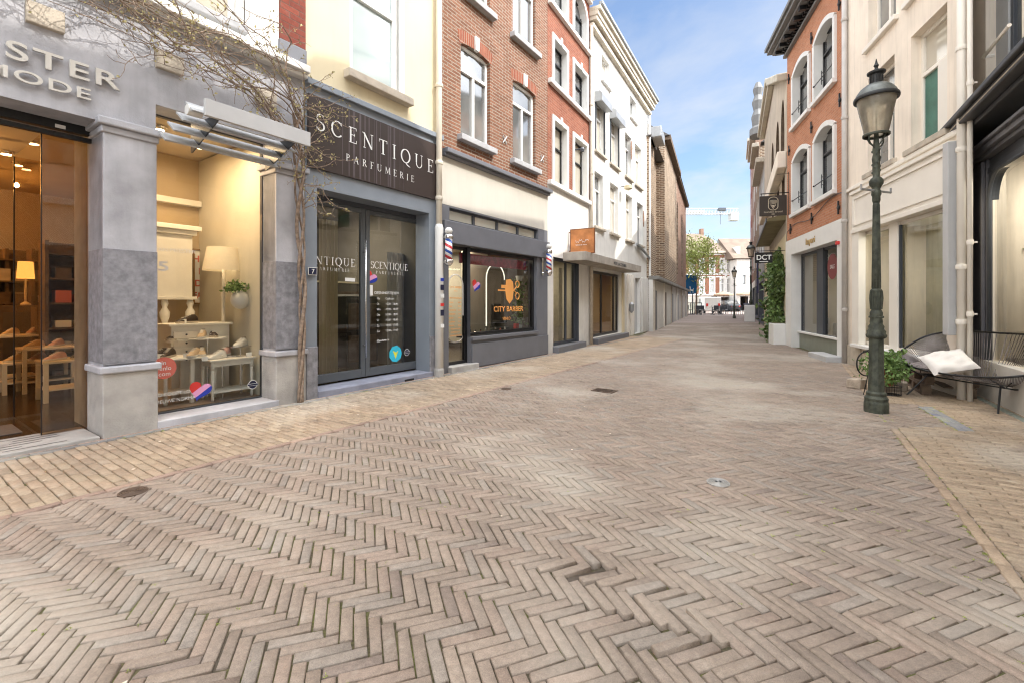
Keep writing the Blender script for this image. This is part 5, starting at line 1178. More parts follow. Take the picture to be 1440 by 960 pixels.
MB().box(pm1 + .12, pm1 + .45, .35, .5, .46, .75).box(pm0 - .35, pm0 - .1, .4, .5, .46, .85).build('price_card', M_wst, K_)
text('kayori', .235, mat('gold letters', (.52, .36, .16), .4, .1, 3, 0, metal=.4), K_, (R1.s(1134) + R1.s(1152)) / 2, -.052, 2.69, align='CENTER', ext=.008, sp=1.1)
MB().box(R1.s(1161), k1, -.35, -.04, 0, .125).build('step', M_greyl, K_, bev=.012)
MB().box(R1.s(1181.5), R1.s(1184), -.09, -.04, 2.46, 2.53).build('alarm_light', M_redst, K_)
cz_ = MB(); pts = []
for i in range(21): u = i / 20; pts.append((k0 + .1 + (k1 - k0 - .2) * u, -.03, 3.25 + .08 * math.sin(u * 9) + .25 * u))
cz_.tube(pts, .009).build('cable', M_dk, K_)
settle(K_, R1, (k0 + k1) / 2)
wb = R1.root('planter_box', 'low white plastered block beside the ivy and the white shop frame', 'planter', R1.s(1103), -.05); MB().box(-.3, .25, -.30, .25, 0, .62).build('body', M_trim, wb, bev=.02); MB().box(-.26, .21, -.26, .21, .60, .625).build('soil', M_wood, wb)
downpipe(R1, R1.s(1187.5, -.06), -.06, 8.6, 'grey downpipe between the orange brick house and the cream house', mat('pale grey pipe', (.50, .47, .44), .5, .15, 4, .05), .048, rings=(1.1, 2.9, 5, 7))
# ================================================================== M  cream building
m0, m1 = R1.s(1190), R1.s(1368)
Mb = empty('shop_building', R1.P(0), R1.a, 'cream rendered house with an empty shop window behind the lamp post', 'building')
H = [(R1.s(1221), R1.s(1258), 3.62, 5.36, .2), (R1.s(1281), R1.s(1332), 3.62, 5.36, .2), (R1.s(1221), R1.s(1260), 5.96, 7.6, .2), (R1.s(1279), R1.s(1337), 5.96, 7.6, .2)]
mb = MB(); wall(mb, m0, m1, 0, 9.2, H + [(R1.s(1205), R1.s(1331), .46, 2.58, .2)], rev=None)
c_ = R1.loc(*RD.P(RD.loc(0, 0)[0] * 0 + RD.s(1366), 0)[:2]) 
mb.quad((m1, 0, 0), (m1 - 1.3, .725, 0), (m1 - 1.3, .725, 9.2), (m1, 0, 9.2)); mb.quad((m0, 6, 0), (m0, 0, 0), (m0, 0, 9.2), (m0, 6, 9.2)); mb.build('wall', M_cream, Mb)
MB().prism([(m0, 0), (m1, 0), (m1 - 4.2, 2.35), (m0, 6)], 'z', 9.15, 9.26).build('roof', M_roof, Mb)
for i, (a, b, c, d, e) in enumerate(H):
    o = window(Mb, a, b, c, d, .13, M_creamp, P_dark if i != 1 else P_blind, tr=(c + (d - c) * .63,), lower_mu=(a + (b - a) * (.52 if i == 1 else .5),), w=.06)
    if i == 1:
        zt_ = c + (d - c) * .63; mid = a + (b - a) * .52
        MB().quad((a + .06, .155, c + .06), (mid - .03, .155, c + .06), (mid - .03, .155, zt_ - .03), (a + .06, .155, zt_ - .03)).build('curtain', P_green, o)
        MB().box(mid + .03, b - .06, .10, .155, c + .06, zt_ - .03).build('sash', M_creamp, o)
    MB().box(a - .10, b + .08, -.07, .06, c - .09, c).build('window_sill', M_tan if i < 2 else M_creamp, Mb, bev=.012)
MB().box(m0 + .05, m1 - .1, -.05, 0, 3.46, 3.53).build('string_course', M_creamp, Mb, bev=.01)
# projecting shop front
e = -.12; f0, f1 = R1.s(1198, e), R1.s(1337, e)
sfm = MB().box(f0, f1, e, 0, 2.62, 3.30).box(f0 - .02, f1 + .02, e - .04, 0, 3.30, 3.36).box(f0, R1.s(1207, e), e, 0, 0.46, 2.62).build('shop_front', M_creamp, Mb, bev=.006)
MB().box(f0 + .10, f1 - .10, e - .022, e - .0, 3.20, 3.23).box(f0 + .10, f1 - .10, e - .022, e - .0, 2.70, 2.73).box(f0 + .10, f0 + .13, e - .022, e, 2.73, 3.20).box(f1 - .13, f1 - .10, e - .022, e, 2.73, 3.20).build('panel_moulding', M_creamp, sfm)
MB().box(f0, f1, e - .03, 0, 2.56, 2.63).build('transom', M_creamp, sfm, bev=.006)
MB().box(R1.s(1333, e), R1.s(1341, e), e - .06, 0, .82, 3.34).build('pilaster', M_greyl, Mb, bev=.006)
wa, wm0, wm1, wz = R1.s(1207), R1.s(1252), R1.s(1264), R1.s(1331)
o = MB().box(wa, wa + .05, .02, .09, .46, 2.56).box(wm0, wm1, -.02, .09, .46, 2.56).box(wz - .04, wz, .02, .09, .46, 2.56).box(wa + .05, wm0, .02, .09, .46, .52).box(wm1, wz - .04, .02, .09, .46, .52).box(wa + .05, wm0, .02, .09, 2.5, 2.56).box(wm1, wz - .04, .02, .09, 2.5, 2.56).build('shop_window', M_creamp, Mb, bev=.004)
pane(o, wa + .05, wm0, .05, .52, 2.5, GLs); pane(o, wm1, wz - .04, .05, .52, 2.5, GLs)
MB().box(wm1, wm1 + .025, -.0, .04, .52, 2.5).build('dark_edge', M_dk, o)
MB().box(f0, R1.s(1340), -.16, .0, .40, .46).build('sill', M_trim, Mb, bev=.01)
M_wet = mat('blotchy green plaster', (.40, .40, .30), .9, .35, 1.3, .1, c2=(.52, .50, .38), streak=.4)
rb = MB(); xr_, yb_ = wz + .03, 1.35; xk = xr_ - (yb_ - .12) * 1.79; xl_ = wa - .6
rb.quad((xl_, yb_, .3), (xk, yb_, .3), (xk, yb_, 2.75), (xl_, yb_, 2.75)); rb.quad((xk, yb_, .3), (xr_, .12, .3), (xr_, .12, 2.75), (xk, yb_, 2.75)); rb.quad((xl_, .12, .3), (xl_, yb_, .3), (xl_, yb_, 2.75), (xl_, .12, 2.75))
rb.mi = 1; rb.quad((xl_, .12, .3), (xr_, .12, .3), (xk, yb_, .3), (xl_, yb_, .3)); rb.mi = 2; rb.quad((xl_, yb_, 2.75), (xk, yb_, 2.75), (xr_, .12, 2.75), (xl_, .12, 2.75)); rb.build('interior', [M_wet, M_floor, M_roomw], Mb)
area('shop_light', ((wa + wz) / 2 - .3, .7, 2.65), 30, .7, (1, .95, .82), parent=Mb)
MB().tube([(wa + .10, -.03, .95), (wa + .10, -.07, 1.0), (wa + .10, -.07, 1.25), (wa + .10, -.03, 1.3)], .012).build('door_handle', M_steel, Mb)
MB().box(m0, R1.s(1212), -.03, .0, 0, .40).build('plinth', M_tan, Mb, bev=.01)
settle(Mb, R1, (m0 + m1) / 2)
downpipe(R1, R1.s(1352, -.08), -.08, 8.3, 'thick cream downpipe at the corner next to the dark shop front', M_creamp, .046, rings=(1.0, 1.7, 3.2, 4.5, 6), low=None)
downpipe(R1, R1.s(1364, -.05), -.05, 8.3, 'thin cream pipe right beside the thick corner downpipe', M_creamp, .028, rings=(1.1, 2.0, 4.0))
# ================================================================== N  black wooden shop front at the right edge
n0 = RD.s(1368); n1 = n0 + 2.25
N_b = empty('shop_building', RD.P(0), RD.a, 'cream building with a black classical shop front and large rounded window', 'building')
wxa, wxb = RD.s(1399), RD.s(1462)
gxa, gxb = RD.s(1396), n1 - .12
mb = MB(); wall(mb, n0 - 1.2, n1, 0, 11.2, [(RD.s(1386), RD.s(1437), 4.15, 6.2, .22), (gxa, gxb, .5, 3.40, .12)], rev=None); mb.build('wall', M_cream, N_b)
mb = MB(); shell(mb, n0 + .3, n1, 11.2, 7); mb.build('side_wall', M_cream, N_b); roof(N_b, n0, n1, 11.22, 7, M_roof)
window(N_b, RD.s(1402), RD.s(1437), 4.15, 6.2, .12, M_dk, P_dark, tr=(5.35,), w=.09)
MB().box(RD.s(1386), RD.s(1402), .10, .2, 4.15, 6.2).build('window_reveal', M_greyl, N_b)
MB().tube([(RD.s(1398), .0, 4.45), (RD.s(1398), -.10, 4.45), (RD.s(1437), -.10, 4.45)], .022).build('window_bar', M_creamp, N_b)
M_pil = mat('charcoal woodwork', (.12, .12, .135), .4, .2, 4, .05)
S_ = MB().box(n0 - .02, n0 + .10, -.10, 0, .5, 3.15).build('shop_front', M_pil, N_b, bev=.01)
MB().box(n0 + .10, gxa, -.06, 0, .5, 3.12).box(n0 + .13, n0 + .20, -.09, -.06, .6, 3.0).box(gxa - .09, gxa - .03, -.10, -.06, .5, 3.1).build('pilaster', M_pil, N_b, bev=.008)
MB().box(n0 + .02, n1 + .9, -.12, 0, 3.12, 3.17).box(n0 + .0, n1 + .9, -.17, 0, 3.17, 3.24).box(n0 - .02, n1 + .9, -.21, 0, 3.24, 3.28).build('transom', M_pil, N_b, bev=.006)
MB().box(gxa, gxb, -.03, .03, 3.0, 3.12).box(gxa, gxb, -.05, .0, 2.92, 3.0).build('window_head', M_dk, N_b, bev=.006)
cn = MB(); r0 = .34; zc_, xc_ = 2.92 - r0, gxa + r0; P = [(gxa, 2.92)] + [(xc_ - r0 * math.cos(R(90 * i / 10)), zc_ + r0 * math.sin(R(90 * i / 10))) for i in range(11)][::-1]
cn.prism(P, 'y', -.04, .06); P2 = []
recalc(cn.build('rounded_corner', M_dk, N_b))
MB().tube([(gxa + .02, -.035, .5)] + [(xc_ - r0 * math.cos(R(90 * i / 10)), -.035, zc_ + r0 * math.sin(R(90 * i / 10))) for i in range(11)] + [(gxb, -.035, 2.92)], .022, 8).build('window_bead', M_dk, N_b, smooth=True)
pane(N_b, gxa, gxb, .02, .5, 2.96, GLs, 'shop_window'); pane(N_b, n0 + .3, gxb, .0, 3.28, 3.45, P_pale, 'transom_light')
MB().box(n0 + .22, n0 + .30, -.08, .02, 3.28, 3.46).box(n0 + .02, n0 + .10, -.08, .02, 3.28, 3.46).box(n0 + .10, n0 + .22, -.04, .02, 3.28, 3.46).build('frieze_post', M_dk, N_b, bev=.006)
cn = MB().box(n0 - .10, n1 + .9, -.30, 0, 3.46, 3.52).box(n0 - .18, n1 + .9, -.42, 0, 3.52, 3.60).box(n0 - .22, n1 + .9, -.47, 0, 3.60, 3.66).box(n0 - .22, n1 + .9, -.44, 0, 3.66, 3.70)
cn.build('cornice', mat('cornice black', (.045, .046, .05), .45, .3, 5, .05), N_b, bev=.012)
MB().box(n0 - .25, n1 + .9, -.425, -.41, 3.545, 3.56).build('cornice_edge', M_tan, N_b)
recalc(MB().prism([(0, 3.2), (-.10, 3.22), (-.14, 3.30), (-.24, 3.38), (-.26, 3.46), (0, 3.46)], 'x', n0 - .06, n0 + .06).build('console', M_blk, N_b, bev=.008))
MB().lathe([(.085, 0), (.085, .02), (.065, .03), (.06, .018), (.035, .018), (.03, .03), (0, .035)], 20, squash=1.7).build('medallion', M_greyl, N_b, loc=(RD.s(1373), -.10, RD.z(1373, 390)), rot=(R(90), 0, 0))
MB().box(n0 + .05, n1, -.10, .0, 0, .5).build('plinth', mat('white marble plinth', (.66, .62, .56), .5, .15, 3, .05, dirt=.3), N_b, bev=.006)
room(N_b, n0 + .25, n1, .13, 3, .5, 3.4, M_roomw, M_floor, M_roomw); area('shop_light', (gxa + .6, .8, 3.2), 60, .8, (1, .93, .8), parent=N_b)
MB().box(RD.s(1431, .6), RD.s(1431, .6) + .14, .6, .8, .5, 2.9).box(RD.s(1431, .6), RD.s(1431, .6) + 1.5, .6, .9, 1.35, 1.40).box(RD.s(1431, .6), RD.s(1431, .6) + 1.5, .6, .9, 1.85, 1.90).build('shelf_unit', M_roomd, N_b)
settle(N_b, RD, (n0 + n1) / 2)
# plant behind the glass
pp = RD.root('palm_plant', 'dark leaved palm behind the rounded shop window', 'plant', RD.s(1423, .4), .4, 2.0)
pb = MB(); rg = random.Random(3)
for k in range(13):
    a = rg.random() * 6.28; l = rg.uniform(.22, .42); el = rg.uniform(-.1, .8); d = Vector((math.cos(a), math.sin(a) * .6, el)).normalized(); s1 = d.cross(Vector((0, 0, 1))).normalized() * .028
    p1 = d * l * .55; p2 = d * l - Vector((0, 0, .12)); pb.add([Vector((0, 0, .0)), p1 + s1, p2, p1 - s1], [(0, 1, 2, 3)])
pb.build('leaves', M_leafd, pp); MB().lathe([(.07, -.25), (.10, -.05)], 12).tube([(0, 0, -.1), (0, 0, .02)], .02).build('pot', M_tan, pp)
MB().tube([(0, 0, -.25), (0, 0, -1.25)], .02).lathe([(.14, -1.25), (.14, -1.22)], 12).build('plant_stand', M_dk, pp)
# ================================================================== far right row
P_ = empty('shop_building', R2.P(0), R2.a, 'tan building with pointed arch windows and pale eaves beyond the orange brick house', 'building')
q1, q0 = R2.s(1106.3), R2.s(1075)
M_tanw = mat('tan stone wall', (.50, .42, .33), .9, .2, 1, .2, streak=.25)
Hs = [(q1 - 1.9, q1 - .7, 5.9, 7.75, .35, 1.0), (q1 - 4.0, q1 - 2.6, 5.9, 7.75, .35, 1.0), (q1 - 6.4, q1 - 5.0, 5.9, 7.75, .35, 1.0)]
lo = [(q1 - 1.6, q1 - .6, 4.05, 5.2, .3), (q1 - 3.6, q1 - 2.5, 4.05, 5.2, .3), (q1 - 6, q1 - 5, 4.05, 5.2, .3)]
mb = MB(); wall(mb, q0, q1, 3.3, 7.8, Hs + lo); qp = q1 - 4.9; mb.add([(q0, 0, 7.8), (q1, 0, 7.8), (q1, 0, 7.9), (qp, 0, 9.9), (q0, 0, 9.9)], [(0, 1, 2, 3, 4)]); shell(mb, q0, q1, 7.85, 6); mb.build('wall', [M_tanw, M_wood], P_)
mb = MB(); wall(mb, q0, q1, 0, 3.3, [(q1 - 4.6, q1 - 2.9, .2, 2.5, .3)], y=-.01); mb.build('ground_floor_wall', [M_yel, M_dk], P_)
for h in Hs + lo:
    MB().quad((h[0], .3, h[2]), (h[1], .3, h[2]), (h[1], .3, h[3]), (h[0], .3, h[3])).build('window', P_dark, P_); MB().box((h[0] + h[1]) / 2 - .05, (h[0] + h[1]) / 2 + .05, .2, .29, h[2], h[3]).build('mullion', M_tan, P_)
MB().box(q0, q1, -.25, 0, 5.25, 5.75).build('pale_band', M_cream, P_, bev=.03)
MB().prism([(q1 + .05, 7.82), (q1 + .05, 8.05), (qp, 10.1), (qp, 9.8)], 'y', -.28, .3).box(q0 - .1, qp, -.22, 0, 9.75, 9.9).box(q0 - .15, qp, -.32, .2, 9.9, 10.12).build('eaves', mat('pale eaves', (.52, .47, .38), .8, .2, 2, .1), P_, bev=.03)
MB().quad((q0, .1, 10.1), (qp, .1, 10.1), (qp, 6, 10.1), (q0, 6, 10.1)).quad((qp, .1, 10.0), (q1, .1, 7.95), (q1, 6, 7.95), (qp, 6, 10.0)).build('roof', M_roof, P_)
MB().quad((q1 - 4.6, .2, .2), (q1 - 2.9, .2, .2), (q1 - 2.9, .2, 2.5), (q1 - 4.6, .2, 2.5)).build('shop_window', P_dark, P_)
aw2 = MB().prism([(0, 3.72), (-.5, 3.72), (-.5, 3.80), (0, 3.92)], 'x', q1 - 7.5, q1 - .25).build('awning', mat('olive awning', (.22, .19, .10), .7, .3, 2, .1), P_); recalc(aw2)
MB().box(q1 - 7.5, q1 - .25, -.53, -.5, 3.70, 3.82).build('awning_edge', M_dk, P_)
settle(P_, R2, (q0 + q1) / 2)
# climbing ivy
iv = R2.root('climbing_ivy', 'tall dark green ivy climbing the wall left of the white shop frame', 'ivy', q1 - 1.9, -.02); ib = MB(); rg = random.Random(9); sb = MB()
for k in range(9):
    x = rg.uniform(-1.6, 1.5); sb.tube([(x * .4, -.04, 0), (x * .7, -.08, 1), (x, -.06, rg.uniform(1.8, 2.5))], [.025, .018, .008], 5)
sb.build('stems', M_bark, iv)
n_ = 0
while n_ < 4200:
    x = rg.uniform(-2.0, 1.75); z = rg.uniform(0, 2.95)
    edge = 2.6 + .25 * math.sin(x * 3.1) + .15 * math.sin(x * 7.3)
    if z > edge or abs(x - .1) > 1.35 + .25 * math.sin(z * 4) + .12 * math.sin(z * 9 + 1): continue
    th_ = .11 + .06 * math.sin(x * 4.3 + z * 2.1) + .05 * math.sin(z * 6 - x * 3)
    ib.leaf((x, -abs(rg.gauss(0, 1)) * th_ - .03 - max(0, .35 - z) * .2, z), .17, rg, .4); n_ += 1
ib.build('leaves', M_leafd, iv)
ib2 = MB()
for k in range(900):
    x = rg.uniform(-1.2, 1.4); z = rg.uniform(.1, 2.6); ib2.leaf((x, -.16 - rg.random() * .15, z), .12, rg, .3)
ib2.build('young_leaves', M_leafm, iv)
# the row further on
def rowhouse(name, label, pa, pb, h, m, gm, F=R2, seedk=0, corn=None):
    b, a = F.s(pa), F.s(pb)
    if a > b: a, b = b, a
    o = empty(name, F.P(0), F.a, label, 'building'); n = max(1, int((b - a) / 2.2)); H = []
    for i in range(n):
        cx = a + (i + .5) * (b - a) / n; z = 3.7
        while z + 1.9 < h: H.append((cx - .5, cx + .5, z, z + 1.6, .2)); z += 2.7
    mb = MB(); wall(mb, a, b, 2.9, h, H); shell(mb, a, b, h, 6); mb.build('wall', [m, M_trim], o)
    mb = MB(); wall(mb, a, b, 0, 2.9, [(a + .5, b - .5, .3, 2.4, .3)], y=-.03); mb.build('ground_floor_wall', [gm, M_dk], o)
    for x in H: window(o, x[0], x[1], x[2], x[3], .1, M_trim, P_dark, tr=(x[2] + 1.05,), w=.07)
    MB().quad((a + .5, .2, .3), (b - .5, .2, .3), (b - .5, .2, 2.4), (a + .5, .2, 2.4)).build('shop_window', P_dark, o)
    MB().box(a, b, -.4, 0, h, h + .25).build('cornice', corn or M_tan, o, bev=.03); roof(o, a, b, h + .25, 6, M_roof, h=1.8); settle(o, F, (a + b) / 2); return o
rowhouse('shop_building', 'grey rendered house over a dark blue shop front beyond the tan building', 1074.9, 1067.5, 8.6, mat('grey render', (.40, .40, .40), .9, .15, 1, .1), mat('dark blue paint', (.02, .028, .07), .4, .1, 2, 0))
S2 = rowhouse('shop_building', 'dark brick house with an ornate tall gable in the far right row', 1067.4, 1062.5, 11.2, B_old, M_pgrey2)
rowhouse('shop_building', 'reddish brick house after the ornate gable in the far right row', 1062.4, 1058.2, 13.5, B_oldr, M_creamp)
rowhouse('shop_building', 'last purple brown brick house of the far right row', 1058.1, 1055.2, 15.5, B_redA, M_pgrey2)
gb = empty('stone_figure', R2.P(R2.s(1068.5), -.1, 11.5), R2.a, 'weathered stone ornament standing on the gable of the far right row', 'statue')
MB().lathe([(.7, 0), (.7, .4), (.45, .6), (.55, 1.2), (.35, 1.6), (.5, 2.1), (.3, 2.5), (.42, 2.9), (.2, 3.3)], 10, squash=.7).build('body', MATS['cornice grey'], gb)
wp = R2.root('doorstep_block', 'white plastered block on the pavement in front of the far dark blue shop', 'planter', R2.s(1067.5), -.55); MB().box(-.5, .5, -.3, .3, 0, 1.05).build('body', M_trim, wp, bev=.03)
MB().box(-.45, .45, -.25, .25, 1.05, 1.06).build('top', M_greyl, wp)
# hanging signs of the right side
def crest(parent, y, r, m):
    q = MB(); q.tube([(r * .62 * math.cos(t), y, r * .55 * math.copysign(1, math.sin(t)) * abs(math.sin(t)) ** .9 + r * .38 * math.copysign(1, math.sin(t)) * (abs(math.sin(t)) > .0)) for t in [6.2832 * i / 32 + .01 for i in range(32)]], r * .05, 5, closed=True)
    for k in range(4): hw_ = r * (.46, .5, .46, .36)[k]; q.tube([(-hw_, y, r * (.30 - .16 * k) + r * .1), (0, y, r * (.36 - .16 * k) + r * .1), (hw_, y, r * (.30 - .16 * k) + r * .1)], r * .035, 5)
    q.tube([(-r * .32, y, -r * .18), (0, y, -r * .75), (r * .32, y, -r * .18)], r * .05, 5); q.add([(-r * .2, y - .002, -r * .22), (r * .2, y - .002, -r * .22), (0, y - .002, -r * .6)], [(0, 1, 2)])
    return q.build('crest_emblem', m, parent)
M_brn = mat('dark brown sign', (.045, .035, .028), .45, .15, 2, .03); M_gold = mat('pale gold print', (.55, .48, .36), .5, .1, 3, 0)
s0 = R1.P(R1.s(1109.5), 0)
hs = empty('hanging_sign', (s0.x - .02, s0.y, 0), R1.a + R(90) * 0, 'brown hanging sign with a round pale crest at the orange house corner', 'sign')
zc = R1.z(1109, 289)
hs.location = (s0.x, s0.y, zc)
hs.rotation_euler = (0, 0, math.atan2(.28, -.96) + math.pi)     # panel runs out from the wall over the street
MB().box(-.76, -.06, -.02, .02, -.29, .29).build('panel', M_brn, hs, bev=.006)
cr_ = crest(hs, -.03, .20, M_gold); cr_.location = (-.41, 0, .06)
text('baanders brood', .075, M_gold, hs, -.41, -.024, -.20, align='CENTER', ext=.001); text('1881', .05, M_gold, hs, -.41, -.024, -.26, align='CENTER', ext=.001)
MB().tube([(0, 0, .36), (-.74, 0, .36)], .014).tube([(0, 0, -.3), (0, 0, .95)], .016).tube([(-.12, 0, .36), (-.12, 0, .29)], .008).tube([(-.70, 0, .36), (-.70, 0, .29)], .008).tube([(0, 0, .9), (-.3, 0, .9)], .006).build('bracket', M_blk, hs)
s1 = R1.P(-.12, -.02); h2 = empty('hanging_sign', (s1.x, s1.y, 2.56), math.atan2(-.28, .96), 'small black hanging sign with white letters DCT above the ivy', 'sign')
MB().box(-.80, -.33, -.018, .018, -.155, .155).build('panel', M_blk, h2, bev=.005); text('DCT', .20, M_wst, h2, -.565, -.021, -.06, align='CENTER', ext=.001, boldo=.02, sx=.98); MB().box(-.68, -.45, -.021, -.0185, -.125, -.105).build('tagline', M_wst, h2)
MB().tube([(0, 0, .20), (-.82, 0, .20)], .010).tube([(-.38, 0, .20), (-.38, 0, .15)], .006).tube([(-.75, 0, .20), (-.75, 0, .15)], .006).build('bracket', M_blk, h2)
db = R2.root('blue_banner', 'dark blue vertical banner on the wall beside the DCT sign', 'banner', R2.s(1075.5), -.3, 2.3); MB().box(-.45, .45, -.06, .0, -.6, 1.5).build('cloth', mat('navy cloth', (.02, .025, .075), .7, .15, 3, 0), db, bev=.01); MB().tube([(0, .3, 1.4), (0, -.05, 1.4)], .02).build('bracket', M_blk, db)

nb2 = RD.root('house', 'tall plain house right of the black shop front, outside the picture', 'house', n1 + .01)
M_nb = M_cream
recalc(MB().prism([(0, 0), (0, 11.25), (1.1, 13.1), (2.4, 12.9), (2.9, 12.1), (14, 12.1), (14, 0)], 'y', .02, 7).build('wall', M_nb, nb2))
for k in range(4):
    for z in (.6, 4.3, 7.0): MB().box(.6 + 3.2 * k, 2.2 + 3.2 * k, -.03, .03, z, z + 1.9).build('window', P_dark, nb2)
MB().box(0, 14, -.1, .02, 3.4, 3.6).build('string_course', M_trim, nb2)
hl = L1.root('house', 'pale house left of the grey shop, outside the picture', 'house', xe - .01)
MB().box(-12, 0, .02, 7, 0, 10.8).build('wall', M_white, hl)
for k in range(4):
    for z in (.6, 4.3, 7.0): MB().box(-2.4 - 3 * k, -.8 - 3 * k, -.03, .03, z, z + 1.9).build('window', P_pale, hl)
# ================================================================== street lamps
def lamp(X, Y, label, scale=1, hi=True):
    o = empty('street_lamp', (X, Y, CT - .004), R(20), label, 'street lamp', 'old cast iron street lamps'); n = 20 if hi else 10
    a = MB(); a.smooth = False
    a.lathe([(.155, 0), (.155, .11), (.145, .14), (.15, .17), (.125, .20), (.13, .23), (.108, .25)], 24); o1 = a.build('base', M_iron, o, bev=.003)
    a = MB(); a.lathe([(.106, .24), (.098, .50), (.094, .83), (.094, .86)], 8); a.build('plinth_shaft', M_iron, o, bev=.004)
    a = MB(); a.smooth = True
    a.lathe([(.098, .86), (.125, .875), (.132, .90), (.115, .915), (.118, .945), (.095, .97), (.10, 1.0), (.078, 1.03), (.082, 1.06), (.074, 1.09), (.08, 1.13), (.082, 1.16), (.07, 1.18), (.058, 1.20), (.066, 1.26), (.074, 1.33), (.066, 1.40), (.078, 1.42), (.058, 1.44)], 24); a.build('collar', M_iron, o)
    if hi:
        a = MB()
        for k in range(12):
            t = 6.2832 * k / 12; a.tube([(.066 * math.cos(t), .066 * math.sin(t), 1.2), (.078 * math.cos(t), .078 * math.sin(t), 1.33), (.07 * math.cos(t), .07 * math.sin(t), 1.41)], .010, 5)
            a.ball((.081 * math.cos(t), .081 * math.sin(t), 1.11), .014, 6, 4)
        a.build('acanthus_relief', M_iron, o)
    a = MB(); a.smooth = True; a.lathe([(.056, 1.43), (.052, 1.9), (.043, 2.40), (.040, 2.47)], 16); a.build('shaft', M_iron, o)
    if hi:
        a = MB()
        for k in range(10): t = 6.2832 * k / 10; a.tube([(.056 * math.cos(t), .056 * math.sin(t), 1.45), (.041 * math.cos(t), .041 * math.sin(t), 2.42)], .006, 4)
        a.build('fluting', M_iron, o)
    a = MB(); a.smooth = True; a.lathe([(.04, 2.44), (.052, 2.47), (.052, 2.52), (.064, 2.54), (.06, 2.58), (.048, 2.60), (.062, 2.63), (.088, 2.66), (.092, 2.70), (.07, 2.73), (.042, 2.75), (.05, 2.80), (.046, 2.90), (.056, 2.96), (.040, 3.02), (.050, 3.07), (.036, 3.14), (.03, 3.24)], 20); a.build('neck', M_iron, o)
    if hi:
        a = MB(); rg = random.Random(2)
        for k in range(16): t = k * 2.4; z = 2.78 + k * .019; a.ball((.045 * math.cos(t), .045 * math.sin(t), z), .018, 6, 4)
        a.build('leaf_relief', M_iron, o)
    a = MB(); a.tube([(-.34, 0, 2.585), (.34, 0, 2.585)], .013, 8); 
    for s_ in (-1, 1): a.box(s_ * .34 - .006, s_ * .34 + .006, -.012, .012, 2.585, 2.64)
    a.build('ladder_bar', M_zinc, o)
    a = MB()
    for s_ in (-1, 1): a.tube([(0, 0, 3.06), (s_ * .06, 0, 3.10), (s_ * .13, 0, 3.13), (s_ * .165, 0, 3.17), (s_ * .16, 0, 3.21), (s_ * .12, 0, 3.235)], .010, 6); a.tube([(0, s_ * .02, 3.1), (0, s_ * .10, 3.17), (0, s_ * .13, 3.225)], .008, 6)
    a.tube([(0, 0, 3.2), (0, 0, 3.26)], .03, 10); a.build('yoke', M_iron, o)
    la = MB(); la.smooth = True; la.lathe([(.155, 3.22), (.172, 3.225), (.172, 3.25), (.150, 3.255), (.150, 3.225)], 24, cap=False)
    lt = la.build('lantern', M_iron, o)
    g_ = MB(); g_.smooth = True; g_.lathe([(.148, 3.245), (.252, 3.66)], 28, cap=False).build('glass_cone', GLamp, lt)
    MB().tube([(.0, 0, 3.26), (0, 0, 3.66)], .007, 6).build('gas_tube', M_dkiron, lt); b = MB(); b.smooth = True; b.ball((0, 0, 3.56), .045, 12, 8, (1, 1, 1.5)).build('bulb', M_trim, lt)
    r_ = MB(); r_.smooth = True; r_.lathe([(.250, 3.655), (.282, 3.645), (.288, 3.665), (.28, 3.69), (.262, 3.70)], 28, cap=False).build('rim', M_dkiron, lt)
    d_ = MB(); d_.smooth = True; d_.lathe([(.265, 3.695), (.25, 3.73), (.205, 3.78), (.14, 3.82), (.085, 3.835)], 28, cap=False); d_.lathe([(.262, 3.675), (.20, 3.77), (.08, 3.81)], 28, cap=False); d_.build('dome', mat('weathered lead', (.10, .11, .10), .45, .35, 9, .15, c2=(.17, .18, .17), metal=.4), lt)
    v_ = MB(); v_.smooth = False; v_.lathe([(.085, 3.83), (.075, 3.85), (.078, 3.94), (.115, 3.955), (.118, 3.975), (.06, 3.995), (.025, 4.01), (.02, 4.03), (.035, 4.05), (.02, 4.075), (.012, 4.10), (.005, 4.13)], 18)
    for k in range(10): t = 6.2832 * k / 10; v_.tube([(.082 * math.cos(t), .082 * math.sin(t), 3.85), (.082 * math.cos(t), .082 * math.sin(t), 3.94)], .007, 4)
    v_.build('ventilator', M_dkiron, lt)
    o.scale = (.74 * scale, .74 * scale, .968 * scale); return o
lamp(4.13, 5.16, 'tall green cast iron gas lamp standing in the right foreground beside the wicker sofa')
l2 = lamp(16.9, 34.6, 'dark old street lamp standing alone in the middle distance of the street', hi=False)
l3 = lamp(16.9, 32.2, 'green street lamp close to the far right row, partly in front of the houses', 1.42, hi=False)
# ================================================================== string sofa
SF = Vector((5.62, 5.62)); sofa = empty('garden_sofa', (SF.x + .10, SF.y, CT), R(-86), 'black steel and cord garden sofa with a white cushion against the black shop front', 'sofa')
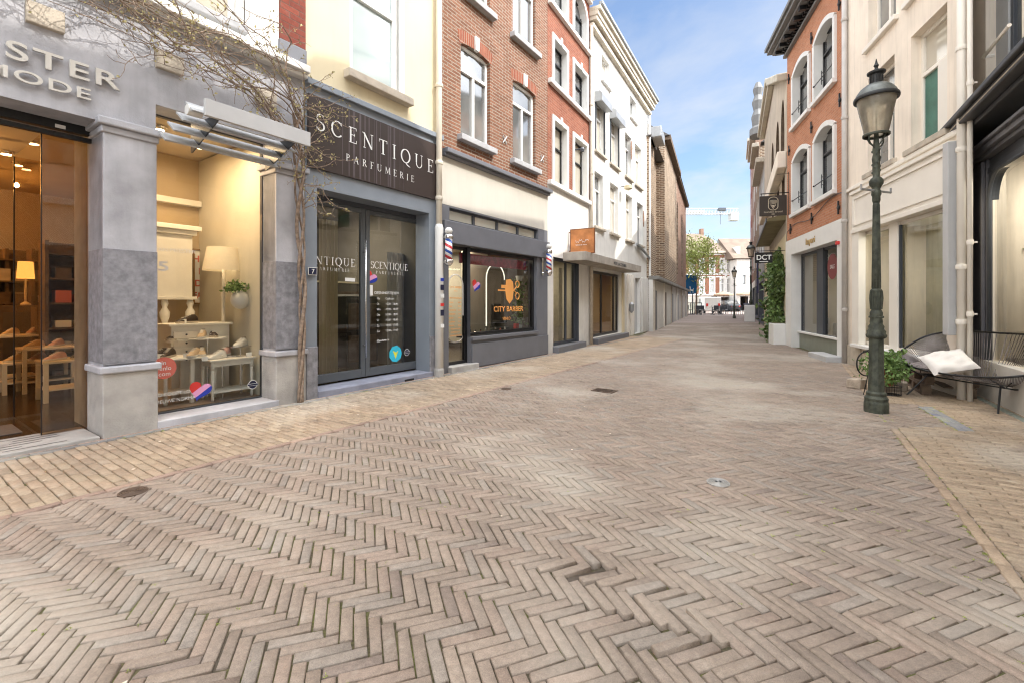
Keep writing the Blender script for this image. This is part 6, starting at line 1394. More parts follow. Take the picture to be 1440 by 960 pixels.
# local: x along the sofa (towards the camera), -y to the street
def rimp(t):
    c_, s_ = math.cos(t), math.sin(t)
    x = .86 * math.copysign(abs(c_) ** .62, c_); y = (-.42 if s_ < 0 else .36) * abs(s_) ** .72
    b = (y + .42) / .78; z = .385 + .49 * max(0, b) ** 1.25 - .02 * (1 - abs(c_)) + .05 * abs(c_) * (1 - b)
    return Vector((x, y, z))
def inp(t):
    c_, s_ = math.cos(t), math.sin(t); return Vector((.60 * math.copysign(abs(c_) ** .7, c_), .06 + .13 * s_, .29 + .01 * s_))
Nn = 96; rim = [rimp(2 * math.pi * i / Nn) for i in range(Nn)]
a = MB(); a.smooth = True; a.tube(rim, .0125, 8, closed=True); a.tube([inp(2 * math.pi * i / 48) for i in range(48)], .008, 6, closed=True); a.build('frame', M_blk, sofa)
a = MB()
for i in range(250):
    t = 2 * math.pi * i / 250; p, q = rimp(t), inp(t + .10 * math.sin(2 * t)); m_ = p.lerp(q, .5) + Vector((0, .01, -.035 if p.z > .5 else -.02)); a.tube([p, m_, q], .0042, 4)
for k in range(24):
    x = -.55 + 1.1 * k / 23; w_ = .12 * math.sqrt(max(0, 1 - (x / .62) ** 2)); a.tube([(x, .06 - w_, .292), (x, .06 + w_, .292)], .003, 4)
a.build('cord_weave', mat('grey cord', (.07, .062, .064), .5, .5, 6, 0, c2=(.26, .23, .23)), sofa)
a = MB(); a.tube([(-.55, -.16, .27), (.55, -.16, .27)], .009, 6).tube([(-.55, .24, .27), (.55, .24, .27)], .009, 6).tube([(-.55, -.16, .27), (-.55, .24, .27)], .009, 6).tube([(.55, -.16, .27), (.55, .24, .27)], .009, 6)
a.tube([(-.62, -.30, .36), (-.5, -.22, .28), (-.4, -.30, .37)], .008, 6).tube([(.62, -.30, .36), (.5, -.22, .28), (.4, -.30, .37)], .008, 6); a.build('seat_support', M_blk, sofa)
for sx_ in (-1, 1):
    for sy_, yy_ in ((-.36, -.18), (.36, .24)): MB().tube([(sx_ * .42, yy_, .29), (sx_ * .54, sy_, 0)], .010, 8).build('leg', M_blk, sofa)
def pillow(parent, w, h, th, m):
    N_ = 16; vs = []; fs = []
    for sgn in (1, -1):
        for i in range(N_ + 1):
            for j in range(N_ + 1):
                u, v = 2 * i / N_ - 1, 2 * j / N_ - 1; pin = 1 - .06 * (1 - abs(u * v)) * (abs(u) ** 6 + abs(v) ** 6)
                f_ = max(0, (1 - u ** 4) * (1 - v ** 4)) ** .45; wr = .012 * math.sin(5 * u + 3 * v) + .008 * math.sin(9 * v - 4 * u) + .006 * math.sin(13 * u * v + 5 * u) + .004 * math.sin(17 * v + 6 * u)
                vs.append((u * w / 2 * pin, v * h / 2 * pin, sgn * th / 2 * f_ + wr * f_))
    n1 = (N_ + 1) ** 2
    for s_ in (0, 1):
        for i in range(N_):
            for j in range(N_):
                q = [i * (N_ + 1) + j, (i + 1) * (N_ + 1) + j, (i + 1) * (N_ + 1) + j + 1, i * (N_ + 1) + j + 1]; q = [k + s_ * n1 for k in q]; fs.append(q if s_ == 0 else q[::-1])
    b = MB(); b.smooth = True; b.add(vs, fs); o = b.build('cover', m, parent); return o
cu = empty('cushion', (5.50, 5.66, .54), 0, 'white square cushion lying askew on the cord sofa', 'cushion')
cu.rotation_euler = (Matrix.Rotation(R(-48), 3, 'Z') @ Matrix.Rotation(R(33), 3, 'X') @ Matrix.Rotation(R(28), 3, 'Z')).to_euler(); cu.location = (5.50, 5.74, .50); pillow(cu, .46, .40, .13, mat('white linen', (.72, .68, .64), .9, .06, 5, .2, bscale=250))
tw = MB(); rg = random.Random(5); N_ = 10
for i in range(N_):
    for j in range(4): pass
th_ = empty('seat_pad', (5.62, 6.08, .40), R(-86), 'flat grey fur pad at the far end of the cord sofa', 'cushion'); pillow(th_, .42, .36, .08, mat('grey fur', (.30, .26, .25), .95, .5, 30, .9, bscale=90)).rotation_euler = (R(6), R(0), 0)
# ================================================================== basket with plant, pallets, stones, ornament
bk = empty('wire_basket', (5.09, 6.12, CT), 0, 'black wire basket holding a leafy potted plant behind the lamp post', 'basket'); a = MB()
for k in range(26): t = 6.2832 * k / 26; a.tube([(.135 * math.cos(t), .135 * math.sin(t), .005), (.145 * math.cos(t), .145 * math.sin(t), .36)], .0026, 4)
for z, r in ((.008, .135), (.12, .14), (.36, .145)): a.tube([(r * math.cos(6.2832 * i / 24), r * math.sin(6.2832 * i / 24), z) for i in range(24)], .005, 5, closed=True)
for k in range(8): y_ = -.12 + .034 * k; w_ = math.sqrt(.135 ** 2 - y_ ** 2); a.tube([(-w_, y_, .008), (w_, y_, .008)], .0025, 4)
a.build('wires', M_blk, bk)
pt = empty('potted_plant', (5.05, 6.12, .14), 0, 'bushy green strawberry like plant spilling over the wire basket', 'plant'); b = MB(); b.smooth = True; b.lathe([(.075, 0), (.11, .2), (.118, .2), (.118, .225), (.09, .225)], 20).build('pot', mat('terracotta', (.36, .15, .08), .8, .15, 6, .1), pt)
MB().lathe([(.0, .21), (.10, .21)], 16, cap=False).build('soil', M_wood, pt)
rg = random.Random(8); a = MB(); stm = MB()
for k in range(150):
    t = rg.random() * 6.28; l = rg.uniform(.05, .27); el = rg.uniform(-.25, .28) * (1 if l < .2 else .7); e_ = Vector((math.cos(t) * l * (1.25 if math.cos(t) > 0 else .9), math.sin(t) * l, .26 + el * .8 - .15 * max(0, l - .2)))
    stm.tube([(0, 0, .2), (e_ * .6 + Vector((0, 0, .1))), e_], .0028, 4)
    for q in range(9): a.leaf(e_ + Vector((rg.gauss(0, .022), rg.gauss(0, .022), rg.gauss(0, .014))), .058, rg, 0)
stm.build('stems', M_leafm, pt); a.build('leaves', M_leafm, pt); pt.scale = (.8, .8, .92); bk.scale = (.85, .85, 1)
orn = empty('iron_ornament', (4.77, 6.10, CT), 0, 'curled black iron plant ring left of the lamp base', 'ornament'); a = MB()
a.tube([(.13 * math.cos(R(t)) - .02, 0, .42 + .16 * math.sin(R(t))) for t in range(60, 330, 15)], .009, 6).tube([(-.06, 0, .58), (.05, 0, .61)], .012, 6).tube([(.05, 0, .61), (.10, .05, 0)], .007, 6).tube([(.0, 0, .27), (-.02, .05, 0)], .006, 6); a.build('ring', M_blk, orn)
rg = random.Random(12); MBp = MB()
for k in range(60): MBp.leaf((rg.gauss(-.03, .05), rg.gauss(0, .04), .42 + rg.gauss(0, .07)), .05, rg)
MBp.build('leaves', M_leafm, orn)
# pallet blocks and boards against the wall behind the sofa
def pallet(x, y, z, lab, rz=0):
    o = empty('wooden_pallet', (x, y, z), RD.a + rz, lab, 'pallet')
    for sy_ in (0, 1, 2): MB().box(-.52, .52, .22 * sy_ - .27, .22 * sy_ - .17, .115, .135).build('board', M_wood, o, bev=.004)
    for sx_ in (-.47, 0, .47):
        for sy_ in (-.22, .22): MB().box(sx_ - .06, sx_ + .06, sy_ - .05, sy_ + .05, .022, .115).build('block', M_wood, o, bev=.006)
    MB().box(-.52, .52, -.27, -.17, 0, .022).box(-.52, .52, .17, .27, 0, .022).build('skid', M_wood, o, bev=.003)
pallet(6.00, 6.42, CT, 'weathered wooden pallet on the paving under the cord sofa'); pallet(6.02, 6.44, CT + .137, 'second weathered pallet, stacked on top of the first under the sofa', R(3))
def chunk(X, Y, Z, sx_, sy_, sz_, rz, m, name, label, cat, grp, seed):
    rg = random.Random(seed); o = empty(name, (X, Y, Z), rz, label, cat, grp); b = MB(); b.box(-sx_ / 2, sx_ / 2, -sy_ / 2, sy_ / 2, 0, sz_)
    b.v = [(x + rg.gauss(0, .012), y + rg.gauss(0, .012), z + (rg.gauss(0, .01) if z > 0 else 0)) for x, y, z in b.v]; b.build('body', m, o, bev=.015); return o
M_stone = mat('pale rubble', (.52, .43, .34), .9, .35, 10, .8)
for k, (X, Y, Z, a_, b_, c_, rz, lab) in enumerate(((5.22, 6.42, CT, .26, .2, .16, .3, 'large pale stone lying behind the wire basket'), (5.50, 6.46, CT, .22, .18, .12, .9, 'pale stone between basket and pallets'), (5.36, 6.55, CT + .155, .24, .18, .12, 1.4, 'pale stone lying on top of the other stones behind the basket'), (5.02, 6.62, CT, .2, .2, .14, .5, 'pale stone half hidden behind the potted plant'))):
    chunk(X, Y, Z, a_, b_, c_, rz, M_stone, 'stone', lab, 'stone', None, k)
# ================================================================== climbing vine over the grey shop
vine = L1.root('climbing_vine', 'old bare twisted vine climbing the pillar and spreading budding branches along the shop fascia', 'vine', L1.s(416), -.07)
rg = random.Random(21); vx = L1.s(416)
def wander(p, d, n, step, jit, pull=None):
    P = [Vector(p)]; d = Vector(d).normalized()
    for k in range(n):
        d = (d + Vector((rg.gauss(0, jit), rg.gauss(0, jit * .5), rg.gauss(0, jit))) + (Vector(pull) if pull else Vector((0, 0, 0)))).normalized()
        q = P[-1] + d * step; q.y = min(q.y, -.03 + .0); P.append(q)
    return P
tk = MB(); tk.smooth = True
for ph, r in ((0, .022), (2.3, .017), (4.2, .013)):
    tk.tube([((.018 + .012 * z) * math.cos(ph + z * 4.2) + .025 * math.sin(z * 1.4), -.03 + (.018 + .008 * z) * math.sin(ph + z * 4.2), z) for z in [i * .07 for i in range(52)]], [r * (1.15 - .3 * i / 52) for i in range(52)], 7)
tk.build('trunk', M_bark, vine)
br = MB(); tips = []
for k in range(20):      # main arms leaving leftwards along the fascia
    z0_ = rg.uniform(2.9, 3.7); P = wander((rg.uniform(-.02, .02), -.05, z0_), (-.6, -.3, .7), int(rg.uniform(14, 46)), .075, .16, (-.09, -.006 if k % 3 else -.03, .035 if z0_ < 3.3 else .0))
    P = [Vector((p.x, p.y, max(min(p.z, 4.28 - .12 * abs(math.sin(p.x * 3 + k))), min(3.55, 3.0 - p.x * .8)))) for p in P]
    n_ = len(P); r0 = rg.uniform(.005, .012); br.tube(P, [r0 * (1 - .75 * i / n_) for i in range(n_)], 5)
    for i in range(3, n_, 2):
        if rg.random() < .75:
            Q = wander(P[i], (rg.gauss(-.2, 1), -abs(rg.gauss(0, .8)), rg.gauss(-.1, .9)), int(rg.uniform(3, 11)), .04, .35); br.tube(Q, [.0038 * (1 - .6 * j / len(Q)) for j in range(len(Q))], 4); tips += Q[1::2]
for k in range(26):      # shoots to the right, over the name board
    P = wander((0, -.08, rg.uniform(2.3, 3.9)), (rg.gauss(.5, .7), -.5, rg.uniform(-.3, 1)), int(rg.uniform(6, 15)), .055, .3, (.01, -.01, -.03)); br.tube(P, [.006 * (1 - .7 * i / len(P)) for i in range(len(P))], 4)
    tips += P[2::2]
    for i in range(2, len(P), 3): Q = wander(P[i], (rg.gauss(0, 1), -.3, rg.gauss(0, 1)), 5, .03, .4); br.tube(Q, .002, 4); tips += Q[2::2]
for k in range(26):      # long loose arms along the cornice to the left edge
    x = rg.uniform(-2.9, -.3); P = wander((x, -.12, rg.uniform(3.75, 4.15)), (-1, -.1, rg.gauss(0, .25)), int(rg.uniform(10, 26)), .07, .18, (-.04, -.008, .0)); P = [Vector((p.x, max(p.y, -.5), min(p.z, 4.32))) for p in P]
    br.tube(P, [.007 * (1 - .7 * i / len(P)) for i in range(len(P))], 4)
    for i in range(1, len(P), 2):
        Q = wander(P[i], (rg.gauss(0, .8), -.4, rg.gauss(-.1, 1)), int(rg.uniform(3, 9)), .035, .4); br.tube(Q, .0026, 4); tips += Q[1::2]
br.build('branches', M_bark, vine)
lb = MB()
for p in tips:
    if rg.random() < .5:
        for q in range(rg.choice((1, 2, 3))): lb.leaf(p + Vector((rg.gauss(0, .012), rg.gauss(0, .012), rg.gauss(0, .012))), .030, rg)
lb.build('leaf_buds', mat('vine bud', (.30, .26, .10), .7, .4, 4, 0, c2=(.44, .38, .18)), vine)
# ================================================================== things in the shoe shop
def at1(px, d): return L1.s(px, d)
fl = .10
def side_table(x, y, w_, d_, h, label):
    o = L1.root('side_table', label, 'table', x, y, fl); MB().box(-w_ / 2 - .02, w_ / 2 + .02, -d_ / 2 - .02, d_ / 2 + .02, h - .02, h).build('tabletop', M_furn, o, bev=.006)
    MB().box(-w_ / 2 + .01, w_ / 2 - .01, -d_ / 2 + .01, d_ / 2 - .01, h - .08, h - .02).build('apron', M_furn, o)
    for a in (-1, 1):
        for b in (-1, 1):
            l = MB(); l.smooth = True; l.lathe([(.012, 0), (.018, .03), (.014, .06), (.02, .12), (.016, .20), (.021, h * .6), (.016, h * .68), (.022, h - .09)], 10, (a * (w_ / 2 - .02), b * (d_ / 2 - .02), 0)); l.box(a * (w_ / 2 - .02) - .02, a * (w_ / 2 - .02) + .02, b * (d_ / 2 - .02) - .02, b * (d_ / 2 - .02) + .02, h - .12, h - .02); l.build('leg', M_furn, o)
    MB().box(-w_ / 2, w_ / 2, -d_ / 2, d_ / 2, .09, .11).build('lower_shelf', M_furn, o); return o
tx0, tx1 = at1(299, .38), at1(359, .38)
side_table((tx0 + tx1) / 2, .56, tx1 - tx0, .30, .48, 'small white table with turned legs right behind the display glass')
# shoes
def shoe(name='shoe', up=None, sole=None):
    o = empty(name); b = MB(); N_ = 11; ring = 10; vs = []; b.smooth = True
    prof = [(-.13, .030, .055), (-.125, .036, .085), (-.10, .038, .10), (-.06, .038, .098), (-.02, .037, .085), (.02, .038, .070), (.06, .041, .056), (.09, .040, .048), (.115, .033, .040), (.13, .022, .032), (.138, .008, .024)]
    for x, w_, h in prof:
        for k in range(ring): t = math.pi * k / (ring - 1); vs.append((x, w_ * math.cos(t), .018 + (h - .018) * math.sin(t) ** .8))
    fs = [(i * ring + k, i * ring + k + 1, (i + 1) * ring + k + 1, (i + 1) * ring + k) for i in range(N_ - 1) for k in range(ring - 1)] + [list(range(ring))]
    b.add(vs, fs).build('upper', up, o)
    s_ = MB(); P = [(x, w_ * 1.08) for x, w_, h in prof] + [(x, -w_ * 1.08) for x, w_, h in prof[::-1]]; s_.prism(P, 'z', 0, .022); recalc(s_.build('sole', sole, o, bev=.004))
    l = MB()
    for k in range(5): x = -.04 + k * .024; l.tube([(x, -.018, .096 - k * .008), (x, .018, .096 - k * .008)], .0035, 4)
    l.build('laces', M_trim, o); MB().lathe([(0, .098), (.024, .100), (.026, .104)], 10, (-.088, 0, 0), cap=True, squash=.9).build('collar', M_wood, o); return o
shoekinds = [('white leather sneaker', M_trim, M_trim), ('beige sneaker', mat('beige leather', (.55, .42, .28), .6, .15, 9, .05), M_trim), ('pink and white sneaker', mat('blush leather', (.66, .42, .38), .6, .2, 20, .05), M_trim), ('dark strappy shoe', mat('dark leather', (.035, .022, .016), .5, .3, 9, .05), M_tan)]
protos = {}
def put_shoe(kind, F, x, y, z, rz, where):
    nm, u, s_ = shoekinds[kind]
    if kind not in protos: o = protos[kind] = shoe('shoe', u, s_)
    else: o = copy_tree(protos[kind])
    o.location = F.P(x, y, z); o.rotation_euler = (0, 0, F.a + rz); tag(o, ' '.join((nm + ' ' + where).split()[:16]), 'shoe', 'shoes on display'); return o
tc_ = (tx0 + tx1) / 2
put_shoe(0, L1, tc_ - .13, .54, fl + .482, R(-150), 'on the white table nearest the glass, left of its middle')
# chest, cabinet, floor lamp, shelf
cz = L1.root('chest_of_drawers', 'white chest with small drawers carrying shoes in the display window', 'chest', at1(277, 1.0), 1.12, fl)
MB().box(-.30, .34, -.2, .22, 0, .86).box(-.33, .37, -.23, .25, .86, .89).build('body', M_furn, cz, bev=.006)
for k in range(4): d_ = MB().box(-.28, -.02, -.215, -.2, .80 - .1 * k, .72 - .1 * k).build('drawer', M_creamp, cz, bev=.003); MB().ball((-.15, -.225, .76 - .1 * k), .012, 8, 6).build('knob', M_dk, d_)
cb_ = L1.root('display_cabinet', 'tall ivory display cabinet with cornice and turned columns at the left of the window', 'cabinet', at1(221, 1.5), 1.62, fl)
MB().box(-.36, .36, -.2, .28, 1.22, 2.02).box(-.40, .40, -.24, .3, 2.02, 2.08).box(-.44, .44, -.28, .3, 2.08, 2.14).box(-.40, .40, -.24, .28, 1.18, 1.22).build('upper_body', M_furn, cb_, bev=.006)
MB().box(-.40, .40, -.24, .28, 0, .76).box(-.44, .44, -.28, .3, .76, .80).build('lower_body', M_furn, cb_, bev=.006)
for x in (-.34, .06, .34): l = MB(); l.smooth = True; l.lathe([(.03, .80), (.045, .84), (.025, .88), (.05, .96), (.055, 1.02), (.025, 1.08), (.04, 1.13), (.03, 1.18)], 14, (x, -.18, 0)).build('column', M_furn, cb_)
fp = L1.hit(314, 1.07); fx, fy = L1.loc(fp.x, fp.y)
flp = L1.root('floor_lamp', 'tall white floor lamp with a drum shade in the display window', 'floor lamp', fx, fy, fl)
l = MB(); l.smooth = True; l.lathe([(.17, 0), (.17, .03), (.13, .05), (.05, .08), (.06, .14), (.04, .22), (.055, .27), (.028, .34), (.022, .55), (.035, .60), (.05, .68), (.035, .76), (.022, .82), (.02, 1.2), (.03, 1.24), (.018, 1.28), (.016, 1.62)], 16); l.build('stand', M_furn, flp)
l = MB(); l.smooth = True; l.lathe([(.235, 1.56), (.185, 1.86)], 28, cap=False).build('lamp_shade', M_shade, flp); MB().lathe([(.01, 1.6), (.04, 1.68), (.02, 1.75)], 10).build('bulb', emit('lamp bulb', (1, .8, .5), 6), flp)
sh_ = L1.root('glass_shelf', 'small round glass shelf with two shoes in front of the lamp stand', 'shelf', at1(292, .85), .85, fl + .70); MB().lathe([(.20, 0), (.20, .012)], 24).build('shelf_top', M_trim, sh_); MB().tube([(0, 0, 0), (0, 0, -.70)], .012, 8).lathe([(.1, -.70), (.1, -.69)], 16).build('stem', M_steel, sh_)
put_shoe(1, L1, at1(284, .85), .85, fl + .713, R(-120), 'on the left of the round glass shelf'); put_shoe(3, L1, at1(300, .9), .92, fl + .713, R(-100), 'on the right of the round glass shelf')
put_shoe(3, L1, at1(265, 1.0), 1.05, fl + .892, R(-160), 'on top of the white chest')
lt_ = L1.root('low_stand', 'low white stand with sneakers between the white table and the drawers', 'stand', at1(272, .62), .66, fl); MB().box(-.30, .28, -.14, .14, .50, .52).build('top', M_furn, lt_, bev=.004)
for x in (-.26, .24): MB().tube([(x, 0, 0), (x, 0, .5)], .02, 8).build('leg', M_furn, lt_)
put_shoe(1, L1, at1(272, .62), .62, fl + .522, R(-130), 'in the middle of the low white stand'); put_shoe(1, L1, at1(285, .68), .70, fl + .522, R(-110), 'at the right end of the low white stand')
for px, z, k_, s_ in ((313, .50, 2, 'hanging in front of the floor lamp, above the white table'), (338, .60, 0, 'floating on a clear bracket at the right of the window')):
    br_ = L1.root('shoe_bracket', ('clear bracket under the pink sneaker' if k_ == 2 else 'clear bracket under the white sneaker at the right'), 'bracket', at1(px, .62), .62, fl); MB().box(-.12, .12, -.05, .05, z - .012, z).tube([(0, 0, 0), (0, 0, z)], .006, 6).build('stand', M_steel, br_)
    put_shoe(k_, L1, at1(px, .62), .62, fl + z + .001, R(-140), s_)
st2 = L1.root('display_table', 'long white table with dark shoes behind the pillar in the display window', 'table', at1(232, .7), .72, fl); MB().box(-.34, .25, -.17, .17, .50, .53).build('tabletop', M_furn, st2, bev=.005)
for a in (-.31, .22):
    for b in (-.14, .14): MB().box(a - .02, a + .02, b - .02, b + .02, 0, .5).build('leg', M_furn, st2, bev=.003)
MB().box(-.32, .23, -.15, .15, .12, .14).build('lower_shelf', M_furn, st2)
for k, px in enumerate((222, 236)): put_shoe(3, L1, at1(px, .7), .70, fl + .532, R(-150 + 20 * k), ('at the left' if k == 0 else 'at the right') + ' of the long table behind the pillar')
put_shoe(3, L1, at1(247, 1.0), .98, fl + .70, R(-150), 'on the round stool beside the chest'); bs_ = L1.root('stool', 'round white stool under a dark shoe', 'stool', at1(247, 1.0), .98, fl); MB().lathe([(.11, .67), (.12, .70)], 18).lathe([(.07, 0), (.03, .1), (.03, .67)], 12).build('seat', M_furn, bs_)
for k, (px, d_, z, wh) in enumerate(((288, .42, .482, 'on the front white table'), (262, .56, .522, 'on the low white stand'), (300, .86, .713, 'on the round glass shelf'), (258, 1.0, .892, 'on the chest of drawers'), (226, .62, .532, 'on the long table'), (350, .44, .482, 'at the right end of the front white table'))):
    o = L1.root('price_card', 'small white price card ' + wh, 'card', at1(px, d_), d_, fl + z); o.rotation_euler.z += R(-15); MB().prism([(-.012, 0), (.012, 0), (0, .05)], 'x', -.03, .03).build('card', M_wst, o)
# framed prints and wall vase
for (pa, pb, ya, yb, lab, words) in ((274, 299, 352, 426, 'larger framed print with red lettering on the display back wall', ('HOU', 'IN', 'DER', 'FAVOR')), (303, 321, 382, 427, 'smaller framed print with red lettering beside the larger one', ('MIJN', 'LIEF'))):
    d_ = 2.06; a, b = at1(pa, d_), at1(pb, d_); za, zb = L1.z(pb, yb, d_), L1.z(pa, ya, d_)
    o = L1.root('framed_print', lab, 'picture', (a + b) / 2, 2.085, (za + zb) / 2); w_, h_ = (b - a) / 2, (zb - za) / 2
    MB().box(-w_, w_, -.012, 0, -h_, h_).build('paper', M_wst, o); MB().box(-w_ - .02, -w_, -.03, 0, -h_, h_).box(w_, w_ + .02, -.03, 0, -h_, h_).box(-w_ - .02, w_ + .02, -.03, 0, h_, h_ + .02).box(-w_ - .02, w_ + .02, -.03, 0, -h_ - .02, -h_).build('frame', mat('oak frame', (.30, .19, .09), .6, .2, 9, 0), o)
    for k, t_ in enumerate(words): text(t_, h_ * 1.7 / len(words) * .8, M_cor, o, 0, -.014, h_ * .95 - (k + .85) * h_ * 1.85 / len(words), align='CENTER', ext=.0004, boldo=.03, sx=min(1, w_ * 2.2 / (h_ * 1.7 / len(words) * .8 * .68 * len(t_))))
xv = xp2 + .03; wv = empty('wall_vase', L1.P(xv - .09, .72, 1.28), L1.a, 'white wall vase with green fern on the display side wall', 'vase'); b = MB(); b.smooth = True; b.ball((0, 0, 0), .11, 16, 10, (1, 1, 1.1)).build('body', M_trim, wv)
a = MB(); rg = random.Random(6)
for k in range(240): t = rg.random() * 6.28; l = rg.uniform(.02, .17); a.leaf((math.cos(t) * l * .9 - .04, math.sin(t) * l, .12 + rg.uniform(-.02, .10)), .05, rg)
a.build('fern_leaves', M_leafm, wv)
# deeper inside the shop: lit tables, lamps, boxes, racks
for k, (px, d_, h, lab) in enumerate(((14, 4.3, .74, 'lit white table mid shop'), (78, 3.5, .60, 'white table behind the glass screen'), (110, 2.5, .50, 'low white table beside the inner pillar'), (46, 5.3, .85, 'far white table at the back'), (98, 4.9, .95, 'tall white table before the racks'), (52, 3.6, .42, 'lowest white table of the shop'))):
    x = at1(px, d_); o = L1.root('display_table', lab, 'table', x, d_, .036); MB().box(-.36, .36, -.22, .22, h - .03, h).build('tabletop', M_furn, o, bev=.005); MB().box(-.33, .33, -.2, .2, .14, .16).build('lower_shelf', M_furn, o)
    for a in (-.33, .33):
        for b_ in (-.19, .19): MB().box(a - .022, a + .022, b_ - .022, b_ + .022, 0, h - .03).build('leg', M_furn, o, bev=.003)
    for q in range(3): put_shoe((k + q) % 4, L1, x - .22 + .22 * q, d_ - .03, .036 + h + .001, R(-140 + 12 * q), ('at the left', 'in the middle', 'at the right')[q] + ' on the ' + lab)
for k, (px, d_, z, lab) in enumerate(((36, 5.0, 1.62, 'small table lamp glowing warm at the back of the shop, left one'), (86, 4.4, 1.60, 'small table lamp glowing warm at the back of the shop, right one'))):
    o = L1.root('table_lamp', lab, 'lamp', at1(px, d_), d_, z); l = MB(); l.smooth = True; l.lathe([(.17, 0), (.14, .27)], 18, cap=False).build('lamp_shade', emit('glowing shade', (1, .56, .20), 3.0), o); MB().lathe([(.10, -.42), (.10, -.40), (.02, -.36), (.03, -.2), (.015, 0), (.015, .1)], 12).build('stand', M_furn, o); o.scale = (.62, .62, 1)
    o2 = L1.root('tall_cabinet', 'brown tall cabinet under the ' + ('left' if k == 0 else 'right') + ' glowing lamp', 'cabinet', at1(px, d_), d_, .036); MB().box(-.3, .3, -.2, .2, 0, z - .46).build('body', M_wood, o2, bev=.006); MB().box(-.27, .27, -.215, -.2, .1, z - .56).build('door', M_roomd, o2, bev=.004)
for k, (px, d_) in enumerate(((14, 5.8), (66, 5.9), (100, 5.6), (126, 3.9))):
    x = at1(px, d_); o = L1.root('shoe_rack', 'dark open shelf of shoe boxes, ' + ('far left', 'centre left', 'centre right', 'beside the pillar')[k] + ' of the shop', 'shelf', x, d_, .036); MB().box(-.5, .5, .16, .2, 0, 2.1).box(-.52, -.48, -.18, .2, 0, 2.1).box(.48, .52, -.18, .2, 0, 2.1).build('frame', M_wood, o)
    for q in range(6): MB().box(-.48, .48, -.17, .16, .1 + .36 * q, .125 + .36 * q).build('shelf', M_wood, o)
    rg = random.Random(k); bx_ = []
    for q in range(5):
        b = MB()
        for i in range(4): x_ = -.40 + i * .22; b.box(x_, x_ + .17, -.12, .1, .127 + .36 * q, .127 + .36 * q + rg.uniform(.06, .2))
        b.build('shoe_boxes', (M_tan, M_furn, M_cor, M_wood)[(q + k) % 4], o)
# perfume shop inside
for k, (px, d_, w_, h, m, lab) in enumerate(((470, 2.2, .5, 1.5, M_roomd, 'dark cabinet behind the left glass door'), (500, 1.6, .34, 1.25, M_blk, 'black counter right behind the left glass door'), (545, 2.8, .6, 2.1, M_roomd, 'tall dark shelf behind the right glass door'))):
    o = L1.root('cabinet', lab, 'cabinet', at1(px, d_), d_, .10); MB().box(-w_, w_, -.2, .2, 0, h).build('body', m, o, bev=.008); MB().box(-w_ - .02, w_ + .02, -.22, .22, h, h + .03).build('top', M_furn if k else M_yel, o, bev=.004)
    for q in range(2): MB().box(-w_ + .04, w_ - .04, -.215, -.2, .1 + q * h * .45, h * .45 + q * h * .45).build('door', M_wood, o, bev=.004)
for k in range(3):
    o = L1.root('curtain', ('pale curtain at the left edge of the left glass door', 'pale curtain panel in the middle of the perfume shop', 'pale screen behind the opening hours')[k], 'curtain', (at1(462, .9), at1(512, 2.4), at1(563, .8))[k], (.9, 2.4, .8)[k], .12); b = MB(); b.smooth = True; N_ = 24; ww = (.16, .12, .30)[k]
    for i in range(N_):
        x0_, x1_ = -ww + 2 * ww * i / N_, -ww + 2 * ww * (i + 1) / N_; b.quad((x0_, .025 * math.sin(i * 1.3), 0), (x1_, .025 * math.sin((i + 1) * 1.3), 0), (x1_, .025 * math.sin((i + 1) * 1.3), 2.4 if k < 2 else 2.0), (x0_, .025 * math.sin(i * 1.3), 2.4 if k < 2 else 2.0))
    b.build('cloth', M_yel if k < 2 else M_greyl, o)
# barber shop inside
bc = L1.root('barber_chair', 'dark barber chair behind the barber window', 'chair', at1(712, 1.1), 1.1, .06)
MB().lathe([(.28, 0), (.28, .04), (.06, .07), (.06, .45)], 18).build('base', M_chrome, bc); MB().box(-.26, .26, -.26, .26, .45, .57).build('seat', M_blk, bc, bev=.04); MB().box(-.24, .24, .2, .32, .55, 1.15).build('backrest', M_blk, bc, bev=.04)
for a in (-.3, .26): MB().box(a, a + .05, -.2, .22, .68, .74).build('armrest', M_blk, bc, bev=.015)
pb_ = L1.root('hanging_plant', 'green trailing plant hanging at the right of the barber window', 'plant', sxb - .22, .34, .75); a = MB(); rg = random.Random(14); sm_ = MB()
for k in range(7): P = [(rg.gauss(0, .05), rg.gauss(0, .04), 1.0 - i * .12) for i in range(9)]; sm_.tube(P, .004, 4)
for k in range(260): a.leaf((rg.gauss(0, .09), rg.gauss(0, .05), rg.uniform(0, 1.0)), .075, rg, .5)
sm_.build('stems', M_leafd, pb_); a.build('leaves', M_leafm, pb_); MB().lathe([(.06, .98), (.09, 1.1)], 12).build('pot', M_trim, pb_)
rg = random.Random(2)
for k in range(9):
    x = sxa + .12 + k * .17; h = rg.uniform(.07, .15); o = L1.root('bottle', ('hair product bottle, ' + ('first', 'second', 'third', 'fourth', 'fifth', 'sixth', 'seventh', 'eighth', 'ninth')[k] + ' from the left on the barber window sill'), 'bottle', x, .30, .60, group='bottles on the barber window sill')
    m_ = (M_trim, M_blk, M_chrome, M_cor)[k % 4]; MB().lathe([(.022, 0), (.022, h * .7), (.01, h * .8), (.01, h)], 10).build('body', m_, o); MB().lathe([(.012, h), (.012, h + .02)], 8).build('cap', M_blk, o)
MB().box(sxa - .04, sxb - .02, .17, .42, .56, .60).build('inner_sill', M_blk, C_) if 0 else None
sl_ = L1.root('window_shelf', 'black shelf inside the barber window carrying the bottles', 'shelf', (sxa + sxb) / 2, .31, .565); MB().box(-(sxb - sxa) / 2 + .01, (sxb - sxa) / 2 - .02, -.1, .1, 0, .03).build('top', M_blk, sl_); MB().box(-.03, .03, -.05, .09, -.5, 0).build('support', M_blk, sl_)
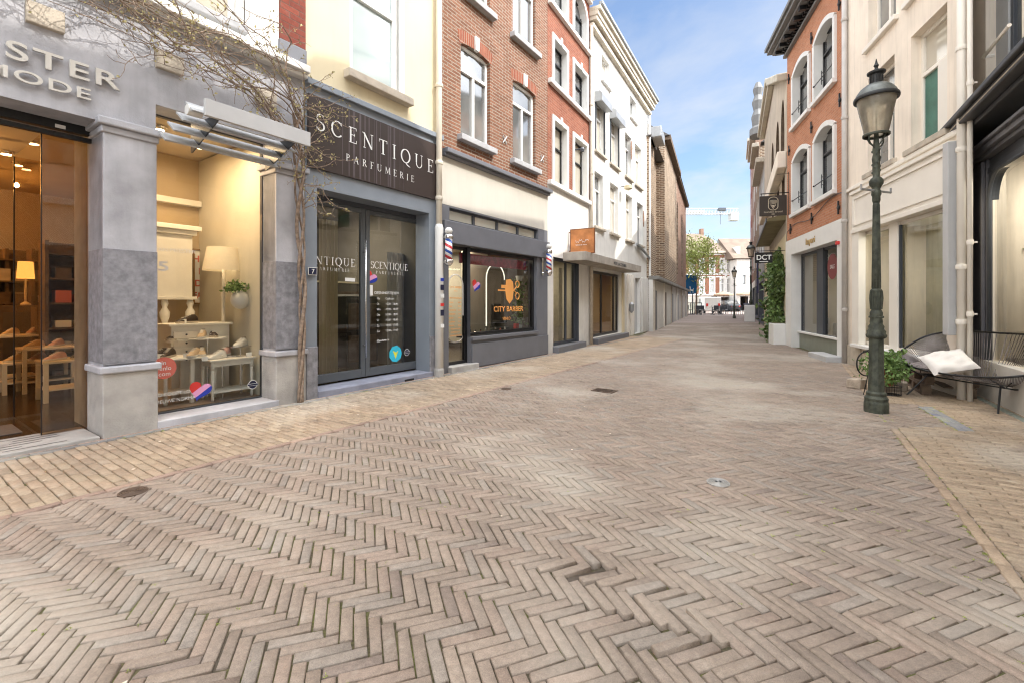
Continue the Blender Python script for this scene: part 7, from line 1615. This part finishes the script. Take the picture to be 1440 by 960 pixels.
rs = L1.root('paper_bag', 'bright red paper bag with a white card on the barber window shelf', 'bag', sxb - .42, .29, .596); MB().box(-.06, .05, -.04, .04, 0, .17).build('bag', M_redst, rs, bev=.006); MB().box(.07, .22, -.01, .0, .02, .15).build('card', M_wst, rs)
# ================================================================== covers and litter on the paving
def cover(px, y, r, m, label, z=.004):
    p = G(px, y, CT); o = empty('manhole_cover', (p.x, p.y, CT + z), 0, label, 'manhole cover'); MB().lathe([(r, -.02), (r, .0), (r * .93, .002)], 28).build('lid', m, o)
    for q in (.85, .68, .5, .32, .15): a = MB(); a.tube([(r * q * math.cos(6.2832 * i / 24), r * q * math.sin(6.2832 * i / 24), .002) for i in range(24)], .005, 5, closed=True); a.build('ring', m, o)
    return o
M_rust = mat('rusty cast iron', (.10, .065, .045), .7, .4, 12, .4)
cover(187, 691.5, .08, M_rust, 'small round rusty cast iron cover at the edge of the left pavement', .006)
o = cover(1010, 678, .075, mat('galvanised steel', (.36, .35, .33), .4, .15, 9, .1, metal=.3), 'small bright steel cover in the middle of the street'); MB().box(-.02, -.008, -.01, .01, .0, .008).box(.008, .02, -.01, .01, 0, .008).build('key_hole', M_blk, o)
cover(712, 546.5, .08, M_rust, 'dark round cover lying further back on the left side of the street')
p = G(850, 549, CT); dg = empty('drain_grate', (p.x, p.y, CT), R(-35), 'dark rectangular drain grate further back in the street', 'drain'); a = MB().box(-.22, .22, -.16, -.13, 0, .01).box(-.22, .22, .13, .16, 0, .01).box(-.22, -.19, -.13, .13, 0, .01).box(.19, .22, -.13, .13, 0, .01)
for k in range(9): a.box(-.17 + k * .042, -.155 + k * .042, -.13, .13, 0, .008)
dg.scale = (.72, .72, 1); a.build('grate', M_rust, dg); MB().box(-.19, .19, -.13, .13, -.003, .001).build('pit', M_blk, dg)
rg = random.Random(31); a = MB()
for k in range(150):
    s_ = rg.uniform(-1, 9); d_ = -rg.expovariate(1.6) if rg.random() < .7 else -rg.uniform(0, 4); q = L1.P(s_, d_ - .05)
    if q.y < 1.2: continue
    a.leaf((q.x, q.y, CT + .008), rg.uniform(.012, .03), rg); 
a = MB(); 
for k in range(170):
    s_ = rg.uniform(-1, 9); d_ = -rg.expovariate(1.6) if rg.random() < .7 else -rg.uniform(0, 4); q = L1.P(s_, d_ - .05)
    if q.y < 1.2: continue
    t = rg.random() * 6.28; l = rg.uniform(.006, .016); w_ = l * rg.uniform(.4, .8); c_, s2 = math.cos(t), math.sin(t)
    a.add([(q.x + c_ * l, q.y + s2 * l, CT + .012), (q.x - s2 * w_, q.y + c_ * w_, CT + .010), (q.x - c_ * l, q.y - s2 * l, CT + .011), (q.x + s2 * w_, q.y - c_ * w_, CT + .013)], [(0, 1, 2, 3)])
tag(a.build('fallen_petals', mat('petal', (.70, .60, .48), .8, .3, 20, 0)), 'scattered pale petals and crumbs on the paving', 'litter', None, 'stuff')
# weeds and moss tufts in the joints along the walls
a = MB(); rg = random.Random(17)
def tuft(x, y, n, r, h):
    for i in range(n):
        t = rg.random() * 6.28; d_ = rg.random() * r; p0 = Vector((x + math.cos(t) * d_, y + math.sin(t) * d_, CT - .003)); e_ = Vector((rg.gauss(0, h * .5), rg.gauss(0, h * .5), h * rg.uniform(.5, 1.2))); s_ = Vector((rg.gauss(0, 1), rg.gauss(0, 1), 0)).normalized() * .0025
        a.add([p0 - s_, p0 + s_, p0 + e_], [(0, 1, 2)])
for k in range(70):
    q = L1.P(rg.uniform(-.6, 8.5), -rg.choice((.02, .155)) - rg.random() * .01); tuft(q.x, q.y, 26, rg.uniform(.01, .05), .012)
for k in range(60):
    Y = rg.uniform(1.9, 5.4); X = lineX(.95 if rg.random() < .5 else 1.03, .62, Y); tuft(X, Y, 20, .02, .009)
for k in range(40):
    Y = rg.uniform(4.4, 5.4); X = lineX(2.11 + rg.choice((-.05, .13)), .51, Y); tuft(X, Y, 22, .02, .012)
for k in range(160):
    X, Y = rg.uniform(-2, 2.4), rg.uniform(1.2, 3.0)
    if abs(X) < 1.2 * Y: tuft(X, Y, 12, .012, .006)
tag(a.build('weeds', M_leafy), 'small moss and grass tufts growing in the paving joints', 'weeds', None, 'stuff')
